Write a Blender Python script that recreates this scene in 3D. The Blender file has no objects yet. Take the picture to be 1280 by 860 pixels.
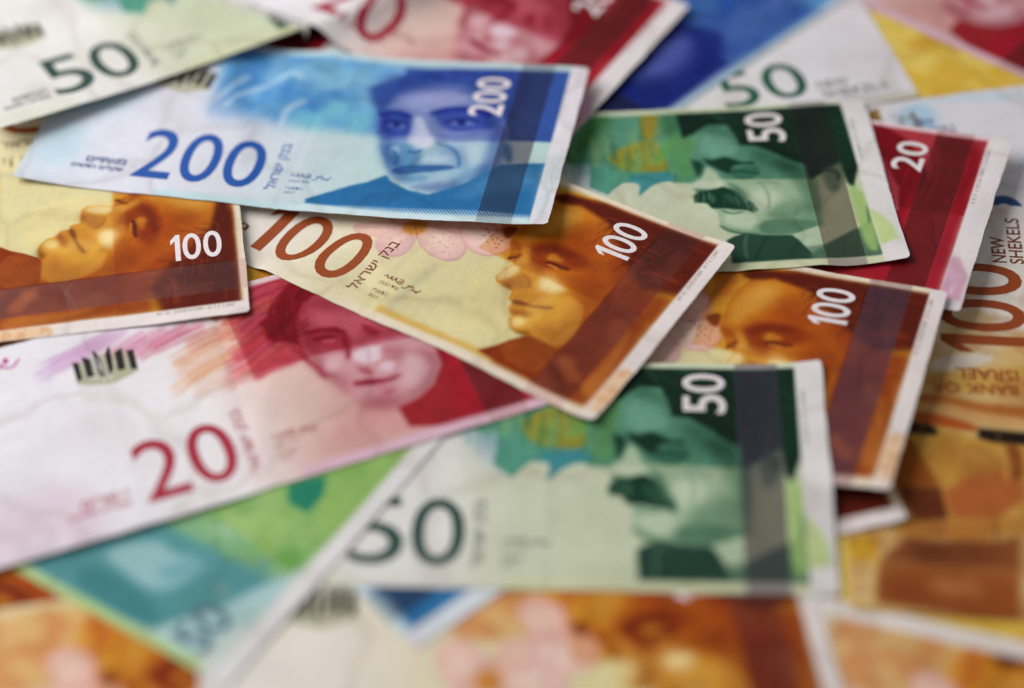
import bpy, bmesh, math, random
import numpy as np
from mathutils import Vector, Matrix

# ------------------------------------------------------------------ camera, light, exposure
SC = bpy.context.scene
COL = SC.collection
MM = 0.001
TH, FPX, DIST = 0.79710, 2779.03, 574.13            # tilt below horizontal, focal length in pixels of a 1280 frame, distance (mm)
cd = bpy.data.cameras.new('camera'); cam = bpy.data.objects.new('camera', cd); COL.objects.link(cam); SC.camera = cam
cam.location = (0, -DIST*math.cos(TH)*MM, DIST*math.sin(TH)*MM)
cam.rotation_euler = (math.pi/2-TH, 0, 0)
cd.sensor_width = 36.0; cd.lens = FPX/1280*36.0; cd.clip_start = 0.01; cd.clip_end = 20
cd.dof.use_dof = True; cd.dof.focus_distance = 0.594; cd.dof.aperture_fstop = 2.7; cd.dof.aperture_blades = 9

w = bpy.data.worlds.new('World'); SC.world = w; w.use_nodes = True
w.node_tree.nodes['Background'].inputs[0].default_value = (0.93, 0.95, 1.0, 1)
w.node_tree.nodes['Background'].inputs[1].default_value = 0.19

def area(name, loc, target, size, energy, color):
    l = bpy.data.lights.new(name, 'AREA'); l.shape = 'RECTANGLE'; l.size, l.size_y = size; l.energy = energy; l.color = color
    o = bpy.data.objects.new(name, l); COL.objects.link(o); o.location = loc
    o.rotation_euler = (Vector(target)-Vector(loc)).to_track_quat('-Z', 'Y').to_euler()
    return o
area('window_light', (-0.62, 0.24, 0.62), (-0.02, 0, 0), (0.8, 0.65), 10.0, (1.0, 0.985, 0.985))
area('room_light', (0.5, -0.5, 1.3), (0, 0, 0), (0.9, 0.9), 1.2, (1.0, 0.93, 0.86))

vs = SC.view_settings; vs.view_transform = 'Standard'; vs.look = 'None'; vs.exposure = 0.0; vs.gamma = 1.0; vs.use_curve_mapping = False
SC.cycles.max_bounces = 6
rng = np.random.default_rng(5); random.seed(5)

# ------------------------------------------------------------------ printed designs, in millimetres of the note
PRINTS = {
 '100F': (143, [
  ('b',[(0,(230,224,218)),(34,(229,222,210)),(56,(224,214,178)),(76,(216,206,155)),(143,(216,205,152))]),
  ('n',(206,188,140),4,0.5,[(2,52),(20,52),(20,68),(2,68)],4,3),
  ('n',(214,190,150),5,0.35,[(0,2),(20,2),(20,30),(0,30)],5,4),
  ('q',(212,168,80),1,0.85,[(74,3.2),(116,3.2),(116,5.6),(74,5.6)]),
  ('q',(226,212,184),0.4,1,[(60,-2),(143,-2),(143,3),(60,3)]),
  ('s',(150,150,140),1.2,0.28,[(78.5,26.5),(77.9,14.8),(76.8,4.2)],2.2),
  ('p',(218,168,42),0.5,1,[(83,36.5),(140,36.5),(140,69.2),(88,69.2),(80,60),(80,44)]),
  ('p',(212,136,60),2.4,0.5,[(54,50),(68,46),(82,48),(90,56),(90,69),(52,69)]),
  ('n',(196,100,50),1.5,0.4,[(54,46),(90,46),(90,69),(54,69)],5,71),
  ('p',(196,130,128),0.3,0.55,[(48,26.7),(54.5,32.4),(62.9,35.5),(64.3,31.7),(59.8,26.7),(54.1,24.8)]),
  ('p',(228,188,172),0.8,0.95,[(48.1,27.1),(54.3,32.5),(62.2,35.4),(63.6,31.9),(59.3,27.1),(53.9,25.3)]),
  ('p',(238,210,190),2.2,0.8,[(51.1,28.6),(54.7,31.7),(59.2,33.4),(60.1,31.3),(57.6,28.5),(54.4,27.5)]),
  ('s',(214,150,146),0.25,0.45,[(56,29.9),(53.4,28.5),(49.4,27.2)],0.3),
  ('s',(214,150,146),0.25,0.45,[(57.5,30.7),(60,32.4),(62,34.6)],0.3),
  ('s',(214,150,146),0.25,0.45,[(57.2,29.8),(58.7,28.4),(59.4,27.1)],0.3),
  ('s',(214,150,146),0.25,0.45,[(56,29.9),(53.4,28.5),(49.4,27.2)],0.3),
  ('s',(214,150,146),0.25,0.45,[(57.5,30.7),(60,32.4),(62,34.6)],0.3),
  ('p',(190,128,150),0.3,0.55,[(58.1,27.2),(62,33.2),(67.1,32.5),(69.3,26.9),(68.4,21.8),(63.6,20.4),(59.6,22.8)]),
  ('p',(224,184,180),0.8,0.95,[(58,27.4),(61.8,33.1),(66.6,32.4),(68.7,27.2),(67.8,22.2),(63.2,21),(59.4,23.2)]),
  ('p',(238,210,190),2.2,0.8,[(59.7,27.4),(61.8,30.6),(64.6,30.3),(65.9,27.2),(65.4,24.4),(62.7,23.6),(60.5,24.9)]),
  ('s',(214,150,146),0.25,0.45,[(63.1,27),(61.6,26.9),(59,27.1)],0.3),
  ('s',(214,150,146),0.25,0.45,[(64,27.5),(65.7,29.3),(66.7,31.6)],0.3),
  ('s',(214,150,146),0.25,0.45,[(64.1,26.4),(66.3,24.4),(67.7,22.5)],0.3),
  ('s',(214,150,146),0.25,0.45,[(63.2,26.5),(62.3,24.9),(60.2,23.3)],0.3),
  ('s',(214,150,146),0.25,0.45,[(63.5,27.5),(63.4,29.6),(62.3,32.1)],0.3),
  ('p',(176,110,140),0.3,0.55,[(64.6,34.7),(70,39.9),(78.7,39.8),(82.9,33.1),(81.9,28),(76,26.7),(69.6,29.2)]),
  ('p',(228,190,178),0.8,0.95,[(64.8,34.9),(69.9,39.8),(78.2,39.7),(82.2,33.4),(81.2,28.5),(75.6,27.2),(69.5,29.7)]),
  ('p',(238,210,190),2.2,0.8,[(68.1,34.5),(71.1,37.3),(75.9,37.3),(78.2,33.6),(77.7,30.8),(74.4,30),(70.9,31.5)]),
  ('s',(214,150,146),0.25,0.45,[(73.5,33.7),(70.5,33.9),(66.1,34.5)],0.3),
  ('s',(214,150,146),0.25,0.45,[(74.9,34.2),(76.8,36.2),(78.1,38.8)],0.3),
  ('s',(214,150,146),0.25,0.45,[(75.2,33),(78.3,30.9),(80.9,28.7)],0.3),
  ('s',(214,150,146),0.25,0.45,[(74,33.2),(72.7,31.5),(70.4,29.8)],0.3),
  ('s',(214,150,146),0.25,0.45,[(74,34.2),(73,36.2),(70.8,38.8)],0.3),
  ('p',(196,130,128),0.3,0.55,[(64.4,36.4),(68.4,45.7),(78.2,46.6),(80.9,39.3),(71.7,37.6)]),
  ('p',(232,180,160),0.8,0.95,[(64.5,36.9),(68.3,45.7),(77.5,46.6),(80.1,39.7),(71.4,38)]),
  ('p',(238,210,190),2.2,0.8,[(67.1,39.1),(69.3,44.2),(74.6,44.7),(76.1,40.7),(71.1,39.7)]),
  ('s',(214,150,146),0.25,0.45,[(71.6,41.2),(69.3,39.1),(65.7,37.1)],0.3),
  ('s',(214,150,146),0.25,0.45,[(72.9,42.2),(75.4,43.7),(77.4,45.8)],0.3),
  ('s',(214,150,146),0.25,0.45,[(72.3,41.3),(72.5,39.7),(71.9,38.1)],0.3),
  ('s',(214,150,146),0.25,0.45,[(72,42.1),(71.1,43.3),(69.1,45)],0.3),
  ('s',(214,150,146),0.25,0.45,[(73.2,41.4),(76.7,40.4),(79.6,39.6)],0.3),
  ('p',(196,130,128),0.3,0.55,[(56.4,32.1),(52.6,43.9),(58.5,49),(66.4,41),(65.4,34.3)]),
  ('p',(232,190,178),0.8,0.95,[(56.2,32.8),(52.6,44),(58.2,48.8),(65.7,41.3),(64.7,34.8)]),
  ('p',(238,210,190),2.2,0.8,[(56.9,36.2),(54.8,42.7),(58,45.5),(62.4,41.2),(61.8,37.4)]),
  ('s',(214,150,146),0.25,0.45,[(59.2,39.8),(58.6,36.6),(56.9,33.3)],0.3),
  ('s',(214,150,146),0.25,0.45,[(59.4,41.4),(59.5,44.2),(58.7,47.6)],0.3),
  ('s',(214,150,146),0.25,0.45,[(60.1,40),(62.6,37.6),(64.6,35.1)],0.3),
  ('s',(214,150,146),0.25,0.45,[(58.8,40.9),(56.9,41.9),(53.7,43.4)],0.3),
  ('s',(214,150,146),0.25,0.45,[(60.2,40.7),(63.1,40.6),(65.4,40.9)],0.3),
  ('p',(196,120,120),0.3,0.55,[(73.8,43.2),(80.4,48),(88.9,45.9),(92.1,41.4),(89.5,35.2),(83.9,33.8),(78.2,36.5)]),
  ('p',(232,196,188),0.8,0.95,[(74,43.3),(80.2,47.9),(88.3,45.9),(91.4,41.6),(88.9,35.7),(83.6,34.4),(78.1,37)]),
  ('p',(238,210,190),2.2,0.8,[(77.3,42.5),(80.9,45.2),(85.5,44.1),(87.3,41.6),(85.9,38.1),(82.8,37.4),(79.7,38.9)]),
  ('s',(214,150,146),0.25,0.45,[(82.5,41.3),(79.6,41.9),(75.4,42.8)],0.3),
  ('s',(214,150,146),0.25,0.45,[(84,41.6),(86.4,43.1),(88.1,45.1)],0.3),
  ('s',(214,150,146),0.25,0.45,[(84.1,40.5),(86.7,38.3),(88.7,36)],0.3),
  ('s',(214,150,146),0.25,0.45,[(83,40.6),(81.6,38.9),(79,37.1)],0.3),
  ('s',(214,150,146),0.25,0.45,[(83.2,41.8),(82.5,44),(80.9,46.8)],0.3),
  ('p',(196,130,128),0.3,0.55,[(77.5,43.3),(72.4,54.3),(79,58.1),(86.8,51.6),(84.8,44.3)]),
  ('p',(232,184,170),0.8,0.95,[(77.3,43.9),(72.4,54.3),(78.7,58),(86.1,51.8),(84.2,44.9)]),
  ('p',(238,210,190),2.2,0.8,[(77.6,47),(74.8,53),(78.4,55.1),(82.7,51.6),(81.6,47.6)]),
  ('s',(214,150,146),0.25,0.45,[(79.5,50.1),(79.2,47.3),(77.9,44.3)],0.3),
  ('s',(214,150,146),0.25,0.45,[(79.7,51.6),(79.9,53.9),(79.2,56.9)],0.3),
  ('s',(214,150,146),0.25,0.45,[(80.3,50.2),(82.5,47.7),(84.1,45.2)],0.3),
  ('s',(214,150,146),0.25,0.45,[(79,51.2),(76.9,52.2),(73.5,53.7)],0.3),
  ('s',(214,150,146),0.25,0.45,[(80.4,50.9),(83.4,51),(85.8,51.4)],0.3),
  ('p',(205,130,40),0.8,0.9,[(60.9,33.8),(62.3,38.1),(67,37.9),(68.1,33.8),(66.1,31.5),(63.4,31.6)]),
  ('s',(150,70,20),0.1,0.8,[(64.7,34.8),(63.2,35.7)],0.45),
  ('s',(150,70,20),0.1,0.8,[(64.7,34.8),(63.4,32.8)],0.45),
  ('s',(150,70,20),0.1,0.8,[(64.7,34.8),(67.5,34)],0.45),
  ('s',(150,70,20),0.1,0.8,[(64.7,34.8),(68,30.8)],0.45),
  ('s',(150,70,20),0.1,0.8,[(64.7,34.8),(67.2,36.2)],0.45),
  ('s',(150,70,20),0.1,0.8,[(64.7,34.8),(66.7,38.3)],0.45),
  ('s',(150,70,20),0.1,0.8,[(64.7,34.8),(65.2,31.5)],0.45),
  ('s',(150,70,20),0.1,0.8,[(64.7,34.8),(67.4,32.2)],0.45),
  ('p',(165,50,45),0.15,0.9,[(82.6,43.7),(83.1,43.8),(83.4,43.4),(83,43.2)]),
  ('p',(165,50,45),0.15,0.9,[(84,43.6),(84.5,43.8),(84.7,43.3),(84.3,43.1)]),
  ('p',(165,50,45),0.15,0.9,[(85.8,42.8),(86.3,43),(86.6,42.5),(86.2,42.3)]),
  ('p',(165,50,45),0.15,0.9,[(85,41.5),(85.5,41.7),(85.7,41.2),(85.3,41)]),
  ('p',(165,50,45),0.15,0.9,[(84.5,40),(85,40.2),(85.2,39.8),(84.8,39.5)]),
  ('p',(165,50,45),0.15,0.9,[(86.3,40.8),(86.8,40.9),(87.1,40.5),(86.7,40.3)]),
  ('p',(165,50,45),0.15,0.9,[(87.5,41),(88,41.1),(88.2,40.7),(87.9,40.4)]),
  ('p',(165,50,45),0.15,0.9,[(82.1,41.8),(82.6,42),(82.8,41.6),(82.5,41.3)]),
  ('p',(165,50,45),0.15,0.9,[(83.8,42.6),(84.3,42.7),(84.5,42.3),(84.1,42.1)]),
  ('p',(165,50,45),0.15,0.9,[(87.4,42.5),(87.9,42.7),(88.1,42.2),(87.7,42)]),
  ('p',(165,50,45),0.15,0.9,[(87.6,39.5),(88.1,39.7),(88.3,39.2),(88,39)]),
  ('p',(165,50,45),0.15,0.9,[(81.1,44.6),(81.6,44.7),(81.9,44.3),(81.5,44.1)]),
  ('p',(186,96,110),0.15,0.7,[(62.8,25.8),(63.2,25.9),(63.5,25.5),(63.1,25.3)]),
  ('p',(186,96,110),0.15,0.7,[(65.2,25.5),(65.7,25.6),(66,25.2),(65.6,25)]),
  ('p',(186,96,110),0.15,0.7,[(64.8,27.9),(65.3,28.1),(65.6,27.6),(65.2,27.4)]),
  ('p',(186,96,110),0.15,0.7,[(64.9,24.1),(65.3,24.3),(65.6,23.8),(65.2,23.6)]),
  ('p',(186,96,110),0.15,0.7,[(73.5,33.2),(74,33.3),(74.3,32.9),(73.9,32.7)]),
  ('p',(186,96,110),0.15,0.7,[(76.6,32.6),(77,32.8),(77.3,32.3),(76.9,32.1)]),
  ('p',(186,96,110),0.15,0.7,[(76.8,30.4),(77.2,30.6),(77.5,30.2),(77.1,29.9)]),
  ('p',(186,96,110),0.15,0.7,[(77,34.6),(77.4,34.7),(77.7,34.3),(77.3,34.1)]),
  ('p',(186,96,110),0.15,0.7,[(71.1,34.1),(71.5,34.3),(71.8,33.9),(71.5,33.6)]),
  ('p',(186,96,110),0.15,0.7,[(74.9,36.3),(75.3,36.5),(75.6,36),(75.2,35.8)]),
  ('q',(158,78,24),1.6,1,[(118,44),(138.6,46),(138.6,2.8),(110,2.8),(113,14)]),
  ('q',(200,128,30),0.25,1,[(92.7,62.7),(90.2,58.5),(89.3,53),(89.3,47.5),(89.6,43.4),(92.4,40.1),(92.8,37.5),(95.3,36.9),(94.5,33),(94.1,29.6),(95.5,28.2),(98.5,28.1),(100.6,27.8),(101.2,25),(102.9,25),(102.9,22.4),(104.7,21.4),(105.4,18.7),(107.2,16.9),(110,16.2),(112.4,16.6),(117,17.3),(122,16.6),(123.6,27.2),(122.5,38.9),(123.8,50),(118.7,63.2),(106.5,70.3),(98,67.8)]),
  ('p',(204,112,22),2.5,0.75,[(95.9,49.6),(104.9,56.8),(117,61.2),(126.2,46.1),(125,40.3),(115.9,42.5),(106.9,41.3),(103.1,38.6)]),
  ('p',(214,166,66),2.2,1,[(93.2,60.2),(98.9,65),(102.9,60),(100,54.6),(96.3,51.5),(94,45.8),(91.2,45.9),(90.1,51.2),(91.2,56.9)]),
  ('p',(228,184,96),2,0.6,[(93.6,58.2),(97.3,62.5),(100.1,60.7),(97.7,55.5),(95,53.5)]),
  ('p',(176,92,20),3,0.8,[(101.7,59.4),(108.4,61.4),(114.8,56.8),(113.4,49.6),(104.9,51.9),(100.2,54.2)]),
  ('p',(126,58,14),0.5,1,[(84.7,47.1),(88.5,49.6),(89.2,45.8),(88.6,43.6),(86.1,45.2)]),
  ('p',(158,84,18),0.7,1,[(89.5,43.8),(90.7,44.9),(92.8,44.1),(94.8,41.4),(94.4,39.1),(93,38.8),(92,40.9)]),
  ('p',(206,146,50),0.6,0.8,[(92.1,40.7),(92.6,41.8),(93.9,41),(93.3,39.5)]),
  ('s',(104,40,12),0.25,1,[(93,37.4),(93.7,38.3),(94.7,39.3),(94.9,41)],1),
  ('s',(116,48,14),0.3,0.8,[(94.9,37.2),(95,38.8),(95.2,40.1)],0.8),
  ('p',(138,50,10),1.3,0.9,[(94.7,44.9),(97.2,47.7),(102.4,49.5),(108.3,49),(113.4,47.2),(112.7,44.5),(108.7,42.8),(104.7,42.2),(103.9,38),(100.5,37.7),(96.3,41.7)]),
  ('p',(98,30,8),1.2,0.6,[(95.9,44.4),(98.3,47.2),(103.1,48.5),(108.4,48.2),(106.2,46.2),(100.3,45.3),(98,42.7)]),
  ('p',(204,142,44),0.7,1,[(101.1,43.4),(101.7,45.7),(104.4,45.2),(106.6,44.3),(104.2,43),(102.3,42.3)]),
  ('s',(92,34,12),0.35,1,[(102.1,41.7),(103.9,42.3),(106.4,42.1),(109.2,42.6)],1.1),
  ('s',(214,160,80),0.3,0.7,[(103,41.2),(104.8,41.4),(106.6,41.1)],0.7),
  ('p',(218,170,72),1.2,0.9,[(93.6,44.6),(95.4,43.9),(97.7,40.9),(98.3,38.1),(95.4,37),(95.6,40.3)]),
  ('p',(228,208,150),0.7,1,[(95.4,36.7),(98.1,36.3),(97.9,32),(96.3,29.3),(94.5,29.5),(94.7,33.3)]),
  ('p',(166,98,34),0.9,1,[(95.7,28.2),(97.8,31),(99.5,34.5),(102.8,33.7),(103.1,30.8),(100.8,28.3),(98.6,28)]),
  ('p',(120,56,18),0.6,0.9,[(96.8,28.4),(98.9,29.4),(100.3,29),(99.1,27.9)]),
  ('s',(124,60,20),0.4,0.8,[(99.5,34.5),(101.7,34.2),(103.3,32.4),(103.2,30.7)],0.6),
  ('p',(238,220,168),1.3,1,[(104.1,35.8),(105.7,38),(109.7,37),(113.1,35.3),(109.6,32.3),(105.7,32.2)]),
  ('p',(206,140,40),2.5,0.8,[(105,30.8),(110.1,32.6),(115,34.8),(119.8,33.3),(118.2,27.3),(113.5,22.7),(109.1,22.3),(105.6,26.5)]),
  ('m',(176,100,60),2.6,0.6,[(108.7,38.6),(113.5,43.3),(121.2,43.3),(123.1,34.1),(122,27.4),(117.7,28.1),(116.7,35.7)]),
  ('m',(176,100,60),2.6,0.5,[(111.2,18.4),(115.4,23.3),(119.4,29),(121.1,22.8),(121.9,16.8),(117.1,17.1)]),
  ('m',(176,100,60),2.6,0,[(90.4,53.1),(93.3,57.5),(98.7,57.7),(100.1,51.9),(96.2,49.2)]),
  ('m',(176,100,60),2.6,0.5,[(103.6,30.6),(106.9,30.3),(109.6,28.7),(107.3,27.4)]),
  ('m',(176,100,60),2.6,0.35,[(100.1,51.9),(104.9,56.8),(112.4,51.2),(111.5,46.4),(104.4,48.9)]),
  ('p',(96,34,10),0.4,1,[(102,25.4),(104.1,26.3),(107.6,26.8),(112.4,29.1),(113.1,28.6),(111.7,27.3),(107.4,26),(103.4,24.4)]),
  ('p',(152,76,20),0.6,1,[(103.2,22.3),(105.8,23.7),(109.8,24.7),(109.3,22.5),(106.9,22),(104.6,21.2)]),
  ('p',(112,50,14),0.6,0.7,[(104.1,21.5),(105,22.5),(107.2,22.8),(106.3,21.7)]),
  ('p',(228,208,136),0.9,1,[(105.6,20.8),(109.1,22.3),(109.9,19.2),(107.9,17.6),(106,18.5)]),
  ('p',(132,82,14),0.7,0.9,[(107.1,17.1),(109.4,17.1),(111.4,18.2),(113.2,17.8),(112.2,16.3),(109.8,15.9)]),
  ('p',(160,84,12),2.2,0.8,[(112.3,16.8),(116.2,20.9),(119.3,26.9),(121.2,34.1),(123.4,25.1),(122.4,16.6),(117.1,17.1)]),
  ('q',(92,28,10),1,1,[(89.7,64.3),(92.8,67.1),(98,67.8),(104.2,68.2),(112.7,68.2),(121.4,68.5),(126,60.7),(117.9,59.6),(111.5,62.1),(104.6,63.7),(98.6,64.9),(92.7,62.7)]),
  ('q',(94,28,12),2.2,1,[(100.1,69.4),(110.2,69.3),(137.8,70),(141.5,68.2),(140.3,48.2),(133.3,46.6),(129,44.8),(124.4,48),(118.7,52.3),(111.2,61.1)]),
  ('p',(150,70,20),3,0.6,[(109.5,49.6),(117.3,49.6),(124.1,44.9),(125.5,36.4),(124,31.5),(117.9,36.3),(112.3,42.7)]),
  ('p',(140,56,16),2.2,0.7,[(113.3,55.3),(118.5,53.3),(126.8,47.2),(128.4,40.9),(123.2,43.2),(117.2,48.3)]),
  ('s',(150,66,30),0.25,0.45,[(124.4,48),(128,54.2),(132.8,58.9)],0.35),
  ('s',(150,66,30),0.25,0.45,[(124.9,48.6),(128.9,53.8),(133.5,58.1)],0.35),
  ('s',(150,66,30),0.25,0.45,[(125.4,49.2),(129.9,53.5),(134.2,57.3)],0.35),
  ('s',(150,66,30),0.25,0.45,[(125.9,49.8),(130.9,53.2),(134.9,56.5)],0.35),
  ('s',(150,66,30),0.25,0.45,[(126.4,50.3),(131.8,52.9),(135.6,55.7)],0.35),
  ('s',(150,66,30),0.25,0.45,[(126.9,50.9),(132.8,52.5),(136.3,54.9)],0.35),
  ('s',(150,66,30),0.25,0.45,[(127.4,51.5),(133.7,52.2),(137,54.2)],0.35),
  ('s',(150,66,30),0.25,0.45,[(127.9,52.1),(134.7,51.9),(137.7,53.4)],0.35),
  ('s',(150,66,30),0.25,0.45,[(128.3,52.7),(135.6,51.6),(138.4,52.6)],0.35),
  ('q',(136,56,14),1.6,1,[(116.7,15.4),(122.1,16.4),(121.8,25.3),(122.8,37),(131.4,37.6),(135.9,38),(139.1,12.1),(140.2,6.9),(133.6,3.3),(122.6,4)]),
  ('q',(134,48,8),0.3,1,[(105.2,4.8),(106.8,7),(108.4,9.3),(110,12.6),(112.3,16.3),(113.9,17.3),(116,17.6),(120.5,16.6),(124.6,13.8),(130.1,5.2),(128.8,3.8),(122.6,4.1),(111.8,4.1)]),
  ('p',(112,42,14),0.9,0.85,[(122.4,17.1),(122.3,12.6),(123.7,7),(130.2,3.9),(132.2,5.4),(126.9,10.2),(124.3,13.7)]),
  ('p',(186,112,48),0.9,1,[(123.9,14.2),(125,16.3),(129.9,13.8),(132.5,11.4),(132.2,7.8),(128.6,9.3),(125.9,11.7)]),
  ('p',(182,104,40),1.5,0.9,[(133.1,9.3),(134.6,19.3),(133.8,32.3),(135.5,31.2),(138.8,12.6),(138.9,7.7),(135.9,5.5)]),
  ('h',(210,150,60),0.4,0.35,[(108.4,9.3),(112.4,16.1),(116,17.6),(122.1,16.4),(123.7,7),(115.2,4.8)],0.5,0.5),
  ('h',(236,194,96),0.4,0.55,[(104.6,29),(117.9,36.3),(123.4,25.1),(122.2,17),(112.3,16.8)],0.6,1.2),
  ('s',(70,20,10),0.3,0.4,[(111.2,58.6),(111.9,63.3),(114.4,63.6),(118.9,62.8)],0.41760743822336416),
  ('s',(168,80,30),0.3,0.4,[(106.4,59.8),(107,64.5),(109.6,64.8),(114,64)],0.5301583230235329),
  ('s',(168,80,30),0.3,0.4,[(126.9,57.3),(127.6,61.9),(130.1,62.2),(134.5,61.3)],0.34683892520450754),
  ('s',(84,26,10),0.3,0.4,[(109.5,58.5),(110.1,63.2),(112.7,63.5),(117.2,62.7)],0.580035776083294),
  ('s',(168,80,30),0.3,0.4,[(110.7,50),(111.3,54.6),(113.9,54.9),(118.3,54.1)],0.5301567434900382),
  ('s',(168,80,30),0.3,0.4,[(112.1,55.3),(112.7,60),(115.3,60.3),(119.7,59.5)],0.2803513884222226),
  ('s',(84,26,10),0.3,0.4,[(126.8,50.2),(127.5,54.7),(130,55),(134.3,54.2)],0.31222656098427454),
  ('s',(168,80,30),0.3,0.4,[(117.7,59.1),(118.3,63.8),(120.9,64.1),(125.3,63.2)],0.25252396701354235),
  ('s',(168,80,30),0.3,0.4,[(118.6,49.3),(119.2,53.9),(121.8,54.2),(126.1,53.4)],0.5468154308782721),
  ('s',(168,80,30),0.3,0.4,[(121.7,54.1),(122.4,58.7),(124.9,59),(129.3,58.1)],0.40086505605265743),
  ('s',(150,64,24),0.3,0.4,[(111.1,55.4),(111.8,60),(114.3,60.4),(118.8,59.5)],0.27837641102234045),
  ('s',(70,20,10),0.3,0.4,[(126,45),(126.7,49.6),(129.2,49.9),(133.5,49.1)],0.49530755184587194),
  ('s',(150,64,24),0.3,0.4,[(114.3,49.6),(114.9,54.2),(117.5,54.6),(121.8,53.7)],0.39447812974256374),
  ('s',(168,80,30),0.3,0.4,[(115.5,50.3),(116.1,54.9),(118.6,55.3),(123,54.4)],0.3142962770502326),
  ('s',(84,26,10),0.3,0.4,[(121.4,51.3),(122.1,55.9),(124.6,56.2),(129,55.3)],0.5665102855357302),
  ('s',(84,26,10),0.3,0.4,[(107.1,59.1),(107.7,63.8),(110.3,64.2),(114.7,63.3)],0.3471175765082745),
  ('s',(150,64,24),0.3,0.4,[(127.9,47.2),(128.6,51.8),(131.1,52.1),(135.4,51.2)],0.36587344838010716),
  ('s',(150,64,24),0.3,0.4,[(113.1,53),(113.7,57.6),(116.3,57.9),(120.7,57.1)],0.37497941698172804),
  ('s',(168,80,30),0.3,0.4,[(115.4,45.1),(116,49.7),(118.5,50),(122.9,49.2)],0.507207284765874),
  ('s',(168,80,30),0.3,0.4,[(130.3,60.6),(131,65.3),(133.5,65.6),(137.8,64.7)],0.3625866419680593),
  ('s',(150,64,24),0.3,0.4,[(114.3,50),(114.9,54.6),(117.5,54.9),(121.9,54.1)],0.3526935887799067),
  ('s',(84,26,10),0.3,0.4,[(113.3,53.2),(114,57.9),(116.5,58.2),(120.9,57.4)],0.33751658077219215),
  ('s',(150,64,24),0.3,0.4,[(121.8,58.1),(122.4,62.8),(125,63.1),(129.4,62.2)],0.3771636926805899),
  ('s',(168,80,30),0.3,0.4,[(119.8,54.8),(120.5,59.4),(123,59.7),(127.4,58.8)],0.5990148417772128),
  ('s',(84,26,10),0.3,0.4,[(123.7,53.7),(124.4,58.3),(126.9,58.6),(131.2,57.8)],0.3983833817451107),
  ('s',(150,64,24),0.3,0.4,[(110,59.3),(110.7,64),(113.2,64.3),(117.7,63.5)],0.5079924967813089),
  ('s',(150,64,24),0.3,0.4,[(129.3,45.6),(130,50.1),(132.5,50.4),(136.8,49.6)],0.44118051545123504),
  ('s',(150,64,24),0.3,0.4,[(122.9,55.6),(123.5,60.2),(126.1,60.5),(130.4,59.6)],0.29279564017204684),
  ('s',(70,20,10),0.3,0.4,[(125.7,48.5),(126.4,53.1),(128.9,53.4),(133.2,52.6)],0.4780642620897299),
  ('s',(70,20,10),0.3,0.4,[(111.2,57),(111.8,61.7),(114.4,62),(118.8,61.2)],0.39371787102653477),
  ('s',(84,26,10),0.3,0.4,[(108.8,53.4),(109.5,58.1),(112,58.4),(116.5,57.6)],0.47660247989934046),
  ('s',(84,26,10),0.3,0.4,[(117.6,57.1),(118.3,61.7),(120.8,62),(125.2,61.2)],0.2610776250279105),
  ('s',(84,26,10),0.3,0.4,[(113.1,56.5),(113.7,61.1),(116.3,61.4),(120.7,60.6)],0.5203104576543967),
  ('s',(168,80,30),0.3,0.4,[(117.8,56.3),(118.4,61),(121,61.3),(125.4,60.4)],0.2679458037902334),
  ('s',(70,20,10),0.3,0.4,[(134.5,52.1),(135.2,56.7),(137.7,56.9),(142,56.1)],0.5869643260935936),
  ('s',(150,64,24),0.3,0.4,[(129.9,47.2),(130.6,51.7),(133.1,52),(137.4,51.2)],0.4230008079529959),
  ('s',(84,26,10),0.3,0.4,[(108.3,56.8),(109,61.5),(111.5,61.8),(116,60.9)],0.367806354564962),
  ('s',(168,80,30),0.3,0.4,[(129.4,48.3),(130.1,52.8),(132.6,53.1),(136.8,52.3)],0.5351891599371746),
  ('s',(168,80,30),0.3,0.4,[(124.5,50.3),(125.2,54.9),(127.7,55.2),(132.1,54.4)],0.3684857150389253),
  ('s',(168,80,30),0.3,0.4,[(119.3,52.7),(120,57.3),(122.5,57.6),(126.9,56.7)],0.5866208361070704),
  ('s',(84,26,10),0.3,0.4,[(122.6,60),(123.3,64.7),(125.8,64.9),(130.2,64.1)],0.5183870959206465),
  ('s',(84,26,10),0.3,0.4,[(119.4,47),(120.1,51.5),(122.6,51.9),(126.9,51)],0.4907484581494065),
  ('s',(70,20,10),0.3,0.4,[(121.1,53.1),(121.7,57.7),(124.3,58),(128.6,57.2)],0.574618331243506),
  ('s',(84,26,10),0.3,0.4,[(109.8,60.2),(110.4,64.9),(113,65.2),(117.4,64.4)],0.2545885969959434),
  ('s',(70,20,10),0.3,0.4,[(128.9,59),(129.6,63.7),(132.2,64),(136.5,63.1)],0.5572572546289667),
  ('s',(84,26,10),0.3,0.4,[(127.2,46.9),(127.9,51.5),(130.4,51.8),(134.7,51)],0.3066655176506834),
  ('W',0.18,2.4,6),
  ('m',(230,182,120),0.12,0.55,[(84,36.5),(139.5,36.5),(139.5,72),(84,72)]),
  ('m',(204,156,124),0.1,1,[(122.6,-1),(133.8,-1),(133.8,72),(122.6,72)]),
  ('n',(150,84,60),0.2,0.35,[(122.6,0),(133.8,0),(133.8,71),(122.6,71)],10,51),
  ('q',(230,216,194),0.6,1,[(84,69.2),(139,69.2),(139,72.5),(84,72.5)]),
  ('q',(214,184,170),0.2,1,[(122.6,69.4),(133.8,69.4),(133.8,72.5),(122.6,72.5)]),
  ('q',(230,216,194),0.8,1,[(76,-2),(139,-2),(139,2.8),(76,2.8)]),
  ('q',(214,184,170),0.3,1,[(122.6,-2),(133.8,-2),(133.8,2.8),(122.6,2.8)]),
  ('q',(228,218,214),0.15,1,[(138.6,-2),(144,-2),(144,73),(138.6,73)]),
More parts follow.
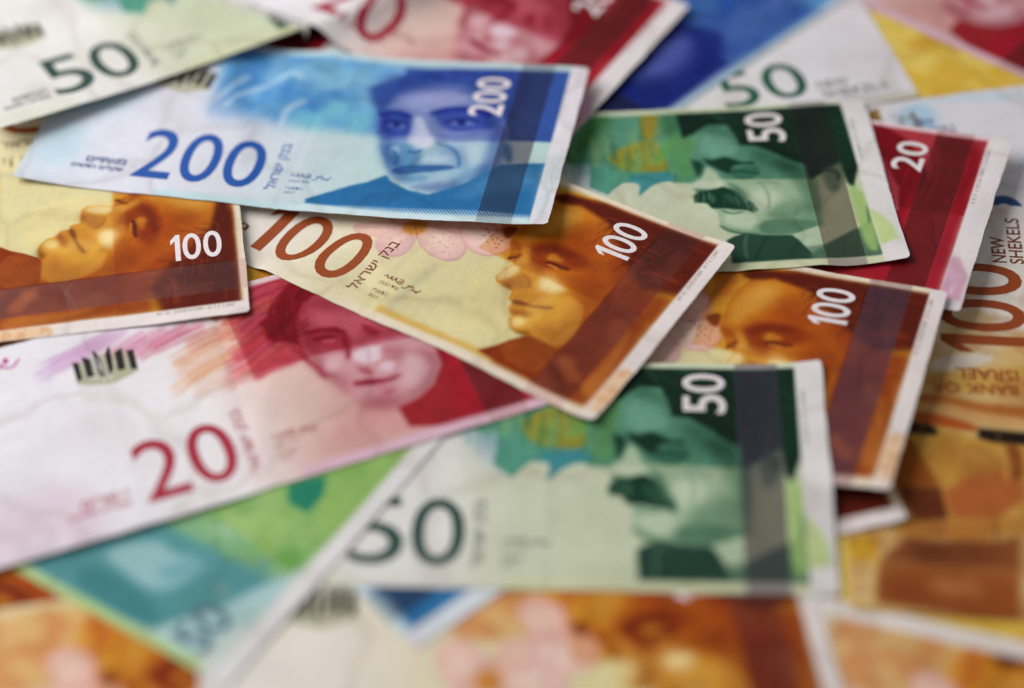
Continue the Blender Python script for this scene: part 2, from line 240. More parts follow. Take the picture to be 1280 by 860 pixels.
  ('p',(228,188,144),1,0.85,[(138.8,3),(143,3),(143,20),(138.8,20)]),
  ('n',(206,140,90),0.4,0.4,[(139,3),(143,3),(143,20),(139,20)],2,7),
  ('t',(70,50,46),140.2,47,140.2,67.5,1),
  ('h',(250,214,130),0.6,0.3,[(90,12),(112,12),(112,40),(90,40)],0.5,2.2),
 ]),
 '100X': (143, [
  ('b',[(0,(230,224,218)),(34,(229,222,210)),(56,(224,214,178)),(76,(216,206,155)),(143,(216,205,152))]),
  ('n',(206,188,140),4,0.5,[(2,52),(20,52),(20,68),(2,68)],4,3),
  ('n',(214,190,150),5,0.35,[(0,2),(20,2),(20,30),(0,30)],5,4),
  ('q',(212,168,80),1,0.85,[(74,3.2),(116,3.2),(116,5.6),(74,5.6)]),
  ('q',(226,212,184),0.4,1,[(60,-2),(143,-2),(143,3),(60,3)]),
  ('s',(150,150,140),1.2,0.28,[(78.5,26.5),(77.9,14.8),(76.8,4.2)],2.2),
  ('p',(218,168,42),0.5,1,[(83,36.5),(140,36.5),(140,69.2),(88,69.2),(80,60),(80,44)]),
  ('p',(212,136,60),2.4,0.5,[(54,50),(68,46),(82,48),(90,56),(90,69),(52,69)]),
  ('n',(196,100,50),1.5,0.4,[(54,46),(90,46),(90,69),(54,69)],5,71),
  ('p',(196,130,128),0.3,0.55,[(48,26.7),(54.5,32.4),(62.9,35.5),(64.3,31.7),(59.8,26.7),(54.1,24.8)]),
  ('p',(228,188,172),0.8,0.95,[(48.1,27.1),(54.3,32.5),(62.2,35.4),(63.6,31.9),(59.3,27.1),(53.9,25.3)]),
  ('p',(238,210,190),2.2,0.8,[(51.1,28.6),(54.7,31.7),(59.2,33.4),(60.1,31.3),(57.6,28.5),(54.4,27.5)]),
  ('s',(214,150,146),0.25,0.45,[(56,29.9),(53.4,28.5),(49.4,27.2)],0.3),
  ('s',(214,150,146),0.25,0.45,[(57.5,30.7),(60,32.4),(62,34.6)],0.3),
  ('s',(214,150,146),0.25,0.45,[(57.2,29.8),(58.7,28.4),(59.4,27.1)],0.3),
  ('s',(214,150,146),0.25,0.45,[(56,29.9),(53.4,28.5),(49.4,27.2)],0.3),
  ('s',(214,150,146),0.25,0.45,[(57.5,30.7),(60,32.4),(62,34.6)],0.3),
  ('p',(190,128,150),0.3,0.55,[(58.1,27.2),(62,33.2),(67.1,32.5),(69.3,26.9),(68.4,21.8),(63.6,20.4),(59.6,22.8)]),
  ('p',(224,184,180),0.8,0.95,[(58,27.4),(61.8,33.1),(66.6,32.4),(68.7,27.2),(67.8,22.2),(63.2,21),(59.4,23.2)]),
  ('p',(238,210,190),2.2,0.8,[(59.7,27.4),(61.8,30.6),(64.6,30.3),(65.9,27.2),(65.4,24.4),(62.7,23.6),(60.5,24.9)]),
  ('s',(214,150,146),0.25,0.45,[(63.1,27),(61.6,26.9),(59,27.1)],0.3),
  ('s',(214,150,146),0.25,0.45,[(64,27.5),(65.7,29.3),(66.7,31.6)],0.3),
  ('s',(214,150,146),0.25,0.45,[(64.1,26.4),(66.3,24.4),(67.7,22.5)],0.3),
  ('s',(214,150,146),0.25,0.45,[(63.2,26.5),(62.3,24.9),(60.2,23.3)],0.3),
  ('s',(214,150,146),0.25,0.45,[(63.5,27.5),(63.4,29.6),(62.3,32.1)],0.3),
  ('p',(176,110,140),0.3,0.55,[(64.6,34.7),(70,39.9),(78.7,39.8),(82.9,33.1),(81.9,28),(76,26.7),(69.6,29.2)]),
  ('p',(228,190,178),0.8,0.95,[(64.8,34.9),(69.9,39.8),(78.2,39.7),(82.2,33.4),(81.2,28.5),(75.6,27.2),(69.5,29.7)]),
  ('p',(238,210,190),2.2,0.8,[(68.1,34.5),(71.1,37.3),(75.9,37.3),(78.2,33.6),(77.7,30.8),(74.4,30),(70.9,31.5)]),
  ('s',(214,150,146),0.25,0.45,[(73.5,33.7),(70.5,33.9),(66.1,34.5)],0.3),
  ('s',(214,150,146),0.25,0.45,[(74.9,34.2),(76.8,36.2),(78.1,38.8)],0.3),
  ('s',(214,150,146),0.25,0.45,[(75.2,33),(78.3,30.9),(80.9,28.7)],0.3),
  ('s',(214,150,146),0.25,0.45,[(74,33.2),(72.7,31.5),(70.4,29.8)],0.3),
  ('s',(214,150,146),0.25,0.45,[(74,34.2),(73,36.2),(70.8,38.8)],0.3),
  ('p',(196,130,128),0.3,0.55,[(64.4,36.4),(68.4,45.7),(78.2,46.6),(80.9,39.3),(71.7,37.6)]),
  ('p',(232,180,160),0.8,0.95,[(64.5,36.9),(68.3,45.7),(77.5,46.6),(80.1,39.7),(71.4,38)]),
  ('p',(238,210,190),2.2,0.8,[(67.1,39.1),(69.3,44.2),(74.6,44.7),(76.1,40.7),(71.1,39.7)]),
  ('s',(214,150,146),0.25,0.45,[(71.6,41.2),(69.3,39.1),(65.7,37.1)],0.3),
  ('s',(214,150,146),0.25,0.45,[(72.9,42.2),(75.4,43.7),(77.4,45.8)],0.3),
  ('s',(214,150,146),0.25,0.45,[(72.3,41.3),(72.5,39.7),(71.9,38.1)],0.3),
  ('s',(214,150,146),0.25,0.45,[(72,42.1),(71.1,43.3),(69.1,45)],0.3),
  ('s',(214,150,146),0.25,0.45,[(73.2,41.4),(76.7,40.4),(79.6,39.6)],0.3),
  ('p',(196,130,128),0.3,0.55,[(56.4,32.1),(52.6,43.9),(58.5,49),(66.4,41),(65.4,34.3)]),
  ('p',(232,190,178),0.8,0.95,[(56.2,32.8),(52.6,44),(58.2,48.8),(65.7,41.3),(64.7,34.8)]),
  ('p',(238,210,190),2.2,0.8,[(56.9,36.2),(54.8,42.7),(58,45.5),(62.4,41.2),(61.8,37.4)]),
  ('s',(214,150,146),0.25,0.45,[(59.2,39.8),(58.6,36.6),(56.9,33.3)],0.3),
  ('s',(214,150,146),0.25,0.45,[(59.4,41.4),(59.5,44.2),(58.7,47.6)],0.3),
  ('s',(214,150,146),0.25,0.45,[(60.1,40),(62.6,37.6),(64.6,35.1)],0.3),
  ('s',(214,150,146),0.25,0.45,[(58.8,40.9),(56.9,41.9),(53.7,43.4)],0.3),
  ('s',(214,150,146),0.25,0.45,[(60.2,40.7),(63.1,40.6),(65.4,40.9)],0.3),
  ('p',(196,120,120),0.3,0.55,[(73.8,43.2),(80.4,48),(88.9,45.9),(92.1,41.4),(89.5,35.2),(83.9,33.8),(78.2,36.5)]),
  ('p',(232,196,188),0.8,0.95,[(74,43.3),(80.2,47.9),(88.3,45.9),(91.4,41.6),(88.9,35.7),(83.6,34.4),(78.1,37)]),
  ('p',(238,210,190),2.2,0.8,[(77.3,42.5),(80.9,45.2),(85.5,44.1),(87.3,41.6),(85.9,38.1),(82.8,37.4),(79.7,38.9)]),
  ('s',(214,150,146),0.25,0.45,[(82.5,41.3),(79.6,41.9),(75.4,42.8)],0.3),
  ('s',(214,150,146),0.25,0.45,[(84,41.6),(86.4,43.1),(88.1,45.1)],0.3),
  ('s',(214,150,146),0.25,0.45,[(84.1,40.5),(86.7,38.3),(88.7,36)],0.3),
  ('s',(214,150,146),0.25,0.45,[(83,40.6),(81.6,38.9),(79,37.1)],0.3),
  ('s',(214,150,146),0.25,0.45,[(83.2,41.8),(82.5,44),(80.9,46.8)],0.3),
  ('p',(196,130,128),0.3,0.55,[(77.5,43.3),(72.4,54.3),(79,58.1),(86.8,51.6),(84.8,44.3)]),
  ('p',(232,184,170),0.8,0.95,[(77.3,43.9),(72.4,54.3),(78.7,58),(86.1,51.8),(84.2,44.9)]),
  ('p',(238,210,190),2.2,0.8,[(77.6,47),(74.8,53),(78.4,55.1),(82.7,51.6),(81.6,47.6)]),
  ('s',(214,150,146),0.25,0.45,[(79.5,50.1),(79.2,47.3),(77.9,44.3)],0.3),
  ('s',(214,150,146),0.25,0.45,[(79.7,51.6),(79.9,53.9),(79.2,56.9)],0.3),
  ('s',(214,150,146),0.25,0.45,[(80.3,50.2),(82.5,47.7),(84.1,45.2)],0.3),
  ('s',(214,150,146),0.25,0.45,[(79,51.2),(76.9,52.2),(73.5,53.7)],0.3),
  ('s',(214,150,146),0.25,0.45,[(80.4,50.9),(83.4,51),(85.8,51.4)],0.3),
  ('p',(205,130,40),0.8,0.9,[(60.9,33.8),(62.3,38.1),(67,37.9),(68.1,33.8),(66.1,31.5),(63.4,31.6)]),
  ('s',(150,70,20),0.1,0.8,[(64.7,34.8),(63.2,35.7)],0.45),
  ('s',(150,70,20),0.1,0.8,[(64.7,34.8),(63.4,32.8)],0.45),
  ('s',(150,70,20),0.1,0.8,[(64.7,34.8),(67.5,34)],0.45),
  ('s',(150,70,20),0.1,0.8,[(64.7,34.8),(68,30.8)],0.45),
  ('s',(150,70,20),0.1,0.8,[(64.7,34.8),(67.2,36.2)],0.45),
  ('s',(150,70,20),0.1,0.8,[(64.7,34.8),(66.7,38.3)],0.45),
  ('s',(150,70,20),0.1,0.8,[(64.7,34.8),(65.2,31.5)],0.45),
  ('s',(150,70,20),0.1,0.8,[(64.7,34.8),(67.4,32.2)],0.45),
  ('p',(165,50,45),0.15,0.9,[(82.6,43.7),(83.1,43.8),(83.4,43.4),(83,43.2)]),
  ('p',(165,50,45),0.15,0.9,[(84,43.6),(84.5,43.8),(84.7,43.3),(84.3,43.1)]),
  ('p',(165,50,45),0.15,0.9,[(85.8,42.8),(86.3,43),(86.6,42.5),(86.2,42.3)]),
  ('p',(165,50,45),0.15,0.9,[(85,41.5),(85.5,41.7),(85.7,41.2),(85.3,41)]),
  ('p',(165,50,45),0.15,0.9,[(84.5,40),(85,40.2),(85.2,39.8),(84.8,39.5)]),
  ('p',(165,50,45),0.15,0.9,[(86.3,40.8),(86.8,40.9),(87.1,40.5),(86.7,40.3)]),
  ('p',(165,50,45),0.15,0.9,[(87.5,41),(88,41.1),(88.2,40.7),(87.9,40.4)]),
  ('p',(165,50,45),0.15,0.9,[(82.1,41.8),(82.6,42),(82.8,41.6),(82.5,41.3)]),
  ('p',(165,50,45),0.15,0.9,[(83.8,42.6),(84.3,42.7),(84.5,42.3),(84.1,42.1)]),
  ('p',(165,50,45),0.15,0.9,[(87.4,42.5),(87.9,42.7),(88.1,42.2),(87.7,42)]),
  ('p',(165,50,45),0.15,0.9,[(87.6,39.5),(88.1,39.7),(88.3,39.2),(88,39)]),
  ('p',(165,50,45),0.15,0.9,[(81.1,44.6),(81.6,44.7),(81.9,44.3),(81.5,44.1)]),
  ('p',(186,96,110),0.15,0.7,[(62.8,25.8),(63.2,25.9),(63.5,25.5),(63.1,25.3)]),
  ('p',(186,96,110),0.15,0.7,[(65.2,25.5),(65.7,25.6),(66,25.2),(65.6,25)]),
  ('p',(186,96,110),0.15,0.7,[(64.8,27.9),(65.3,28.1),(65.6,27.6),(65.2,27.4)]),
  ('p',(186,96,110),0.15,0.7,[(64.9,24.1),(65.3,24.3),(65.6,23.8),(65.2,23.6)]),
  ('p',(186,96,110),0.15,0.7,[(73.5,33.2),(74,33.3),(74.3,32.9),(73.9,32.7)]),
  ('p',(186,96,110),0.15,0.7,[(76.6,32.6),(77,32.8),(77.3,32.3),(76.9,32.1)]),
  ('p',(186,96,110),0.15,0.7,[(76.8,30.4),(77.2,30.6),(77.5,30.2),(77.1,29.9)]),
  ('p',(186,96,110),0.15,0.7,[(77,34.6),(77.4,34.7),(77.7,34.3),(77.3,34.1)]),
  ('p',(186,96,110),0.15,0.7,[(71.1,34.1),(71.5,34.3),(71.8,33.9),(71.5,33.6)]),
  ('p',(186,96,110),0.15,0.7,[(74.9,36.3),(75.3,36.5),(75.6,36),(75.2,35.8)]),
  ('q',(158,78,24),1.6,1,[(118,44),(138.6,46),(138.6,2.8),(110,2.8),(113,14)]),
  ('q',(200,128,30),0.25,1,[(92.7,62.7),(90.2,58.5),(89.3,53),(89.3,47.5),(89.6,43.4),(92.4,40.1),(92.8,37.5),(95.3,36.9),(94.5,33),(94.1,29.6),(95.5,28.2),(98.5,28.1),(100.6,27.8),(101.2,25),(102.9,25),(102.9,22.4),(104.7,21.4),(105.4,18.7),(107.2,16.9),(110,16.2),(112.4,16.6),(117,17.3),(122,16.6),(123.6,27.2),(122.5,38.9),(123.8,50),(118.7,63.2),(106.5,70.3),(98,67.8)]),
  ('p',(204,112,22),2.5,0.75,[(95.9,49.6),(104.9,56.8),(117,61.2),(126.2,46.1),(125,40.3),(115.9,42.5),(106.9,41.3),(103.1,38.6)]),
  ('p',(214,166,66),2.2,1,[(93.2,60.2),(98.9,65),(102.9,60),(100,54.6),(96.3,51.5),(94,45.8),(91.2,45.9),(90.1,51.2),(91.2,56.9)]),
  ('p',(228,184,96),2,0.6,[(93.6,58.2),(97.3,62.5),(100.1,60.7),(97.7,55.5),(95,53.5)]),
  ('p',(176,92,20),3,0.8,[(101.7,59.4),(108.4,61.4),(114.8,56.8),(113.4,49.6),(104.9,51.9),(100.2,54.2)]),
  ('p',(126,58,14),0.5,1,[(84.7,47.1),(88.5,49.6),(89.2,45.8),(88.6,43.6),(86.1,45.2)]),
  ('p',(158,84,18),0.7,1,[(89.5,43.8),(90.7,44.9),(92.8,44.1),(94.8,41.4),(94.4,39.1),(93,38.8),(92,40.9)]),
  ('p',(206,146,50),0.6,0.8,[(92.1,40.7),(92.6,41.8),(93.9,41),(93.3,39.5)]),
  ('s',(104,40,12),0.25,1,[(93,37.4),(93.7,38.3),(94.7,39.3),(94.9,41)],1),
  ('s',(116,48,14),0.3,0.8,[(94.9,37.2),(95,38.8),(95.2,40.1)],0.8),
  ('p',(138,50,10),1.3,0.9,[(94.7,44.9),(97.2,47.7),(102.4,49.5),(108.3,49),(113.4,47.2),(112.7,44.5),(108.7,42.8),(104.7,42.2),(103.9,38),(100.5,37.7),(96.3,41.7)]),
  ('p',(98,30,8),1.2,0.6,[(95.9,44.4),(98.3,47.2),(103.1,48.5),(108.4,48.2),(106.2,46.2),(100.3,45.3),(98,42.7)]),
  ('p',(204,142,44),0.7,1,[(101.1,43.4),(101.7,45.7),(104.4,45.2),(106.6,44.3),(104.2,43),(102.3,42.3)]),
  ('s',(92,34,12),0.35,1,[(102.1,41.7),(103.9,42.3),(106.4,42.1),(109.2,42.6)],1.1),
  ('s',(214,160,80),0.3,0.7,[(103,41.2),(104.8,41.4),(106.6,41.1)],0.7),
  ('p',(218,170,72),1.2,0.9,[(93.6,44.6),(95.4,43.9),(97.7,40.9),(98.3,38.1),(95.4,37),(95.6,40.3)]),
  ('p',(228,208,150),0.7,1,[(95.4,36.7),(98.1,36.3),(97.9,32),(96.3,29.3),(94.5,29.5),(94.7,33.3)]),
  ('p',(166,98,34),0.9,1,[(95.7,28.2),(97.8,31),(99.5,34.5),(102.8,33.7),(103.1,30.8),(100.8,28.3),(98.6,28)]),
  ('p',(120,56,18),0.6,0.9,[(96.8,28.4),(98.9,29.4),(100.3,29),(99.1,27.9)]),
  ('s',(124,60,20),0.4,0.8,[(99.5,34.5),(101.7,34.2),(103.3,32.4),(103.2,30.7)],0.6),
  ('p',(238,220,168),1.3,1,[(104.1,35.8),(105.7,38),(109.7,37),(113.1,35.3),(109.6,32.3),(105.7,32.2)]),
  ('p',(206,140,40),2.5,0.8,[(105,30.8),(110.1,32.6),(115,34.8),(119.8,33.3),(118.2,27.3),(113.5,22.7),(109.1,22.3),(105.6,26.5)]),
  ('m',(176,100,60),2.6,0.6,[(108.7,38.6),(113.5,43.3),(121.2,43.3),(123.1,34.1),(122,27.4),(117.7,28.1),(116.7,35.7)]),
  ('m',(176,100,60),2.6,0.5,[(111.2,18.4),(115.4,23.3),(119.4,29),(121.1,22.8),(121.9,16.8),(117.1,17.1)]),
  ('m',(176,100,60),2.6,0,[(90.4,53.1),(93.3,57.5),(98.7,57.7),(100.1,51.9),(96.2,49.2)]),
  ('m',(176,100,60),2.6,0.5,[(103.6,30.6),(106.9,30.3),(109.6,28.7),(107.3,27.4)]),
  ('m',(176,100,60),2.6,0.35,[(100.1,51.9),(104.9,56.8),(112.4,51.2),(111.5,46.4),(104.4,48.9)]),
  ('p',(96,34,10),0.4,1,[(102,25.4),(104.1,26.3),(107.6,26.8),(112.4,29.1),(113.1,28.6),(111.7,27.3),(107.4,26),(103.4,24.4)]),
  ('p',(152,76,20),0.6,1,[(103.2,22.3),(105.8,23.7),(109.8,24.7),(109.3,22.5),(106.9,22),(104.6,21.2)]),
  ('p',(112,50,14),0.6,0.7,[(104.1,21.5),(105,22.5),(107.2,22.8),(106.3,21.7)]),
  ('p',(228,208,136),0.9,1,[(105.6,20.8),(109.1,22.3),(109.9,19.2),(107.9,17.6),(106,18.5)]),
  ('p',(132,82,14),0.7,0.9,[(107.1,17.1),(109.4,17.1),(111.4,18.2),(113.2,17.8),(112.2,16.3),(109.8,15.9)]),
  ('p',(160,84,12),2.2,0.8,[(112.3,16.8),(116.2,20.9),(119.3,26.9),(121.2,34.1),(123.4,25.1),(122.4,16.6),(117.1,17.1)]),
  ('q',(92,28,10),1,1,[(89.7,64.3),(92.8,67.1),(98,67.8),(104.2,68.2),(112.7,68.2),(121.4,68.5),(126,60.7),(117.9,59.6),(111.5,62.1),(104.6,63.7),(98.6,64.9),(92.7,62.7)]),
  ('q',(94,28,12),2.2,1,[(100.1,69.4),(110.2,69.3),(137.8,70),(141.5,68.2),(140.3,48.2),(133.3,46.6),(129,44.8),(124.4,48),(118.7,52.3),(111.2,61.1)]),
  ('p',(150,70,20),3,0.6,[(109.5,49.6),(117.3,49.6),(124.1,44.9),(125.5,36.4),(124,31.5),(117.9,36.3),(112.3,42.7)]),
  ('p',(140,56,16),2.2,0.7,[(113.3,55.3),(118.5,53.3),(126.8,47.2),(128.4,40.9),(123.2,43.2),(117.2,48.3)]),
  ('s',(150,66,30),0.25,0.45,[(124.4,48),(128,54.2),(132.8,58.9)],0.35),
  ('s',(150,66,30),0.25,0.45,[(124.9,48.6),(128.9,53.8),(133.5,58.1)],0.35),
  ('s',(150,66,30),0.25,0.45,[(125.4,49.2),(129.9,53.5),(134.2,57.3)],0.35),
  ('s',(150,66,30),0.25,0.45,[(125.9,49.8),(130.9,53.2),(134.9,56.5)],0.35),
  ('s',(150,66,30),0.25,0.45,[(126.4,50.3),(131.8,52.9),(135.6,55.7)],0.35),
  ('s',(150,66,30),0.25,0.45,[(126.9,50.9),(132.8,52.5),(136.3,54.9)],0.35),
  ('s',(150,66,30),0.25,0.45,[(127.4,51.5),(133.7,52.2),(137,54.2)],0.35),
  ('s',(150,66,30),0.25,0.45,[(127.9,52.1),(134.7,51.9),(137.7,53.4)],0.35),
  ('s',(150,66,30),0.25,0.45,[(128.3,52.7),(135.6,51.6),(138.4,52.6)],0.35),
  ('q',(136,56,14),1.6,1,[(116.7,15.4),(122.1,16.4),(121.8,25.3),(122.8,37),(131.4,37.6),(135.9,38),(139.1,12.1),(140.2,6.9),(133.6,3.3),(122.6,4)]),
  ('q',(134,48,8),0.3,1,[(105.2,4.8),(106.8,7),(108.4,9.3),(110,12.6),(112.3,16.3),(113.9,17.3),(116,17.6),(120.5,16.6),(124.6,13.8),(130.1,5.2),(128.8,3.8),(122.6,4.1),(111.8,4.1)]),
  ('p',(112,42,14),0.9,0.85,[(122.4,17.1),(122.3,12.6),(123.7,7),(130.2,3.9),(132.2,5.4),(126.9,10.2),(124.3,13.7)]),
  ('p',(186,112,48),0.9,1,[(123.9,14.2),(125,16.3),(129.9,13.8),(132.5,11.4),(132.2,7.8),(128.6,9.3),(125.9,11.7)]),
  ('p',(182,104,40),1.5,0.9,[(133.1,9.3),(134.6,19.3),(133.8,32.3),(135.5,31.2),(138.8,12.6),(138.9,7.7),(135.9,5.5)]),
  ('h',(210,150,60),0.4,0.35,[(108.4,9.3),(112.4,16.1),(116,17.6),(122.1,16.4),(123.7,7),(115.2,4.8)],0.5,0.5),
  ('h',(236,194,96),0.4,0.55,[(104.6,29),(117.9,36.3),(123.4,25.1),(122.2,17),(112.3,16.8)],0.6,1.2),
  ('s',(70,20,10),0.3,0.4,[(111.2,58.6),(111.9,63.3),(114.4,63.6),(118.9,62.8)],0.41760743822336416),
  ('s',(168,80,30),0.3,0.4,[(106.4,59.8),(107,64.5),(109.6,64.8),(114,64)],0.5301583230235329),
  ('s',(168,80,30),0.3,0.4,[(126.9,57.3),(127.6,61.9),(130.1,62.2),(134.5,61.3)],0.34683892520450754),
  ('s',(84,26,10),0.3,0.4,[(109.5,58.5),(110.1,63.2),(112.7,63.5),(117.2,62.7)],0.580035776083294),
  ('s',(168,80,30),0.3,0.4,[(110.7,50),(111.3,54.6),(113.9,54.9),(118.3,54.1)],0.5301567434900382),
  ('s',(168,80,30),0.3,0.4,[(112.1,55.3),(112.7,60),(115.3,60.3),(119.7,59.5)],0.2803513884222226),
  ('s',(84,26,10),0.3,0.4,[(126.8,50.2),(127.5,54.7),(130,55),(134.3,54.2)],0.31222656098427454),
  ('s',(168,80,30),0.3,0.4,[(117.7,59.1),(118.3,63.8),(120.9,64.1),(125.3,63.2)],0.25252396701354235),
  ('s',(168,80,30),0.3,0.4,[(118.6,49.3),(119.2,53.9),(121.8,54.2),(126.1,53.4)],0.5468154308782721),
  ('s',(168,80,30),0.3,0.4,[(121.7,54.1),(122.4,58.7),(124.9,59),(129.3,58.1)],0.40086505605265743),
  ('s',(150,64,24),0.3,0.4,[(111.1,55.4),(111.8,60),(114.3,60.4),(118.8,59.5)],0.27837641102234045),
  ('s',(70,20,10),0.3,0.4,[(126,45),(126.7,49.6),(129.2,49.9),(133.5,49.1)],0.49530755184587194),
  ('s',(150,64,24),0.3,0.4,[(114.3,49.6),(114.9,54.2),(117.5,54.6),(121.8,53.7)],0.39447812974256374),
  ('s',(168,80,30),0.3,0.4,[(115.5,50.3),(116.1,54.9),(118.6,55.3),(123,54.4)],0.3142962770502326),
  ('s',(84,26,10),0.3,0.4,[(121.4,51.3),(122.1,55.9),(124.6,56.2),(129,55.3)],0.5665102855357302),
  ('s',(84,26,10),0.3,0.4,[(107.1,59.1),(107.7,63.8),(110.3,64.2),(114.7,63.3)],0.3471175765082745),
  ('s',(150,64,24),0.3,0.4,[(127.9,47.2),(128.6,51.8),(131.1,52.1),(135.4,51.2)],0.36587344838010716),
  ('s',(150,64,24),0.3,0.4,[(113.1,53),(113.7,57.6),(116.3,57.9),(120.7,57.1)],0.37497941698172804),
  ('s',(168,80,30),0.3,0.4,[(115.4,45.1),(116,49.7),(118.5,50),(122.9,49.2)],0.507207284765874),
  ('s',(168,80,30),0.3,0.4,[(130.3,60.6),(131,65.3),(133.5,65.6),(137.8,64.7)],0.3625866419680593),
  ('s',(150,64,24),0.3,0.4,[(114.3,50),(114.9,54.6),(117.5,54.9),(121.9,54.1)],0.3526935887799067),
  ('s',(84,26,10),0.3,0.4,[(113.3,53.2),(114,57.9),(116.5,58.2),(120.9,57.4)],0.33751658077219215),
  ('s',(150,64,24),0.3,0.4,[(121.8,58.1),(122.4,62.8),(125,63.1),(129.4,62.2)],0.3771636926805899),
  ('s',(168,80,30),0.3,0.4,[(119.8,54.8),(120.5,59.4),(123,59.7),(127.4,58.8)],0.5990148417772128),
  ('s',(84,26,10),0.3,0.4,[(123.7,53.7),(124.4,58.3),(126.9,58.6),(131.2,57.8)],0.3983833817451107),
  ('s',(150,64,24),0.3,0.4,[(110,59.3),(110.7,64),(113.2,64.3),(117.7,63.5)],0.5079924967813089),
  ('s',(150,64,24),0.3,0.4,[(129.3,45.6),(130,50.1),(132.5,50.4),(136.8,49.6)],0.44118051545123504),
  ('s',(150,64,24),0.3,0.4,[(122.9,55.6),(123.5,60.2),(126.1,60.5),(130.4,59.6)],0.29279564017204684),
  ('s',(70,20,10),0.3,0.4,[(125.7,48.5),(126.4,53.1),(128.9,53.4),(133.2,52.6)],0.4780642620897299),
  ('s',(70,20,10),0.3,0.4,[(111.2,57),(111.8,61.7),(114.4,62),(118.8,61.2)],0.39371787102653477),
  ('s',(84,26,10),0.3,0.4,[(108.8,53.4),(109.5,58.1),(112,58.4),(116.5,57.6)],0.47660247989934046),
  ('s',(84,26,10),0.3,0.4,[(117.6,57.1),(118.3,61.7),(120.8,62),(125.2,61.2)],0.2610776250279105),
  ('s',(84,26,10),0.3,0.4,[(113.1,56.5),(113.7,61.1),(116.3,61.4),(120.7,60.6)],0.5203104576543967),
  ('s',(168,80,30),0.3,0.4,[(117.8,56.3),(118.4,61),(121,61.3),(125.4,60.4)],0.2679458037902334),
  ('s',(70,20,10),0.3,0.4,[(134.5,52.1),(135.2,56.7),(137.7,56.9),(142,56.1)],0.5869643260935936),
  ('s',(150,64,24),0.3,0.4,[(129.9,47.2),(130.6,51.7),(133.1,52),(137.4,51.2)],0.4230008079529959),
  ('s',(84,26,10),0.3,0.4,[(108.3,56.8),(109,61.5),(111.5,61.8),(116,60.9)],0.367806354564962),
  ('s',(168,80,30),0.3,0.4,[(129.4,48.3),(130.1,52.8),(132.6,53.1),(136.8,52.3)],0.5351891599371746),
  ('s',(168,80,30),0.3,0.4,[(124.5,50.3),(125.2,54.9),(127.7,55.2),(132.1,54.4)],0.3684857150389253),
  ('s',(168,80,30),0.3,0.4,[(119.3,52.7),(120,57.3),(122.5,57.6),(126.9,56.7)],0.5866208361070704),
  ('s',(84,26,10),0.3,0.4,[(122.6,60),(123.3,64.7),(125.8,64.9),(130.2,64.1)],0.5183870959206465),
  ('s',(84,26,10),0.3,0.4,[(119.4,47),(120.1,51.5),(122.6,51.9),(126.9,51)],0.4907484581494065),
  ('s',(70,20,10),0.3,0.4,[(121.1,53.1),(121.7,57.7),(124.3,58),(128.6,57.2)],0.574618331243506),
  ('s',(84,26,10),0.3,0.4,[(109.8,60.2),(110.4,64.9),(113,65.2),(117.4,64.4)],0.2545885969959434),
  ('s',(70,20,10),0.3,0.4,[(128.9,59),(129.6,63.7),(132.2,64),(136.5,63.1)],0.5572572546289667),
  ('s',(84,26,10),0.3,0.4,[(127.2,46.9),(127.9,51.5),(130.4,51.8),(134.7,51)],0.3066655176506834),
  ('W',0.18,2.4,6),
  ('m',(230,182,120),0.12,0.55,[(84,36.5),(139.5,36.5),(139.5,72),(84,72)]),
  ('m',(204,156,124),0.1,1,[(122.6,-1),(133.8,-1),(133.8,72),(122.6,72)]),
  ('n',(150,84,60),0.2,0.35,[(122.6,0),(133.8,0),(133.8,71),(122.6,71)],10,51),
  ('q',(230,216,194),0.6,1,[(84,69.2),(139,69.2),(139,72.5),(84,72.5)]),
  ('q',(214,184,170),0.2,1,[(122.6,69.4),(133.8,69.4),(133.8,72.5),(122.6,72.5)]),
  ('q',(230,216,194),0.8,1,[(76,-2),(139,-2),(139,2.8),(76,2.8)]),
  ('q',(214,184,170),0.3,1,[(122.6,-2),(133.8,-2),(133.8,2.8),(122.6,2.8)]),
  ('q',(228,218,214),0.15,1,[(138.6,-2),(144,-2),(144,73),(138.6,73)]),
  ('p',(228,188,144),1,0.85,[(138.8,3),(143,3),(143,20),(138.8,20)]),
  ('n',(206,140,90),0.4,0.4,[(139,3),(143,3),(143,20),(139,20)],2,7),
  ('t',(70,50,46),140.2,47,140.2,67.5,1),
  ('h',(250,214,130),0.6,0.3,[(90,12),(112,12),(112,40),(90,40)],0.5,2.2),
  ('q',(228,220,214),0.7,1,[(30,66.2),(144,66.2),(144,73),(30,73)]),
 ]),
 '20F': (129, [
  ('b',[(0,(229,225,230)),(44,(229,224,226)),(60,(222,196,188)),(75,(212,174,164)),(129,(212,172,166))]),
  ('p',(214,170,196),4,0.35,[(-2,-2),(9,-2),(12,10),(5,20),(-2,22)]),
  ('q',(188,78,92),0.3,1,[(66,36.4),(122.6,36.4),(122.6,69),(66,69)]),
  ('s',(188,84,98),0.5,0.9,[(74,37.4),(64,37),(58,35.6)],3.2),
  ('s',(196,94,104),0.5,0.9,[(74,39.699999999999996),(64,39.3),(56,38.85)],3.2),
  ('s',(204,104,110),0.5,0.9,[(74,42),(64,41.6),(54,40.1)],3.2),
  ('s',(188,114,116),0.5,0.9,[(74,44.3),(64,43.9),(58,43.35)],3.2),
  ('s',(196,84,122),0.5,0.9,[(74,46.599999999999994),(64,46.2),(56,44.6)],3.2),
  ('s',(204,94,98),0.5,0.9,[(74,48.9),(64,48.5),(54,47.85)],3.2),
  ('s',(188,104,104),0.5,0.9,[(74,51.199999999999996),(64,50.8),(58,49.1)],3.2),
  ('s',(196,114,110),0.5,0.9,[(74,53.5),(64,53.099999999999994),(56,52.35)],3.2),
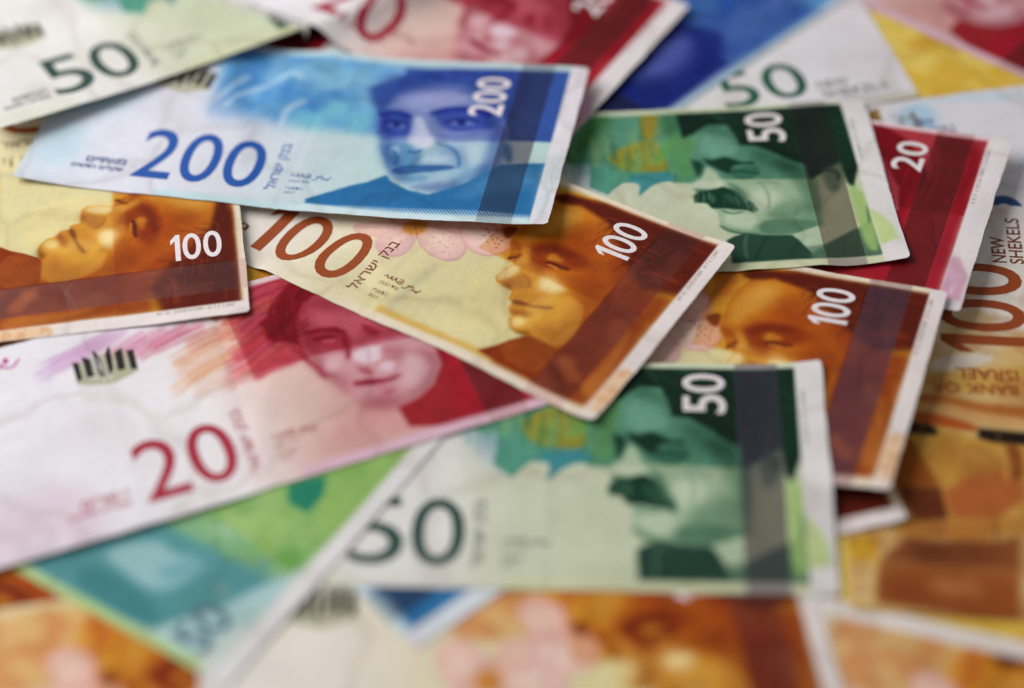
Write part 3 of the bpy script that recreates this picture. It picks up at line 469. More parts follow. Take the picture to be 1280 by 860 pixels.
  ('s',(204,84,116),0.5,0.9,[(74,55.8),(64,55.4),(54,53.6)],3.2),
  ('s',(188,94,122),0.5,0.9,[(74,58.099999999999994),(64,57.7),(58,56.85)],3.2),
  ('s',(196,104,98),0.5,0.9,[(74,60.4),(64,60),(56,58.1)],3.2),
  ('s',(204,114,104),0.5,0.9,[(74,62.699999999999996),(64,62.3),(54,61.35)],3.2),
  ('s',(188,84,110),0.5,0.9,[(74,65),(64,64.6),(58,62.6)],3.2),
  ('s',(196,94,116),0.5,0.9,[(74,67.3),(64,66.9),(56,65.85)],3.2),
  ('s',(204,172,210),2,0.3,[(6.6,56.8),(14.1,59.4),(26.5,63.8)],3.4),
  ('s',(219,184,222),0.25,0.7,[(7.1,56.8),(14.1,59.6),(26.5,64)],0.22317685800157544),
  ('s',(183,185,205),0.25,0.7,[(6.3,58.3),(14,60.9),(26.6,66.2)],0.2870629394508083),
  ('s',(216,185,212),0.25,0.7,[(5.8,59),(14,61.3),(26.3,65.4)],0.2587587884637131),
  ('s',(189,179,195),0.25,0.7,[(7.1,56.5),(14.1,59.3),(26.6,64.2)],0.15709631050045586),
  ('s',(208,154,216),0.25,0.7,[(7.2,55.1),(14.3,57.9),(26.8,62.9)],0.2693317304669009),
  ('s',(211,173,202),0.25,0.7,[(7.2,56),(14.2,58.8),(26.5,63)],0.14262644505091973),
  ('s',(204,173,192),0.25,0.7,[(7.6,54),(14.4,56.9),(26.9,62.1)],0.19332248066675833),
  ('s',(208,175,225),0.25,0.7,[(7.2,57.8),(14,60.7),(26.4,65)],0.296014545279527),
  ('s',(182,169,205),0.25,0.7,[(6.2,55),(14.3,57.4),(26.8,62.3)],0.2625261747884228),
  ('s',(197,161,208),0.25,0.7,[(6.4,58),(14,60.6),(26.7,65.9)],0.19759685072380026),
  ('s',(184,181,198),0.25,0.7,[(7.3,55.3),(14.2,58.1),(26.8,63.3)],0.2811680219992264),
  ('s',(218,167,212),0.25,0.7,[(5.9,57),(14.1,59.3),(26.6,63.9)],0.17746004418261366),
  ('s',(188,170,206),0.25,0.7,[(7,57.8),(14,60.7),(26.3,64.8)],0.22049025877607492),
  ('s',(214,186,216),2,0.3,[(8.5,59.1),(16.6,61),(24.2,63.2)],3.4),
  ('s',(217,164,207),0.25,0.7,[(8.5,59.8),(16.6,61.7),(24.2,64.1)],0.15580954496751315),
  ('s',(208,175,200),0.25,0.7,[(7.4,61.3),(16.5,62.8),(23.9,64.2)],0.2395107833982938),
  ('s',(203,171,208),0.25,0.7,[(7.5,61.7),(16.4,63.3),(24.1,65.6)],0.2943830374863622),
  ('s',(208,195,223),0.25,0.7,[(8.6,61.4),(16.4,63.5),(23.9,65.1)],0.17671030043882252),
  ('s',(196,173,216),0.25,0.7,[(9.1,61.2),(16.4,63.5),(24.3,66.6)],0.23710399816636477),
  ('s',(226,198,210),0.25,0.7,[(7.7,59.5),(16.6,61.1),(24.4,64)],0.25408052891507726),
  ('s',(222,195,224),0.25,0.7,[(9,60.9),(16.4,63.1),(23.9,64.5)],0.14985984012656228),
  ('s',(202,173,203),0.25,0.7,[(8.2,57),(16.8,58.6),(24.3,60.4)],0.1942100602947459),
  ('s',(214,178,231),0.25,0.7,[(8.9,57.6),(16.7,59.6),(24.2,61.1)],0.20924933857166012),
  ('s',(216,175,209),0.25,0.7,[(9.1,56.7),(16.8,58.8),(24.5,61.2)],0.27165929582642384),
  ('s',(208,191,202),0.25,0.7,[(9.2,58.7),(16.6,60.9),(24.4,63.6)],0.1456194676956651),
  ('s',(228,169,219),0.25,0.7,[(8,59.3),(16.6,61.1),(24.3,63.7)],0.24143974747284724),
  ('s',(229,195,207),0.25,0.7,[(8.3,61.5),(16.4,63.4),(23.8,64.7)],0.2492432567036262),
  ('s',(206,160,200),2,0.3,[(10.7,59.7),(19.7,61.8),(29.7,65.2)],3.4),
  ('s',(217,146,179),0.25,0.7,[(10.1,60.3),(19.6,62.2),(29.6,65.2)],0.17002791338630824),
  ('s',(195,153,203),0.25,0.7,[(10.5,59.9),(19.7,61.9),(29.7,65.3)],0.1450085915737574),
  ('s',(185,144,179),0.25,0.7,[(10.5,60),(19.6,62.1),(29.7,65.3)],0.1718321162687332),
  ('s',(200,172,208),0.25,0.7,[(9.7,61.8),(19.5,63.6),(29.6,66.8)],0.29099440001354604),
  ('s',(186,151,179),0.25,0.7,[(10.2,62.1),(19.5,64.1),(29.5,67.3)],0.26580978756123497),
  ('s',(208,142,183),0.25,0.7,[(10.8,60.8),(19.6,63),(29.5,65.7)],0.2625520343618501),
  ('s',(197,155,209),0.25,0.7,[(11.4,60.2),(19.6,62.7),(29.8,66.7)],0.1704982569141444),
  ('s',(202,141,206),0.25,0.7,[(11.1,58.3),(19.8,60.5),(29.6,63)],0.21634539302337508),
  ('s',(205,161,179),0.25,0.7,[(10.6,57.6),(19.8,59.6),(30,63.4)],0.29988392340608405),
  ('s',(187,173,196),0.25,0.7,[(10.8,58.3),(19.8,60.4),(29.6,63)],0.1553201315328285),
  ('s',(221,152,208),0.25,0.7,[(10.8,62.1),(19.4,64.3),(29.4,67)],0.2694835402983846),
  ('s',(201,169,199),0.25,0.7,[(11.4,61.1),(19.5,63.6),(29.7,67.5)],0.2920207776203332),
  ('s',(218,145,179),0.25,0.7,[(11.7,58.3),(19.7,60.8),(29.8,64)],0.1555096236506465),
  ('s',(212,170,206),2,0.3,[(15.6,59.8),(23.3,62.5),(32.6,65.1)],3.4),
  ('s',(203,181,215),0.25,0.7,[(16.2,58.9),(23.4,61.8),(32.7,64.7)],0.1683011860631068),
  ('s',(220,167,211),0.25,0.7,[(16.1,59.9),(23.3,62.8),(32.7,66)],0.22191816684159585),
  ('s',(212,170,219),0.25,0.7,[(16.5,58.5),(23.4,61.5),(32.9,65)],0.14904661074900727),
  ('s',(217,185,186),0.25,0.7,[(14.9,59.2),(23.4,61.6),(32.8,65)],0.15979219513645526),
  ('s',(225,173,206),0.25,0.7,[(16.1,60.9),(23.2,63.7),(32.3,65.6)],0.19231951334499525),
  ('s',(195,155,215),0.25,0.7,[(14.8,60.5),(23.3,62.8),(32.6,65.7)],0.24908817206012662),
  ('s',(195,178,194),0.25,0.7,[(15.3,59.4),(23.4,61.9),(32.5,64.2)],0.2562911175003444),
  ('s',(219,166,218),0.25,0.7,[(15.7,59.9),(23.3,62.5),(32.5,64.9)],0.20186760280722035),
  ('s',(191,183,216),0.25,0.7,[(16.3,61.8),(23.2,64.7),(32.3,67)],0.2486187420763102),
  ('s',(218,170,197),0.25,0.7,[(15.2,61.5),(23.2,64.1),(32.5,66.8)],0.26115715321756167),
  ('s',(225,175,199),0.25,0.7,[(15.4,58.7),(23.4,61.2),(32.8,64.4)],0.2569804217102054),
  ('s',(221,171,209),0.25,0.7,[(16.1,59),(23.4,61.8),(32.8,65.1)],0.21424087442867867),
  ('s',(224,175,215),0.25,0.7,[(16,58),(23.5,60.7),(32.5,62.5)],0.27337836831315687),
  ('s',(206,130,160),2,0.3,[(24.2,57.5),(30.4,59.7),(37,62.8)],3.4),
  ('s',(217,132,144),0.25,0.7,[(25,56.6),(30.5,59.1),(36.8,61.6)],0.23649807850471755),
  ('s',(212,108,152),0.25,0.7,[(23.5,55.7),(30.6,57.5),(36.9,60)],0.15209459693608654),
  ('s',(202,125,140),0.25,0.7,[(23.9,58.1),(30.4,60.2),(36.9,63.4)],0.2644833895652852),
  ('s',(215,124,157),0.25,0.7,[(25,55.8),(30.5,58.2),(37.1,61.5)],0.23272981825038863),
  ('s',(211,132,160),0.25,0.7,[(23.5,56.5),(30.5,58.4),(36.9,61.1)],0.20082311461189703),
  ('s',(212,142,159),0.25,0.7,[(24.6,58.8),(30.3,61.2),(37,64.8)],0.15927700922827287),
  ('s',(206,142,139),0.25,0.7,[(23.5,56.4),(30.5,58.2),(37.2,61.7)],0.1948163110593304),
  ('s',(208,123,165),0.25,0.7,[(24.8,56.6),(30.5,59),(37.1,62.6)],0.15769997157039306),
  ('s',(215,132,150),0.25,0.7,[(24.2,56.3),(30.5,58.4),(36.8,60.7)],0.18087226226767134),
  ('s',(219,131,168),0.25,0.7,[(24.2,55.6),(30.6,57.7),(37,60.3)],0.1892626957282304),
  ('s',(194,124,170),0.25,0.7,[(23.5,57.8),(30.4,59.7),(37.2,63.8)],0.17639917455787188),
  ('s',(196,121,171),0.25,0.7,[(25,55.6),(30.5,58.1),(37.2,61.6)],0.2999043404699785),
  ('s',(210,113,163),0.25,0.7,[(23.3,58.9),(30.3,60.8),(36.9,64)],0.2642719200044903),
  ('s',(212,140,164),2,0.3,[(28,56),(36.1,59.5),(42.5,62.2)],3.4),
  ('s',(218,139,156),0.25,0.7,[(28.9,53.6),(36.2,57.4),(42.9,60.8)],0.22990920617862243),
  ('s',(201,123,169),0.25,0.7,[(29.1,53.1),(36.2,57),(42.6,59.1)],0.16071374772138572),
  ('s',(207,126,147),0.25,0.7,[(28.5,55.3),(36.1,59),(42.5,61.6)],0.17033723928276406),
  ('s',(197,125,167),0.25,0.7,[(28.8,55.2),(36.1,59),(42.4,61)],0.27405420558082727),
  ('s',(192,155,176),0.25,0.7,[(28.2,55),(36.1,58.6),(42.8,62.1)],0.15251632391104805),
  ('s',(217,147,165),0.25,0.7,[(27.7,56),(36.1,59.5),(42.6,62.4)],0.29141808088846777),
  ('s',(226,129,176),0.25,0.7,[(27,58.1),(36,61.3),(42.4,63.9)],0.1469577948918401),
  ('s',(190,142,145),0.25,0.7,[(28.5,56.3),(36,60),(42.6,63)],0.21331361218856568),
  ('s',(207,155,169),0.25,0.7,[(28.2,56.5),(36,60.2),(42.4,62.6)],0.24880353676801215),
  ('s',(201,125,161),0.25,0.7,[(27.6,53.9),(36.2,57.2),(42.6,59.4)],0.20394399013122433),
  ('s',(200,121,179),0.25,0.7,[(27.1,57.9),(36,61.1),(42.3,63.3)],0.21582629091044245),
  ('s',(205,133,160),0.25,0.7,[(28.1,58.1),(35.9,61.8),(42.2,63.9)],0.27494075743931556),
  ('s',(193,122,162),0.25,0.7,[(28.7,56.2),(36,60),(42.6,63)],0.26390177332146564),
  ('s',(206,126,150),2,0.3,[(32.6,54.6),(39.3,58.2),(47.9,60.6)],3.4),
  ('s',(193,141,160),0.25,0.7,[(32,56.4),(39.2,59.8),(47.7,61.8)],0.29971932098836096),
  ('s',(209,104,142),0.25,0.7,[(31.8,56.9),(39.2,60.3),(47.8,62.8)],0.2757320130087635),
  ('s',(195,130,130),0.25,0.7,[(32.9,55.5),(39.2,59.2),(47.7,61.2)],0.27869860491776255),
  ('s',(215,140,131),0.25,0.7,[(33,52.9),(39.4,56.6),(48.1,59.3)],0.20892804742460336),
  ('s',(196,126,164),0.25,0.7,[(33.4,55.6),(39.2,59.6),(47.8,61.8)],0.1884556282826773),
  ('s',(185,124,147),0.25,0.7,[(33.2,52.9),(39.4,56.6),(48,59.3)],0.27720499285855743),
  ('s',(204,141,165),0.25,0.7,[(32.4,53.8),(39.4,57.3),(47.9,59.6)],0.2759300110640487),
  ('s',(194,127,150),0.25,0.7,[(33.3,54.1),(39.3,57.9),(47.7,59.8)],0.19354125843051223),
  ('s',(211,116,153),0.25,0.7,[(33.3,55.4),(39.2,59.3),(48,62.4)],0.2705230023344414),
  ('s',(203,107,141),0.25,0.7,[(32.7,53.2),(39.4,56.8),(48.1,59.6)],0.21294318748775273),
  ('s',(194,115,140),0.25,0.7,[(32.1,54.3),(39.3,57.7),(48,60.4)],0.27126258893832156),
  ('s',(207,128,140),0.25,0.7,[(32.2,56),(39.2,59.4),(47.7,61.5)],0.18951718421032238),
  ('s',(220,104,148),0.25,0.7,[(32.7,55.4),(39.3,59),(48,61.9)],0.2622962296718772),
  ('s',(206,120,140),2,0.3,[(36.6,56.2),(44.3,58.3),(52,60)],3.4),
  ('s',(185,110,143),0.25,0.7,[(36.6,56),(44.4,58.2),(52.3,60.7)],0.21384977559426993),
  ('s',(205,113,140),0.25,0.7,[(36.8,56.6),(44.3,58.9),(52,60.5)],0.28786893746225883),
  ('s',(188,123,151),0.25,0.7,[(36.3,55.4),(44.4,57.4),(51.8,58.2)],0.17588878056833063),
  ('s',(188,126,133),0.25,0.7,[(36.4,54.9),(44.4,56.9),(52,58.2)],0.21533337846963063),
  ('s',(186,124,121),0.25,0.7,[(37,56.2),(44.3,58.5),(51.8,59.3)],0.16047689414742036),
  ('s',(200,99,120),0.25,0.7,[(35.9,54.4),(44.5,56.2),(52.1,57.9)],0.2270099497179685),
  ('s',(207,105,122),0.25,0.7,[(36.3,56.1),(44.4,58.1),(52.1,59.8)],0.27430319919576873),
  ('s',(209,100,133),0.25,0.7,[(36.1,57.7),(44.3,59.7),(52.1,61.7)],0.29412666920063),
  ('s',(208,106,145),0.25,0.7,[(35.8,56.7),(44.3,58.6),(51.8,59.3)],0.15493969996451107),
  ('s',(196,119,124),0.25,0.7,[(37.2,55.8),(44.4,58.2),(52.1,60)],0.2026936244110028),
  ('s',(219,104,136),0.25,0.7,[(37,56.5),(44.3,58.9),(52.1,60.7)],0.22396076688271843),
  ('s',(184,112,133),0.25,0.7,[(36.3,54),(44.5,56),(51.9,56.8)],0.16475524623444895),
  ('s',(196,117,145),0.25,0.7,[(36.1,54.4),(44.5,56.2),(52.1,57.6)],0.1517237780097441),
  ('s',(222,156,120),2,0.3,[(40.5,49.5),(50,53),(59.4,55.5)],3.4),
  ('s',(228,136,107),0.25,0.7,[(39.7,51.9),(49.9,55.1),(59.2,57.2)],0.29891128024430547),
  ('s',(217,161,126),0.25,0.7,[(40,48.8),(50,52.1),(59.6,55.1)],0.16426631886296061),
  ('s',(214,170,108),0.25,0.7,[(40.6,47.3),(50.1,50.7),(59.8,54.2)],0.23592803056965087),
  ('s',(204,166,99),0.25,0.7,[(40.1,50.2),(50,53.5),(59.6,56.6)],0.23704449140562972),
  ('s',(204,151,132),0.25,0.7,[(41.1,47.4),(50.1,51.1),(59.3,53)],0.2734923487171235),
  ('s',(210,163,107),0.25,0.7,[(39.8,49),(50,52.2),(59.5,54.9)],0.28423338703823026),
  ('s',(212,167,128),0.25,0.7,[(40,52),(49.9,55.3),(59.1,57)],0.20423049043597635),
  ('s',(231,144,121),0.25,0.7,[(40,49),(50,52.3),(59.3,54.5)],0.2761651298410721),
  ('s',(200,166,117),0.25,0.7,[(40.3,48.4),(50.1,51.8),(59.3,53.7)],0.21956946956477924),
  ('s',(207,159,124),0.25,0.7,[(39.7,49.2),(50,52.3),(59.2,54)],0.26792233053000225),
  ('s',(206,165,130),0.25,0.7,[(40.7,48.7),(50,52.3),(59.3,54.4)],0.24952168350006693),
  ('s',(208,170,131),0.25,0.7,[(40,47.5),(50.1,50.7),(59.7,53.8)],0.26628857467549283),
  ('s',(210,164,126),0.25,0.7,[(40.6,50.1),(50,53.6),(59.4,56.2)],0.21391716059278926),
  ('s',(226,170,140),2,0.3,[(40.2,46),(50.8,50.6),(59.7,53.9)],3.4),
  ('s',(221,155,154),0.25,0.7,[(40.5,47.8),(50.7,52.5),(59.7,56.2)],0.28714811250769157),
  ('s',(232,151,127),0.25,0.7,[(39.9,44.8),(50.8,49.2),(59.9,53.2)],0.25994928488706553),
  ('s',(218,170,133),0.25,0.7,[(40.6,44.1),(50.8,48.8),(59.8,52.1)],0.2924861308626736),
  ('s',(212,170,138),0.25,0.7,[(40.9,46.4),(50.7,51.3),(59.8,55.1)],0.28926519123454697),
  ('s',(226,163,154),0.25,0.7,[(39.5,48.5),(50.6,52.8),(59.7,56.6)],0.192179983920438),
  ('s',(227,153,140),0.25,0.7,[(40.8,45.7),(50.8,50.4),(59.9,54.6)],0.26093419920276995),
  ('s',(219,183,139),0.25,0.7,[(40.4,45.9),(50.8,50.5),(59.6,53.7)],0.1958898462058301),
  ('s',(219,160,129),0.25,0.7,[(39.7,44.5),(50.8,48.8),(59.7,52.1)],0.17003670413679808),
  ('s',(223,180,130),0.25,0.7,[(40.5,47.5),(50.7,52.2),(59.8,56.2)],0.16796817600245187),
  ('s',(227,175,149),0.25,0.7,[(39.4,46.9),(50.7,51.2),(59.6,54.5)],0.16955683906147612),
  ('s',(207,177,143),0.25,0.7,[(40.5,47.6),(50.7,52.3),(59.8,56.3)],0.1981538462553201),
  ('s',(209,172,120),0.25,0.7,[(40.9,46.5),(50.7,51.4),(59.6,54.5)],0.26456390757948484),
  ('s',(241,171,119),0.25,0.7,[(40.5,48),(50.6,52.7),(59.4,55.4)],0.1677645205466663),
  ('s',(214,130,110),2,0.3,[(45.2,53.8),(53.7,55.7),(60.6,57.2)],3.4),
  ('s',(210,116,104),0.25,0.7,[(45.3,53.5),(53.7,55.4),(60.5,56.5)],0.16561632467708337),
  ('s',(201,119,118),0.25,0.7,[(45.2,54.3),(53.7,56.2),(60.8,58.2)],0.1973772732542379),
  ('s',(208,128,111),0.25,0.7,[(45.7,56),(53.6,58.2),(60.3,58.8)],0.2635850058713577),
  ('s',(198,142,91),0.25,0.7,[(45.1,52.6),(53.7,54.5),(60.5,55.4)],0.2738971202572431),
  ('s',(216,123,101),0.25,0.7,[(46,51.4),(53.8,53.6),(60.8,55.3)],0.18800849330924374),
  ('s',(221,124,105),0.25,0.7,[(45.2,55.2),(53.6,57.1),(60.5,58.3)],0.2408434922724208),
  ('s',(195,142,116),0.25,0.7,[(44.4,56.6),(53.6,58.2),(60.7,60.3)],0.16387329215132107),
  ('s',(201,108,113),0.25,0.7,[(45.3,51.6),(53.8,53.4),(60.8,55)],0.17091361114271567),
  ('s',(204,114,102),0.25,0.7,[(45.3,51.8),(53.8,53.7),(60.5,54.5)],0.25233579915613075),
  ('s',(211,121,116),0.25,0.7,[(45.2,54.6),(53.6,56.5),(60.9,58.8)],0.18523422216951066),
  ('s',(195,120,99),0.25,0.7,[(45.1,55.4),(53.6,57.3),(60.7,59.2)],0.271602332857615),
  ('s',(200,126,105),0.25,0.7,[(44.5,53.8),(53.7,55.3),(60.9,57.6)],0.2466610125394008),
  ('s',(206,130,124),0.25,0.7,[(45.7,55.3),(53.6,57.4),(60.6,59)],0.19224635392951406),
  ('s',(228,186,160),2,0.3,[(37.7,39.5),(47.6,44.6),(58.7,48.5)],3.4),
  ('s',(243,186,151),0.25,0.7,[(37.3,40.8),(47.5,45.9),(58.5,49)],0.2783767419719835),
  ('s',(212,194,141),0.25,0.7,[(37.3,38),(47.7,42.9),(58.7,46.3)],0.18329383836883556),
  ('s',(228,172,140),0.25,0.7,[(38.3,38.9),(47.6,44.3),(58.8,48.3)],0.2293870347847245),
  ('s',(216,174,141),0.25,0.7,[(37,41),(47.5,45.9),(58.6,49.5)],0.28183961780122946),
  ('s',(227,171,167),0.25,0.7,[(37.4,38.3),(47.7,43.3),(59,47.8)],0.29059166549748366),
  ('s',(229,187,145),0.25,0.7,[(37.5,41.6),(47.5,46.7),(58.8,51.1)],0.23216328332175623),
  ('s',(230,199,143),0.25,0.7,[(37.1,37.6),(47.7,42.4),(58.6,45.4)],0.27408037205542807),
  ('s',(222,189,161),0.25,0.7,[(37.6,41.6),(47.5,46.9),(58.8,51.2)],0.15770192983367556),
  ('s',(209,190,140),0.25,0.7,[(38,37.3),(47.7,42.5),(59.1,47.1)],0.2499596391290536),
  ('s',(230,168,165),0.25,0.7,[(38.2,38.7),(47.6,44),(58.6,47.1)],0.2693706103767559),
  ('s',(207,164,151),0.25,0.7,[(37,40),(47.6,44.9),(58.8,49)],0.16669580680669993),
  ('s',(233,188,147),0.25,0.7,[(38.3,40),(47.6,45.4),(58.8,49.4)],0.20337417807449104),
  ('s',(235,184,152),0.25,0.7,[(37.1,40.3),(47.6,45.2),(58.8,49.3)],0.2577519103322036),
  ('s',(220,150,110),2,0.3,[(42.5,41.6),(50.7,45.5),(58.6,45.4)],3.4),
  ('s',(198,150,90),0.25,0.7,[(42.1,43),(50.6,46.8),(58.2,45.8)],0.15881076149690282),
  ('s',(233,156,121),0.25,0.7,[(41.9,41.2),(50.7,44.9),(58.8,45.7)],0.2683838442839973),
  ('s',(223,140,115),0.25,0.7,[(42.1,41.4),(50.7,45.1),(58.5,44.8)],0.2810939790681032),
  ('s',(203,160,101),0.25,0.7,[(41.7,42.6),(50.6,46.2),(58.4,45.6)],0.14367813038002436),
  ('s',(228,132,113),0.25,0.7,[(42.6,41),(50.7,44.9),(58.8,45.5)],0.1471968520718887),
  ('s',(211,136,96),0.25,0.7,[(41.8,44),(50.6,47.7),(58.6,48.3)],0.29915846887263975),
  ('s',(202,130,120),0.25,0.7,[(41.7,41.3),(50.7,44.8),(58.7,45.1)],0.18123580234820394),
  ('s',(199,165,109),0.25,0.7,[(41.9,41),(50.7,44.6),(58.7,45.1)],0.2261830995683477),
  ('s',(210,143,95),0.25,0.7,[(42.1,43.4),(50.6,47.2),(58.5,47.3)],0.23956023422621486),
  ('s',(219,163,117),0.25,0.7,[(42.8,39.7),(50.8,43.7),(58.4,42.8)],0.14976357767237242),
  ('s',(219,147,110),0.25,0.7,[(42.8,39.5),(50.8,43.4),(58.4,42.6)],0.18343049864538497),
  ('s',(222,151,90),0.25,0.7,[(43.3,42),(50.6,46.3),(58.3,45.4)],0.25384040779062994),
  ('s',(208,162,99),0.25,0.7,[(41.8,41),(50.7,44.5),(58.5,44.3)],0.1554355695160425),
  ('s',(228,190,168),2,0.3,[(42.2,35.7),(50.4,39.5),(57.9,41)],3.4),
  ('s',(224,186,182),0.25,0.7,[(42.6,37.3),(50.3,41.3),(57.8,42.7)],0.19270800217845188),
  ('s',(215,185,170),0.25,0.7,[(42.1,36.9),(50.3,40.7),(57.7,41.5)],0.16411677786986173),
  ('s',(215,194,171),0.25,0.7,[(42,37.9),(50.2,41.7),(57.9,43.4)],0.18146549132492518),
  ('s',(238,205,167),0.25,0.7,[(42.8,37.1),(50.3,41.2),(57.8,42.5)],0.14661101715269984),
  ('s',(209,185,159),0.25,0.7,[(42.4,35.9),(50.3,39.8),(58.2,42.1)],0.28002152114957624),
  ('s',(212,175,151),0.25,0.7,[(42.9,37.5),(50.2,41.6),(57.9,43.4)],0.20497440177016593),
  ('s',(219,188,166),0.25,0.7,[(43,35.3),(50.4,39.4),(58.1,41.5)],0.15946552623692972),
  ('s',(243,174,164),0.25,0.7,[(42.1,36.3),(50.3,40.1),(57.9,41.7)],0.16182492790237465),
  ('s',(224,179,175),0.25,0.7,[(43.1,34.4),(50.4,38.5),(57.9,39.8)],0.2740103630871008),
  ('s',(218,201,174),0.25,0.7,[(42.7,35),(50.4,39),(58.1,41.2)],0.29287988551736455),
  ('s',(238,199,180),0.25,0.7,[(42.7,35.3),(50.4,39.3),(57.9,40.8)],0.1699990584221372),
  ('s',(227,197,177),0.25,0.7,[(41.6,34.9),(50.4,38.4),(57.7,39.1)],0.1976783442421879),
  ('s',(206,168,181),0.25,0.7,[(41.6,34.1),(50.4,37.6),(58,38.9)],0.1527148685326069),
  ('s',(196,80,100),2,0.3,[(52.7,42.6),(59.8,44.9),(65.2,45.9)],3.4),
  ('s',(206,75,82),0.25,0.7,[(52.1,44.6),(59.8,46.7),(64.9,46.9)],0.23945381632444324),
  ('s',(180,92,97),0.25,0.7,[(53.5,42.4),(59.8,45),(65,45.4)],0.15861990020429323),
  ('s',(211,61,103),0.25,0.7,[(53.1,44.2),(59.8,46.8),(65.3,48.2)],0.22535897718730755),
  ('s',(175,75,104),0.25,0.7,[(52.6,42.7),(59.8,44.9),(65.4,46.6)],0.1498978895969472),
  ('s',(209,69,79),0.25,0.7,[(52,42.7),(59.8,44.7),(65,45.1)],0.2151878945854545),
  ('s',(175,87,102),0.25,0.7,[(53.5,42.6),(59.8,45.2),(65.5,47.1)],0.17162296723030152),
  ('s',(211,68,115),0.25,0.7,[(53.4,40.2),(59.9,42.7),(65.4,44.3)],0.24445855228512267),
  ('s',(184,82,98),0.25,0.7,[(53.3,44.1),(59.8,46.7),(64.9,47)],0.19392394593318246),
  ('s',(179,95,88),0.25,0.7,[(52.2,42.6),(59.8,44.7),(65,45.2)],0.21556008499487156),
  ('s',(181,64,95),0.25,0.7,[(52.7,40.6),(59.9,42.8),(65.1,43.4)],0.22306439244014759),
  ('s',(178,74,114),0.25,0.7,[(51.8,43.9),(59.8,45.9),(65,46.5)],0.17559852468540071),
  ('s',(175,73,100),0.25,0.7,[(52.5,41.9),(59.9,44.2),(65.1,44.7)],0.247825242173894),
  ('s',(209,66,110),0.25,0.7,[(52,40.6),(59.9,42.6),(65,42.9)],0.1908124289864202),
  ('s',(200,90,104),2,0.3,[(52.4,39.2),(60.8,40.9),(69.5,41.1)],3.4),
  ('s',(196,79,100),0.25,0.7,[(52.6,36.7),(60.9,38.5),(69.7,39.2)],0.1876323464174431),
  ('s',(193,79,98),0.25,0.7,[(52.2,37.9),(60.8,39.5),(69.5,39.5)],0.21465429845645895),
  ('s',(198,105,103),0.25,0.7,[(51.6,40.8),(60.7,42.3),(69.4,42.2)],0.20490083940007897),
  ('s',(215,76,87),0.25,0.7,[(53,38.1),(60.8,40.1),(69.7,40.8)],0.1446497152084581),
  ('s',(195,81,98),0.25,0.7,[(52.9,39.6),(60.8,41.6),(69.3,41.3)],0.20294377055626323),
  ('s',(201,97,112),0.25,0.7,[(53,37.2),(60.8,39.1),(69.7,39.7)],0.17412393038730364),
  ('s',(207,86,84),0.25,0.7,[(52.9,41),(60.7,43),(69.5,43.4)],0.2365089090752918),
  ('s',(185,88,102),0.25,0.7,[(52,39),(60.8,40.7),(69.4,40.7)],0.26762221533800196),
  ('s',(204,94,114),0.25,0.7,[(52.8,40),(60.7,42),(69.3,41.8)],0.1793993252965275),
  ('s',(205,93,84),0.25,0.7,[(52.1,37.8),(60.8,39.4),(69.2,38.7)],0.2679466460598993),
  ('s',(183,95,96),0.25,0.7,[(53.3,36.7),(60.9,38.8),(69.6,39.3)],0.17691626416230688),
  ('s',(211,97,83),0.25,0.7,[(53.1,38.5),(60.8,40.5),(69.3,40.1)],0.29760470390516947),
  ('s',(197,72,99),0.25,0.7,[(52.4,40.6),(60.7,42.4),(69.4,42.4)],0.23430286316355878),
  ('s',(190,70,90),2,0.3,[(55.3,44.1),(61.6,48.4),(66.6,50.6)],3.4),
  ('s',(175,63,88),0.25,0.7,[(55.8,42.4),(61.7,46.8),(66.5,48.3)],0.2740487863254678),
  ('s',(175,80,83),0.25,0.7,[(54.7,44),(61.6,47.9),(66.4,49.2)],0.2000905882386863),
  ('s',(173,68,74),0.25,0.7,[(55.7,43.6),(61.6,48),(66.4,49.3)],0.23157549626657925),
  ('s',(199,71,92),0.25,0.7,[(54.3,45.9),(61.6,49.8),(66.7,52.3)],0.2994617001235734),
  ('s',(181,59,98),0.25,0.7,[(55,46.5),(61.5,50.6),(66.8,53.7)],0.16727635605870877),
  ('s',(182,65,97),0.25,0.7,[(54.9,42.7),(61.7,46.7),(66.6,48.7)],0.1646101207474756),
  ('s',(177,53,93),0.25,0.7,[(55.5,45.5),(61.6,49.8),(66.6,52)],0.17943656426309518),
  ('s',(201,55,73),0.25,0.7,[(55.3,44.1),(61.6,48.4),(66.7,50.9)],0.27236399399670547),
  ('s',(182,61,68),0.25,0.7,[(55.4,44.3),(61.6,48.6),(66.4,50.1)],0.26301971935931423),
  ('s',(194,70,86),0.25,0.7,[(55.4,43.5),(61.6,47.7),(66.7,50.1)],0.1937493040408368),
  ('s',(198,55,73),0.25,0.7,[(54.8,44.2),(61.6,48.3),(66.8,50.9)],0.2944033723870275),
  ('s',(171,72,81),0.25,0.7,[(54.5,45.2),(61.6,49.1),(66.4,50.6)],0.16482166201063567),
  ('s',(205,61,87),0.25,0.7,[(55.1,45.2),(61.6,49.4),(66.4,50.9)],0.14165658826447514),
  ('s',(196,84,100),2,0.3,[(57.8,36),(63.9,37.2),(69.4,37.5)],3.4),
  ('s',(208,73,87),0.25,0.7,[(58.2,36.6),(63.9,37.9),(69.1,37.4)],0.24163043514239552),
  ('s',(186,94,95),0.25,0.7,[(58.5,35.5),(63.9,36.9),(69.1,36.5)],0.2841836371031743),
  ('s',(186,90,81),0.25,0.7,[(57.2,35.7),(63.9,36.6),(69.2,36.3)],0.2857908533942833),
  ('s',(196,69,115),0.25,0.7,[(58.2,37.1),(63.9,38.4),(69.3,38.6)],0.28287650745902015),
  ('s',(193,82,99),0.25,0.7,[(58,36.9),(63.9,38.1),(69.2,38.1)],0.239309445166349),
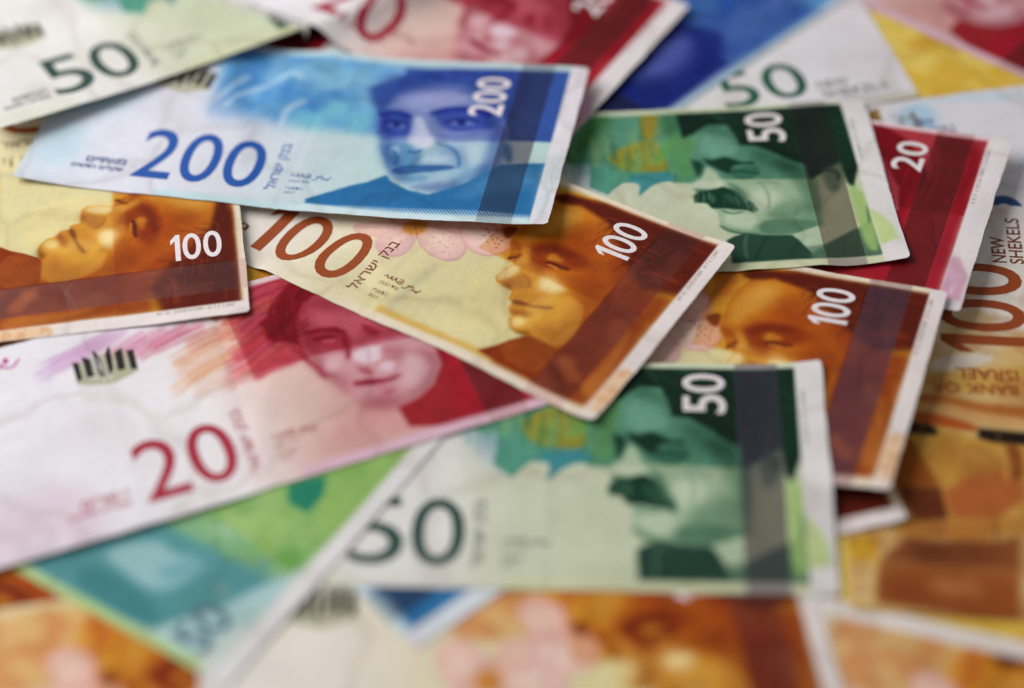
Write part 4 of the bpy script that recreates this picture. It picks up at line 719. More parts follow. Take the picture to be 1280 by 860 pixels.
  ('s',(203,63,93),0.25,0.7,[(57.1,37.9),(63.8,38.8),(69.5,39.7)],0.21187538192366479),
  ('s',(207,68,90),0.25,0.7,[(57.2,34.8),(63.9,35.6),(69.7,36.7)],0.2957703902509411),
  ('s',(185,83,112),0.25,0.7,[(57.3,34.9),(63.9,35.9),(69.2,35.5)],0.24687132992339775),
  ('s',(179,82,82),0.25,0.7,[(58.2,35.1),(63.9,36.3),(69.2,35.9)],0.19106195807285106),
  ('s',(197,91,78),0.25,0.7,[(58.6,35),(63.9,36.4),(69.6,37.4)],0.14422911517851983),
  ('s',(174,99,114),0.25,0.7,[(57.9,36.5),(63.9,37.7),(69.5,38.4)],0.14367141585224957),
  ('s',(194,63,107),0.25,0.7,[(57.4,37.2),(63.9,38.2),(69.2,37.9)],0.17463364326945127),
  ('s',(177,78,89),0.25,0.7,[(57.5,34),(64,34.9),(69.3,34.9)],0.22903385861351339),
  ('s',(176,60,80),2,0.3,[(61.2,51.7),(65.9,53),(70.7,54.2)],3.4),
  ('s',(173,54,64),0.25,0.7,[(60.6,51.3),(65.9,52.3),(70.7,53.5)],0.17676891118587268),
  ('s',(164,55,58),0.25,0.7,[(61.9,50.7),(65.9,52.2),(70.9,54.1)],0.17672352372059916),
  ('s',(159,69,95),0.25,0.7,[(61.8,52.8),(65.9,54.3),(70.8,56.1)],0.18508412565780563),
  ('s',(165,42,91),0.25,0.7,[(60.4,50.4),(66,51.4),(70.9,53.3)],0.19171409823811286),
  ('s',(163,60,69),0.25,0.7,[(61.7,53),(65.9,54.6),(70.4,55.2)],0.23631457385097546),
  ('s',(180,74,65),0.25,0.7,[(60.6,50.6),(66,51.6),(70.8,53.1)],0.21076552294311793),
  ('s',(181,42,94),0.25,0.7,[(60.7,52.5),(65.9,53.6),(71,55.8)],0.24938205812444153),
  ('s',(158,45,95),0.25,0.7,[(60.9,51.3),(65.9,52.4),(70.6,53.3)],0.1640182733577517),
  ('s',(189,74,90),0.25,0.7,[(60.7,50.2),(66,51.2),(70.7,52.3)],0.17143177497572795),
  ('s',(190,39,86),0.25,0.7,[(61.2,50.6),(66,51.9),(71,53.9)],0.22155572497986964),
  ('s',(180,75,71),0.25,0.7,[(61.4,51.3),(65.9,52.7),(70.8,54.2)],0.2805991798131591),
  ('s',(154,70,85),0.25,0.7,[(60.8,52),(65.9,53.1),(70.6,54.1)],0.20054961058363308),
  ('s',(182,60,76),0.25,0.7,[(61.7,49.8),(66,51.3),(70.8,52.7)],0.29789395841776156),
  ('s',(214,140,130),2,0.3,[(50.2,36.5),(55.7,38.4),(59.4,38.9)],3.4),
  ('s',(224,135,112),0.25,0.7,[(49.6,38.4),(55.6,40.1),(59.2,39.9)],0.23945381632444324),
  ('s',(198,152,127),0.25,0.7,[(51,36.3),(55.7,38.5),(59.3,38.5)],0.15861990020429323),
  ('s',(229,121,133),0.25,0.7,[(50.6,38.1),(55.6,40.2),(59.5,41.2)],0.22535897718730755),
  ('s',(193,135,134),0.25,0.7,[(50.1,36.6),(55.7,38.4),(59.6,39.6)],0.1498978895969472),
  ('s',(227,129,109),0.25,0.7,[(49.4,36.6),(55.7,38.2),(59.3,38.1)],0.2151878945854545),
  ('s',(193,147,132),0.25,0.7,[(51,36.5),(55.7,38.7),(59.7,40.1)],0.17162296723030152),
  ('s',(229,128,145),0.25,0.7,[(50.9,34.1),(55.8,36.2),(59.7,37.3)],0.24445855228512267),
  ('s',(202,142,128),0.25,0.7,[(50.8,38),(55.6,40.1),(59.2,40)],0.19392394593318246),
  ('s',(197,155,118),0.25,0.7,[(49.7,36.6),(55.7,38.2),(59.3,38.2)],0.21556008499487156),
  ('s',(199,124,125),0.25,0.7,[(50.2,34.5),(55.8,36.3),(59.4,36.5)],0.22306439244014759),
  ('s',(196,134,144),0.25,0.7,[(49.3,37.8),(55.7,39.3),(59.3,39.5)],0.17559852468540071),
  ('s',(193,133,130),0.25,0.7,[(50,35.9),(55.7,37.6),(59.3,37.8)],0.247825242173894),
  ('s',(227,126,140),0.25,0.7,[(49.5,34.6),(55.8,36.1),(59.3,35.9)],0.1908124289864202),
  ('s',(150,46,64),0.3,0.55,[(57,38),(66,42),(76,45)],0.7),
  ('s',(150,46,64),0.3,0.55,[(57.5,41.2),(66,45.2),(76,48)],0.7),
  ('s',(150,46,64),0.3,0.55,[(58,44.4),(66,48.4),(76,51)],0.7),
  ('s',(150,46,64),0.3,0.55,[(58.5,47.6),(66,51.6),(76,54)],0.7),
  ('s',(150,46,64),0.3,0.55,[(59,50.8),(66,54.8),(76,57)],0.7),
  ('s',(150,46,64),0.3,0.55,[(59.5,54),(66,58),(76,60)],0.7),
  ('s',(150,46,64),0.3,0.55,[(60,57.2),(66,61.2),(76,63)],0.7),
  ('s',(150,46,64),0.3,0.55,[(60.5,60.400000000000006),(66,64.4),(76,66)],0.7),
  ('s',(150,46,64),0.3,0.55,[(61,63.6),(66,67.6),(76,69)],0.7),
  ('s',(150,46,64),0.3,0.55,[(61.5,66.8),(66,70.8),(76,72)],0.7),
  ('p',(196,110,118),6,0.35,[(58,2.6),(122,2.6),(122,36.4),(90,36.4),(75,14),(64,8)]),
  ('q',(202,148,152),0.4,1,[(77.6,57.5),(74.5,52.7),(73.3,46.8),(72.3,39),(73.6,31.8),(76.1,25.2),(78.3,18.8),(80.9,14.7),(85.4,13.4),(88.8,13.2),(93.9,13.5),(99.5,16.8),(103.2,20.5),(104.6,25.2),(105.8,34.4),(103,43.9),(96.5,55),(87.9,60.5),(81.5,60)]),
  ('q',(186,96,116),0.4,1,[(77.6,57.5),(74.5,52.7),(73.3,46.8),(72.3,40),(75.2,36.4),(84.8,35.1),(98,34.6),(104.7,34.3),(103,43.9),(96.5,55),(87.9,60.5),(81.5,60)]),
  ('q',(130,8,28),0.8,1,[(75.4,65.7),(81.4,69.3),(91.3,70.5),(101.5,64.4),(109.4,51.9),(112.4,37.2),(109.6,24.2),(103.5,17.1),(103.9,25.5),(104.9,35.7),(103.2,44.3),(96.5,55),(87.9,60.5),(81.3,59.5),(77.7,57.9),(75.7,54.8),(73.5,49.2),(72.2,41.9),(71.6,37.8),(71.6,42.1),(69,44.4),(66,45.6),(65.3,49),(65.7,52.3),(64.9,55.3),(67.7,56.4),(69.2,59.3),(72,61.7)]),
  ('p',(204,130,150),2,0.7,[(78.4,53.7),(86.1,55.1),(94.2,48.4),(95.3,41.5),(88.9,43.1),(84.8,38.9),(84.7,44.7),(80.3,48),(75.7,47.3)]),
  ('p',(158,46,68),1.2,0.75,[(73.9,46.1),(78.5,46.7),(84.4,43.9),(84.5,37),(82.7,34.8),(78.2,37.6),(74,41.2)]),
  ('q',(136,14,38),0.7,1,[(74.5,46.9),(78.7,47.1),(82.8,46.1),(84.7,43.8),(84.6,38.9),(84,42.6),(79.8,45.3),(75.4,45.5)]),
  ('q',(128,12,38),0.5,1,[(75.9,43.3),(78.9,43.7),(81.6,42.6),(81.9,41),(79.6,41.6),(76.3,41.5)]),
  ('p',(210,140,158),0.4,0.8,[(77,42),(79.4,41.2),(82.1,41.1),(80.7,40),(78.4,40.2)]),
  ('p',(130,16,40),0.4,0.9,[(78.4,43.2),(80.3,42.7),(79.8,41.4),(78.3,41.9)]),
  ('q',(132,18,42),0.8,0.85,[(84.4,42.9),(84.2,38.1),(83.3,33.2),(81.3,31.6),(82.3,36),(82.7,39.7)]),
  ('m',(176,84,104),2.6,0.6,[(74.8,53.6),(77.7,52.5),(75.8,42.4),(75.7,30),(76.7,24.9),(73.4,31),(71.7,38.3)]),
  ('m',(176,84,104),2.6,0.5,[(78.2,59.3),(97.1,56.8),(107.1,40.8),(103.7,36.2),(94.2,48.4),(80.5,52.8)]),
  ('m',(176,84,104),2.6,0.6,[(99.1,31.2),(105.1,25),(99.8,16.2),(92.6,13.1),(90.1,13.6),(97.9,20.3)]),
  ('m',(176,84,104),2.6,0.6,[(80,19),(89.7,16.1),(92.3,12.3),(84.5,12.8),(80.3,14.9)]),
  ('m',(176,84,104),2.6,0.5,[(73.3,34.8),(76.6,32.5),(79.3,24.8),(78.9,19.5),(75.8,24.4)]),
  ('m',(176,84,104),2.6,0.4,[(91.4,32.4),(96.8,32.2),(96.4,27.5),(92.6,26.2)]),
  ('q',(222,196,206),0.6,1,[(83.3,34),(87.3,34.5),(91.4,34),(89.7,29.2),(86,28.7),(83.2,31.3)]),
  ('p',(188,112,128),0.9,0.8,[(91.5,32.8),(94.1,32.5),(92.9,29.4),(90.6,29.8)]),
  ('p',(166,70,86),0.7,0.9,[(83.1,29),(86.1,27.1),(86.5,24.3),(84.3,25.7),(83,27.6)]),
  ('q',(218,184,194),0.7,1,[(88.1,27.7),(90.9,28),(92.9,27),(90.8,24),(87.9,25.4)]),
  ('q',(140,26,48),0.4,1,[(80.2,24.4),(84.2,23.9),(88.6,22.5),(91.3,22.6),(93.2,22.3),(90.5,21.2),(84.9,21.5),(80.7,22.8)]),
  ('p',(180,90,104),0.6,0.6,[(84.8,21.3),(88.5,20.3),(90.5,20.4),(87.7,19.2),(85,20)]),
  ('p',(170,60,84),0.8,0.7,[(85.8,18.3),(88.6,18.8),(90.2,18.4),(88.3,16.9),(86.1,17.3)]),
  ('p',(148,28,48),0.7,0.9,[(89.4,45.3),(91,43.2),(92.7,41.1),(92.9,38.6),(90.2,38.9),(89.4,41.4)]),
  ('p',(146,24,46),0.8,0.7,[(93.8,46.1),(96.8,43.9),(99.5,38.9),(98.4,37.8),(95.4,42),(92.8,44.5)]),
  ('p',(214,176,182),1,0.8,[(75,34.3),(81.1,34.1),(79,29.7),(76,28.9)]),
  ('p',(220,186,192),2,0.7,[(95.3,28.9),(100.3,26.9),(100.6,21.1),(94.6,16),(91.4,18.2),(94.1,22.7)]),
  ('q',(142,34,54),0.6,0.9,[(71.8,42.1),(71.9,37.2),(74,32.8),(75.2,27.4),(73.9,28.4),(72.7,33.1),(71,36.1)]),
  ('q',(152,32,40),0.5,1,[(103.4,21.9),(105.3,22.4),(111.8,16.2),(119.8,6),(118.8,2.3),(112.7,1),(107.4,0.4),(99.6,1.7),(88.7,5.6),(88.4,11.1),(88.2,12.4),(93.9,13.3),(99.2,16.1)]),
  ('p',(132,24,30),0.8,0.8,[(104,20.7),(104.9,19.4),(105.4,9.9),(103.9,7.7),(104.2,14.1)]),
  ('p',(172,64,66),2,0.6,[(109.6,13.8),(113.1,10.6),(110.6,6),(107.4,8.2)]),
  ('p',(148,16,34),1.6,0.95,[(104,37),(122.5,37),(122.5,69),(108,69),(112,58),(110,48)]),
  ('q',(156,22,38),1.4,0.95,[(100,2.8),(122.5,2.8),(122.5,44),(108,44),(104,20)]),
  ('s',(120,8,24),0.5,0.5,[(98,66),(102,56),(103,46)],0.6),
  ('s',(120,8,24),0.5,0.5,[(101.2,65),(105,56),(105.6,46)],0.6),
  ('s',(120,8,24),0.5,0.5,[(104.4,64),(108,56),(108.2,46)],0.6),
  ('s',(120,8,24),0.5,0.5,[(107.6,63),(111,56),(110.8,46)],0.6),
  ('s',(120,8,24),0.5,0.5,[(110.8,62),(114,56),(113.4,46)],0.6),
  ('s',(120,8,24),0.5,0.5,[(114,61),(117,56),(116,46)],0.6),
  ('s',(172,50,70),0.2,0.5,[(77.3,59.3),(73.5,56.9),(71.3,53.2),(72,50)],0.3564300760270135),
  ('s',(90,4,20),0.2,0.5,[(70.5,52.2),(66.7,49.8),(64.6,46.3),(65.3,43.1)],0.3376961604400183),
  ('s',(172,50,70),0.2,0.5,[(77.6,55.6),(73.8,53.2),(71.6,49.6),(72.3,46.4)],0.29928364425724024),
  ('s',(172,50,70),0.2,0.5,[(76.3,64.4),(72.4,61.9),(70.2,58.2),(70.9,55)],0.3853129640503726),
  ('s',(110,4,24),0.2,0.5,[(71.4,53.6),(67.6,51.1),(65.4,47.6),(66.1,44.4)],0.27531691487892807),
  ('s',(172,50,70),0.2,0.5,[(79.2,56.4),(75.3,54),(73.1,50.4),(73.8,47.2)],0.3785323709028007),
  ('s',(172,50,70),0.2,0.5,[(73.6,51.8),(69.8,49.4),(67.7,45.8),(68.4,42.6)],0.4410234379313639),
  ('s',(172,50,70),0.2,0.5,[(78,66.2),(74.1,63.7),(71.9,60),(72.6,56.7)],0.25424673530828434),
  ('s',(90,4,20),0.2,0.5,[(75,54.9),(71.1,52.4),(69,48.9),(69.7,45.7)],0.30528712814160247),
  ('s',(172,50,70),0.2,0.5,[(76.6,56.2),(72.7,53.7),(70.6,50.1),(71.2,46.9)],0.34606294824254974),
  ('s',(90,4,20),0.2,0.5,[(75.1,48.6),(71.2,46.2),(69.1,42.6),(69.8,39.5)],0.4477474112172038),
  ('s',(110,4,24),0.2,0.5,[(71.5,51.4),(67.7,49),(65.6,45.4),(66.3,42.2)],0.3784542550435498),
  ('s',(90,4,20),0.2,0.5,[(78.3,54.7),(74.4,52.2),(72.3,48.6),(72.9,45.4)],0.23110870917040963),
  ('s',(90,4,20),0.2,0.5,[(77.4,56.9),(73.5,54.5),(71.3,50.9),(72,47.7)],0.4001488303143755),
  ('s',(172,50,70),0.2,0.5,[(74.8,62),(70.9,59.5),(68.8,55.8),(69.4,52.6)],0.41819175615705034),
  ('s',(90,4,20),0.2,0.5,[(79.9,65.3),(75.9,62.8),(73.7,59.1),(74.4,55.8)],0.33771286025811975),
  ('s',(110,4,24),0.2,0.5,[(76.1,62.7),(72.2,60.2),(70.1,56.5),(70.7,53.3)],0.27741751336908477),
  ('s',(160,30,52),0.2,0.5,[(79.8,65.6),(75.9,63.1),(73.7,59.4),(74.4,56.1)],0.4428571645318272),
  ('s',(90,4,20),0.2,0.5,[(73.3,54.2),(69.5,51.8),(67.3,48.2),(68,45)],0.2784576299790229),
  ('s',(172,50,70),0.2,0.5,[(80,58.1),(76.1,55.7),(73.9,52),(74.6,48.8)],0.41747288018478634),
  ('s',(110,4,24),0.2,0.5,[(77.9,52.6),(74.1,50.1),(71.9,46.6),(72.6,43.4)],0.3550315338613155),
  ('s',(160,30,52),0.2,0.5,[(76.7,58.3),(72.8,55.8),(70.7,52.2),(71.3,49)],0.4341089757179597),
  ('s',(90,4,20),0.2,0.5,[(75.6,61.5),(71.7,59),(69.5,55.3),(70.2,52.1)],0.20286437159105478),
  ('s',(160,30,52),0.2,0.5,[(79.7,65.9),(75.8,63.3),(73.6,59.7),(74.3,56.4)],0.21502012765693077),
  ('s',(90,4,20),0.2,0.5,[(74.9,53.8),(71.1,51.4),(68.9,47.8),(69.6,44.6)],0.35221597944749566),
  ('s',(110,4,24),0.2,0.5,[(75.6,55.4),(71.8,53),(69.6,49.4),(70.3,46.2)],0.44082639509656435),
  ('s',(90,4,20),0.2,0.5,[(75.3,55.4),(71.5,53),(69.3,49.4),(70,46.2)],0.24435525529823282),
  ('s',(90,4,20),0.2,0.5,[(76.1,49.9),(72.3,47.5),(70.2,44),(70.8,40.8)],0.27510099334139737),
  ('s',(160,30,52),0.2,0.5,[(81.2,65.1),(77.3,62.6),(75,58.9),(75.7,55.7)],0.27750417385252324),
  ('s',(160,30,52),0.2,0.5,[(80.1,61),(76.2,58.5),(74,54.9),(74.7,51.7)],0.36951590298718645),
  ('s',(90,4,20),0.2,0.5,[(72.6,56.4),(68.7,53.9),(66.6,50.3),(67.3,47.1)],0.36873184933054987),
  ('s',(110,4,24),0.2,0.5,[(75.8,47.6),(72,45.2),(69.9,41.7),(70.6,38.5)],0.2841775587612202),
  ('s',(160,30,52),0.2,0.5,[(79.5,56.8),(75.6,54.3),(73.4,50.7),(74.1,47.5)],0.396751734467073),
  ('s',(160,30,52),0.2,0.5,[(80.8,59.1),(76.9,56.6),(74.7,53),(75.4,49.8)],0.41593190036451844),
  ('s',(90,4,20),0.2,0.5,[(81.3,63.9),(77.3,61.3),(75.1,57.7),(75.8,54.4)],0.34737018780724915),
  ('s',(172,50,70),0.2,0.5,[(74.3,50.5),(70.5,48.1),(68.3,44.6),(69,41.4)],0.28658857016671335),
  ('s',(172,50,70),0.2,0.5,[(76.2,59),(72.3,56.5),(70.1,52.9),(70.8,49.7)],0.2389994647345898),
  ('s',(172,50,70),0.2,0.5,[(77.3,48.7),(73.5,46.3),(71.3,42.8),(72,39.6)],0.3397178749556861),
  ('s',(172,50,70),0.2,0.5,[(80.7,65.2),(76.8,62.7),(74.6,59),(75.3,55.7)],0.40917466981966133),
  ('s',(90,4,20),0.2,0.5,[(77.6,60.9),(73.7,58.4),(71.6,54.8),(72.3,51.6)],0.4224260274832441),
  ('s',(110,4,24),0.2,0.5,[(76.1,47.3),(72.3,44.9),(70.2,41.4),(70.9,38.2)],0.40254796975205454),
  ('s',(160,30,52),0.2,0.5,[(78.1,52.2),(74.3,49.8),(72.1,46.2),(72.8,43.1)],0.42414179124601215),
  ('s',(110,4,24),0.2,0.5,[(79.8,66),(75.8,63.5),(73.6,59.8),(74.3,56.5)],0.24295539763418428),
  ('s',(172,50,70),0.2,0.5,[(77.3,56.1),(73.4,53.6),(71.3,50),(72,46.8)],0.2133116560784028),
  ('s',(172,50,70),0.2,0.5,[(75.5,65.3),(71.6,62.8),(69.4,59.1),(70.1,55.8)],0.4028878532020843),
  ('s',(110,4,24),0.2,0.5,[(76.4,65),(72.5,62.5),(70.3,58.8),(71,55.6)],0.242825565188111),
  ('s',(110,4,24),0.2,0.5,[(77.6,50.1),(73.8,47.7),(71.6,44.1),(72.3,41)],0.32187533570194093),
  ('s',(160,30,52),0.2,0.5,[(73.9,52.6),(70.1,50.1),(68,46.6),(68.7,43.4)],0.267146527800875),
  ('s',(110,4,24),0.2,0.5,[(75.8,57.8),(71.9,55.3),(69.8,51.7),(70.5,48.5)],0.41425561058304006),
  ('s',(172,50,70),0.2,0.5,[(75.5,66.9),(71.5,64.4),(69.4,60.7),(70.1,57.4)],0.4436731327939985),
  ('s',(90,4,20),0.2,0.5,[(73.1,58.2),(69.2,55.8),(67.1,52.2),(67.8,49)],0.23926041408363694),
  ('s',(90,4,20),0.2,0.5,[(76,59.4),(72.1,57),(70,53.4),(70.7,50.1)],0.2902086464034961),
  ('s',(110,4,24),0.2,0.5,[(77.2,64.6),(73.3,62.1),(71.1,58.5),(71.8,55.2)],0.3790107055065026),
  ('s',(90,4,20),0.2,0.5,[(74.9,64.4),(71,61.9),(68.9,58.2),(69.6,54.9)],0.31520446204475105),
  ('s',(110,4,24),0.2,0.5,[(75.7,54.4),(71.9,51.9),(69.7,48.4),(70.4,45.2)],0.35573162750627285),
  ('s',(90,4,20),0.2,0.5,[(75.3,57.5),(71.4,55),(69.3,51.4),(69.9,48.2)],0.305128474440964),
  ('s',(90,4,20),0.2,0.5,[(77.5,61.9),(73.6,59.4),(71.4,55.8),(72.1,52.6)],0.37379228694346184),
  ('s',(110,4,24),0.2,0.5,[(76.1,58.6),(72.2,56.2),(70.1,52.6),(70.7,49.3)],0.43412101776444334),
  ('s',(90,4,20),0.2,0.5,[(77.5,50.4),(73.7,48),(71.5,44.5),(72.2,41.3)],0.23036274288621397),
  ('s',(172,50,70),0.2,0.5,[(78.2,51.4),(74.3,49),(72.2,45.4),(72.8,42.3)],0.36689039414493263),
  ('s',(100,4,22),0.2,0.5,[(79.8,62.7),(82.1,63.2),(86.4,63.6)],0.4),
  ('s',(100,4,22),0.2,0.5,[(81,62.3),(83.3,63),(87.3,62.5)],0.4),
  ('s',(180,50,70),0.2,0.5,[(82.4,61.7),(84.8,62.7),(88.5,61.2)],0.4),
  ('s',(180,50,70),0.2,0.5,[(83.2,61.5),(85.7,62.7),(89,60.1)],0.4),
  ('s',(120,6,28),0.2,0.5,[(84.4,61.1),(87,62.5),(90,59)],0.4),
  ('s',(100,4,22),0.2,0.5,[(86.2,60.4),(88.8,62.1),(91.5,57.5)],0.4),
  ('s',(120,6,28),0.2,0.5,[(87.8,59.8),(90.5,61.7),(92.8,56.2)],0.4),
  ('s',(180,50,70),0.2,0.5,[(89.1,59.4),(91.9,61.5),(93.8,55)],0.4),
  ('s',(120,6,28),0.2,0.5,[(90.4,58.9),(93.3,61.2),(94.9,53.8)],0.4),
  ('s',(120,6,28),0.2,0.5,[(90.9,58.7),(93.9,61.3),(95.2,52.8)],0.4),
  ('s',(100,4,22),0.2,0.5,[(92.8,58),(95.9,60.8),(96.8,51.4)],0.4),
  ('s',(100,4,22),0.2,0.5,[(94.4,57.5),(97.5,60.5),(98.1,50.1)],0.4),
  ('s',(120,6,28),0.2,0.5,[(95.1,57.2),(98.3,60.5),(98.5,49.1)],0.4),
  ('s',(100,4,22),0.2,0.5,[(96.2,56.9),(99.3,59.8),(99.3,48)],0.4),
  ('s',(100,4,22),0.2,0.5,[(97.9,56.2),(100.9,58.8),(100.8,46.6)],0.4),
  ('s',(100,4,22),0.2,0.5,[(99,55.8),(101.9,58.1),(101.6,45.5)],0.4),
  ('s',(100,4,22),0.2,0.5,[(100.7,55.2),(103.5,57.1),(103.1,44.1)],0.4),
  ('s',(180,50,70),0.2,0.5,[(101.4,55),(104.1,56.6),(103.5,43.1)],0.4),
  ('s',(120,6,28),0.2,0.5,[(103.5,54.2),(106.1,55.5),(105.2,41.6)],0.4),
  ('s',(120,6,28),0.2,0.5,[(104.7,53.7),(107.2,54.8),(106.2,40.4)],0.4),
  ('s',(100,4,22),0.2,0.5,[(106.2,53.2),(108.6,53.9),(107.4,39.2)],0.4),
  ('s',(100,4,22),0.2,0.5,[(106.8,53),(109.1,53.4),(107.7,38.3)],0.4),
  ('s',(180,50,70),0.2,0.5,[(108.5,52.4),(110.7,52.5),(109.2,36.9)],0.4),
  ('s',(100,4,22),0.2,0.5,[(109.4,52.1),(111.5,51.8),(109.8,35.9)],0.4),
  ('s',(180,50,70),0.2,0.5,[(110.9,51.6),(112.8,51),(110.9,34.6)],0.4),
  ('s',(120,6,28),0.2,0.5,[(112.3,51),(114.1,50.2),(112.1,33.4)],0.4),
  ('W',0.22,2.4,5),
  ('m',(224,140,148),0.12,0.75,[(58,36.4),(122.6,36.4),(122.6,72),(58,72)]),
  ('m',(178,120,120),0.1,1,[(108.2,-1),(118.6,-1),(118.6,72),(108.2,72)]),
  ('q',(228,206,212),0.6,1,[(58,69.3),(123,69.3),(123,72.5),(58,72.5)]),
  ('q',(200,160,164),0.2,1,[(108.2,69.4),(118.6,69.4),(118.6,72.5),(108.2,72.5)]),
  ('q',(218,180,196),0.7,1,[(60,-2),(123,-2),(123,3),(60,3)]),
  ('q',(200,158,164),0.3,1,[(108.2,-2),(118.6,-2),(118.6,2.8),(108.2,2.8)]),
  ('q',(226,218,218),0.15,1,[(122.6,-2),(131,-2),(131,73),(122.6,73)]),
  ('q',(206,150,176),0.8,0.8,[(122.7,4),(128.4,4),(128.4,13),(125,20),(122.7,20)]),
  ('s',(232,216,224),0.2,0.7,[(125.5,6),(122.4,20)],0.4),
  ('s',(232,216,224),0.2,0.7,[(125.5,6),(123.5,20)],0.4),
  ('s',(232,216,224),0.2,0.7,[(125.5,6),(124.60000000000001,20)],0.4),
  ('s',(232,216,224),0.2,0.7,[(125.5,6),(125.7,20)],0.4),
  ('s',(232,216,224),0.2,0.7,[(125.5,6),(126.80000000000001,20)],0.4),
  ('s',(232,216,224),0.2,0.7,[(125.5,6),(127.9,20)],0.4),
  ('s',(232,216,224),0.2,0.7,[(125.5,6),(129,20)],0.4),
  ('t',(90,50,60),124.2,42,124.2,66,1),
  ('s',(178,60,140),0.15,1,[(-0.9,66.7),(0.4,63.3),(2.4,63),(4.6,65.7)],0.5),
  ('p',(170,40,120),0.2,1,[(0.6,67.1),(1.8,66.8),(1.4,64.7),(0.3,65.2)]),
 ]),
 '50F': (136, [
  ('b',[(0,(224,222,220)),(44,(221,219,212)),(56,(206,210,186)),(75,(198,204,174)),(136,(196,204,174))]),
  ('p',(160,182,196),2,0.7,[(52,37),(68,30),(69,68),(46,68),(44,52)]),
  ('p',(78,140,112),0.6,1,[(60,37.2),(130,37.4),(130,69.3),(44,69.3),(40,62),(46,52),(52,46)]),
  ('p',(154,180,190),0.8,0.8,[(48.8,45.6),(55.4,49.4),(54.8,39),(52.4,42.5)]),
  ('p',(64,122,58),1.2,0.8,[(48.2,47.4),(51.9,58),(55.3,64.8),(59.4,69.9),(63.7,70.2),(58.5,59.9),(52.7,50.5)]),
  ('p',(116,160,116),1.5,0.7,[(58.5,59.9),(63.1,63.6),(62.9,54.3),(60.5,51),(56.1,49)]),
  ('q',(82,148,126),0.3,1,[(55.3,48.5),(61.3,44.7),(65.9,41.5),(63.1,38.3),(58.9,33.7),(54.3,37.3)]),
  ('p',(60,138,146),0.4,1,[(66.1,43.2),(77.9,42.9),(78.1,37.8),(73.2,38.4),(70.1,35.3),(66.7,31.3),(68.7,38.5),(65.5,38.2)]),
  ('q',(148,128,40),0.5,1,[(70.8,69),(76.6,68.9),(75.5,60.9),(74.5,57.8),(70.4,58.1),(70.9,63.1)]),
  ('p',(152,140,44),0.5,1,[(60.4,49.9),(62.8,53.1),(67.3,55.7),(72.6,58.2),(74.6,57.5),(75.6,53.3),(77.4,44.1),(74.4,42.8),(67.5,43.3),(63.1,45.4)]),
  ('p',(116,140,58),1.2,0.7,[(62.3,47.4),(69.7,50.9),(71.9,45.6),(67.5,43.4),(63.5,45.4)]),
  ('p',(96,156,78),0.8,0.8,[(72.2,47.8),(79.1,58.9),(81.3,60),(79.8,53.1),(74,45.4)]),
  ('p',(56,110,72),1.5,0.7,[(77.3,68.6),(83.1,68.8),(81.9,58.7),(77.9,58.4),(76.3,62.7)]),
  ('p',(200,206,178),0.2,1,[(62.8,38.4),(68.4,38.5),(66.6,31.3),(70.1,35.3),(73.6,38.4),(78.4,38.2),(77.2,27.4),(58.1,28.8),(58.9,33.7)]),
  ('p',(96,150,92),2.2,0.8,[(80.2,60.8),(86.1,60.3),(84.6,39.5),(78.2,39.2),(78.4,49.5)]),
  ('p',(58,110,72),0.3,0.8,[(77.9,41.5),(78.7,41.5),(77.8,36.5)]),
  ('q',(158,182,150),0.3,1,[(87.3,61.9),(92,63.3),(97,58.8),(99.2,52.9),(108.1,49.1),(114.7,43.9),(117.5,36.7),(115.8,17.6),(106.9,13.3),(96.6,14.2),(91.5,15),(87.9,18.2),(87.9,23.9),(86,27.6),(82.6,29.4),(83.7,32.6),(82.6,35),(82.7,36.9),(84.4,39.5),(83.4,45.9),(84.9,52.3)]),
  ('q',(86,138,114),0.25,1,[(87.3,61.9),(92,63.3),(97,58.8),(99.2,52.9),(108.1,49.1),(114.7,43.9),(115.6,37.2),(100,38),(84,38.9),(84.4,39.9),(83.4,45.9),(84.9,52.3)]),
  ('p',(122,172,152),1.2,0.8,[(87.3,57.8),(92.2,60.8),(96.3,57.2),(97.3,50.6),(93.6,48.4),(88.2,48.8),(86.3,51.4)]),
  ('m',(92,134,112),2.4,0.55,[(106.5,48.4),(114.6,43.5),(117.5,36.7),(115.8,20.6),(112.4,23.8),(112.2,34.6),(107.4,41.2)]),
  ('m',(92,134,112),2.4,0.5,[(102.1,52.7),(107.9,48.3),(114.6,43.1),(112,39.3),(104.7,42.9),(99.5,48.1)]),
  ('m',(92,134,112),2.4,0.5,[(87.7,18.6),(91.4,17.6),(96.8,15.8),(103.7,16.8),(98.4,13.6),(91.4,14.7)]),
  ('m',(92,134,112),2.4,0.5,[(87.3,61.9),(92,62.9),(97,58.8),(98.3,53.8),(94.8,57.3),(89.9,58.4)]),
  ('m',(92,134,112),2.4,0.45,[(100,24.6),(108.1,27.1),(114.9,26.7),(114.6,19.2),(104.1,19.8)]),
  ('q',(22,62,46),0.7,1,[(83.4,47.9),(86,46.9),(86.9,44.9),(85.6,41),(84.2,39.7),(84.1,42.7)]),
  ('q',(14,50,38),0.6,1,[(86.7,48.3),(89.5,47.3),(93.1,48.6),(97.7,45.8),(101.2,46),(100,42.8),(95.1,44.7),(93.7,40.5),(90.4,42.9),(88.2,45.2)]),
  ('p',(52,104,84),0.7,0.9,[(93.5,40.5),(95,44.4),(100.1,45.2),(102.6,42.3),(100.7,39.1),(96.6,38.4)]),
  ('s',(24,66,52),0.3,0.9,[(93.8,41.1),(96.7,42),(100.4,40.7),(101.8,40)],0.9),
  ('s',(112,160,138),0.3,0.8,[(95.4,43.5),(98.5,44.5),(100.8,43.6)],0.6),
  ('s',(40,90,72),0.3,0.8,[(94.4,39.6),(97.1,38.4),(100.2,39)],0.7),
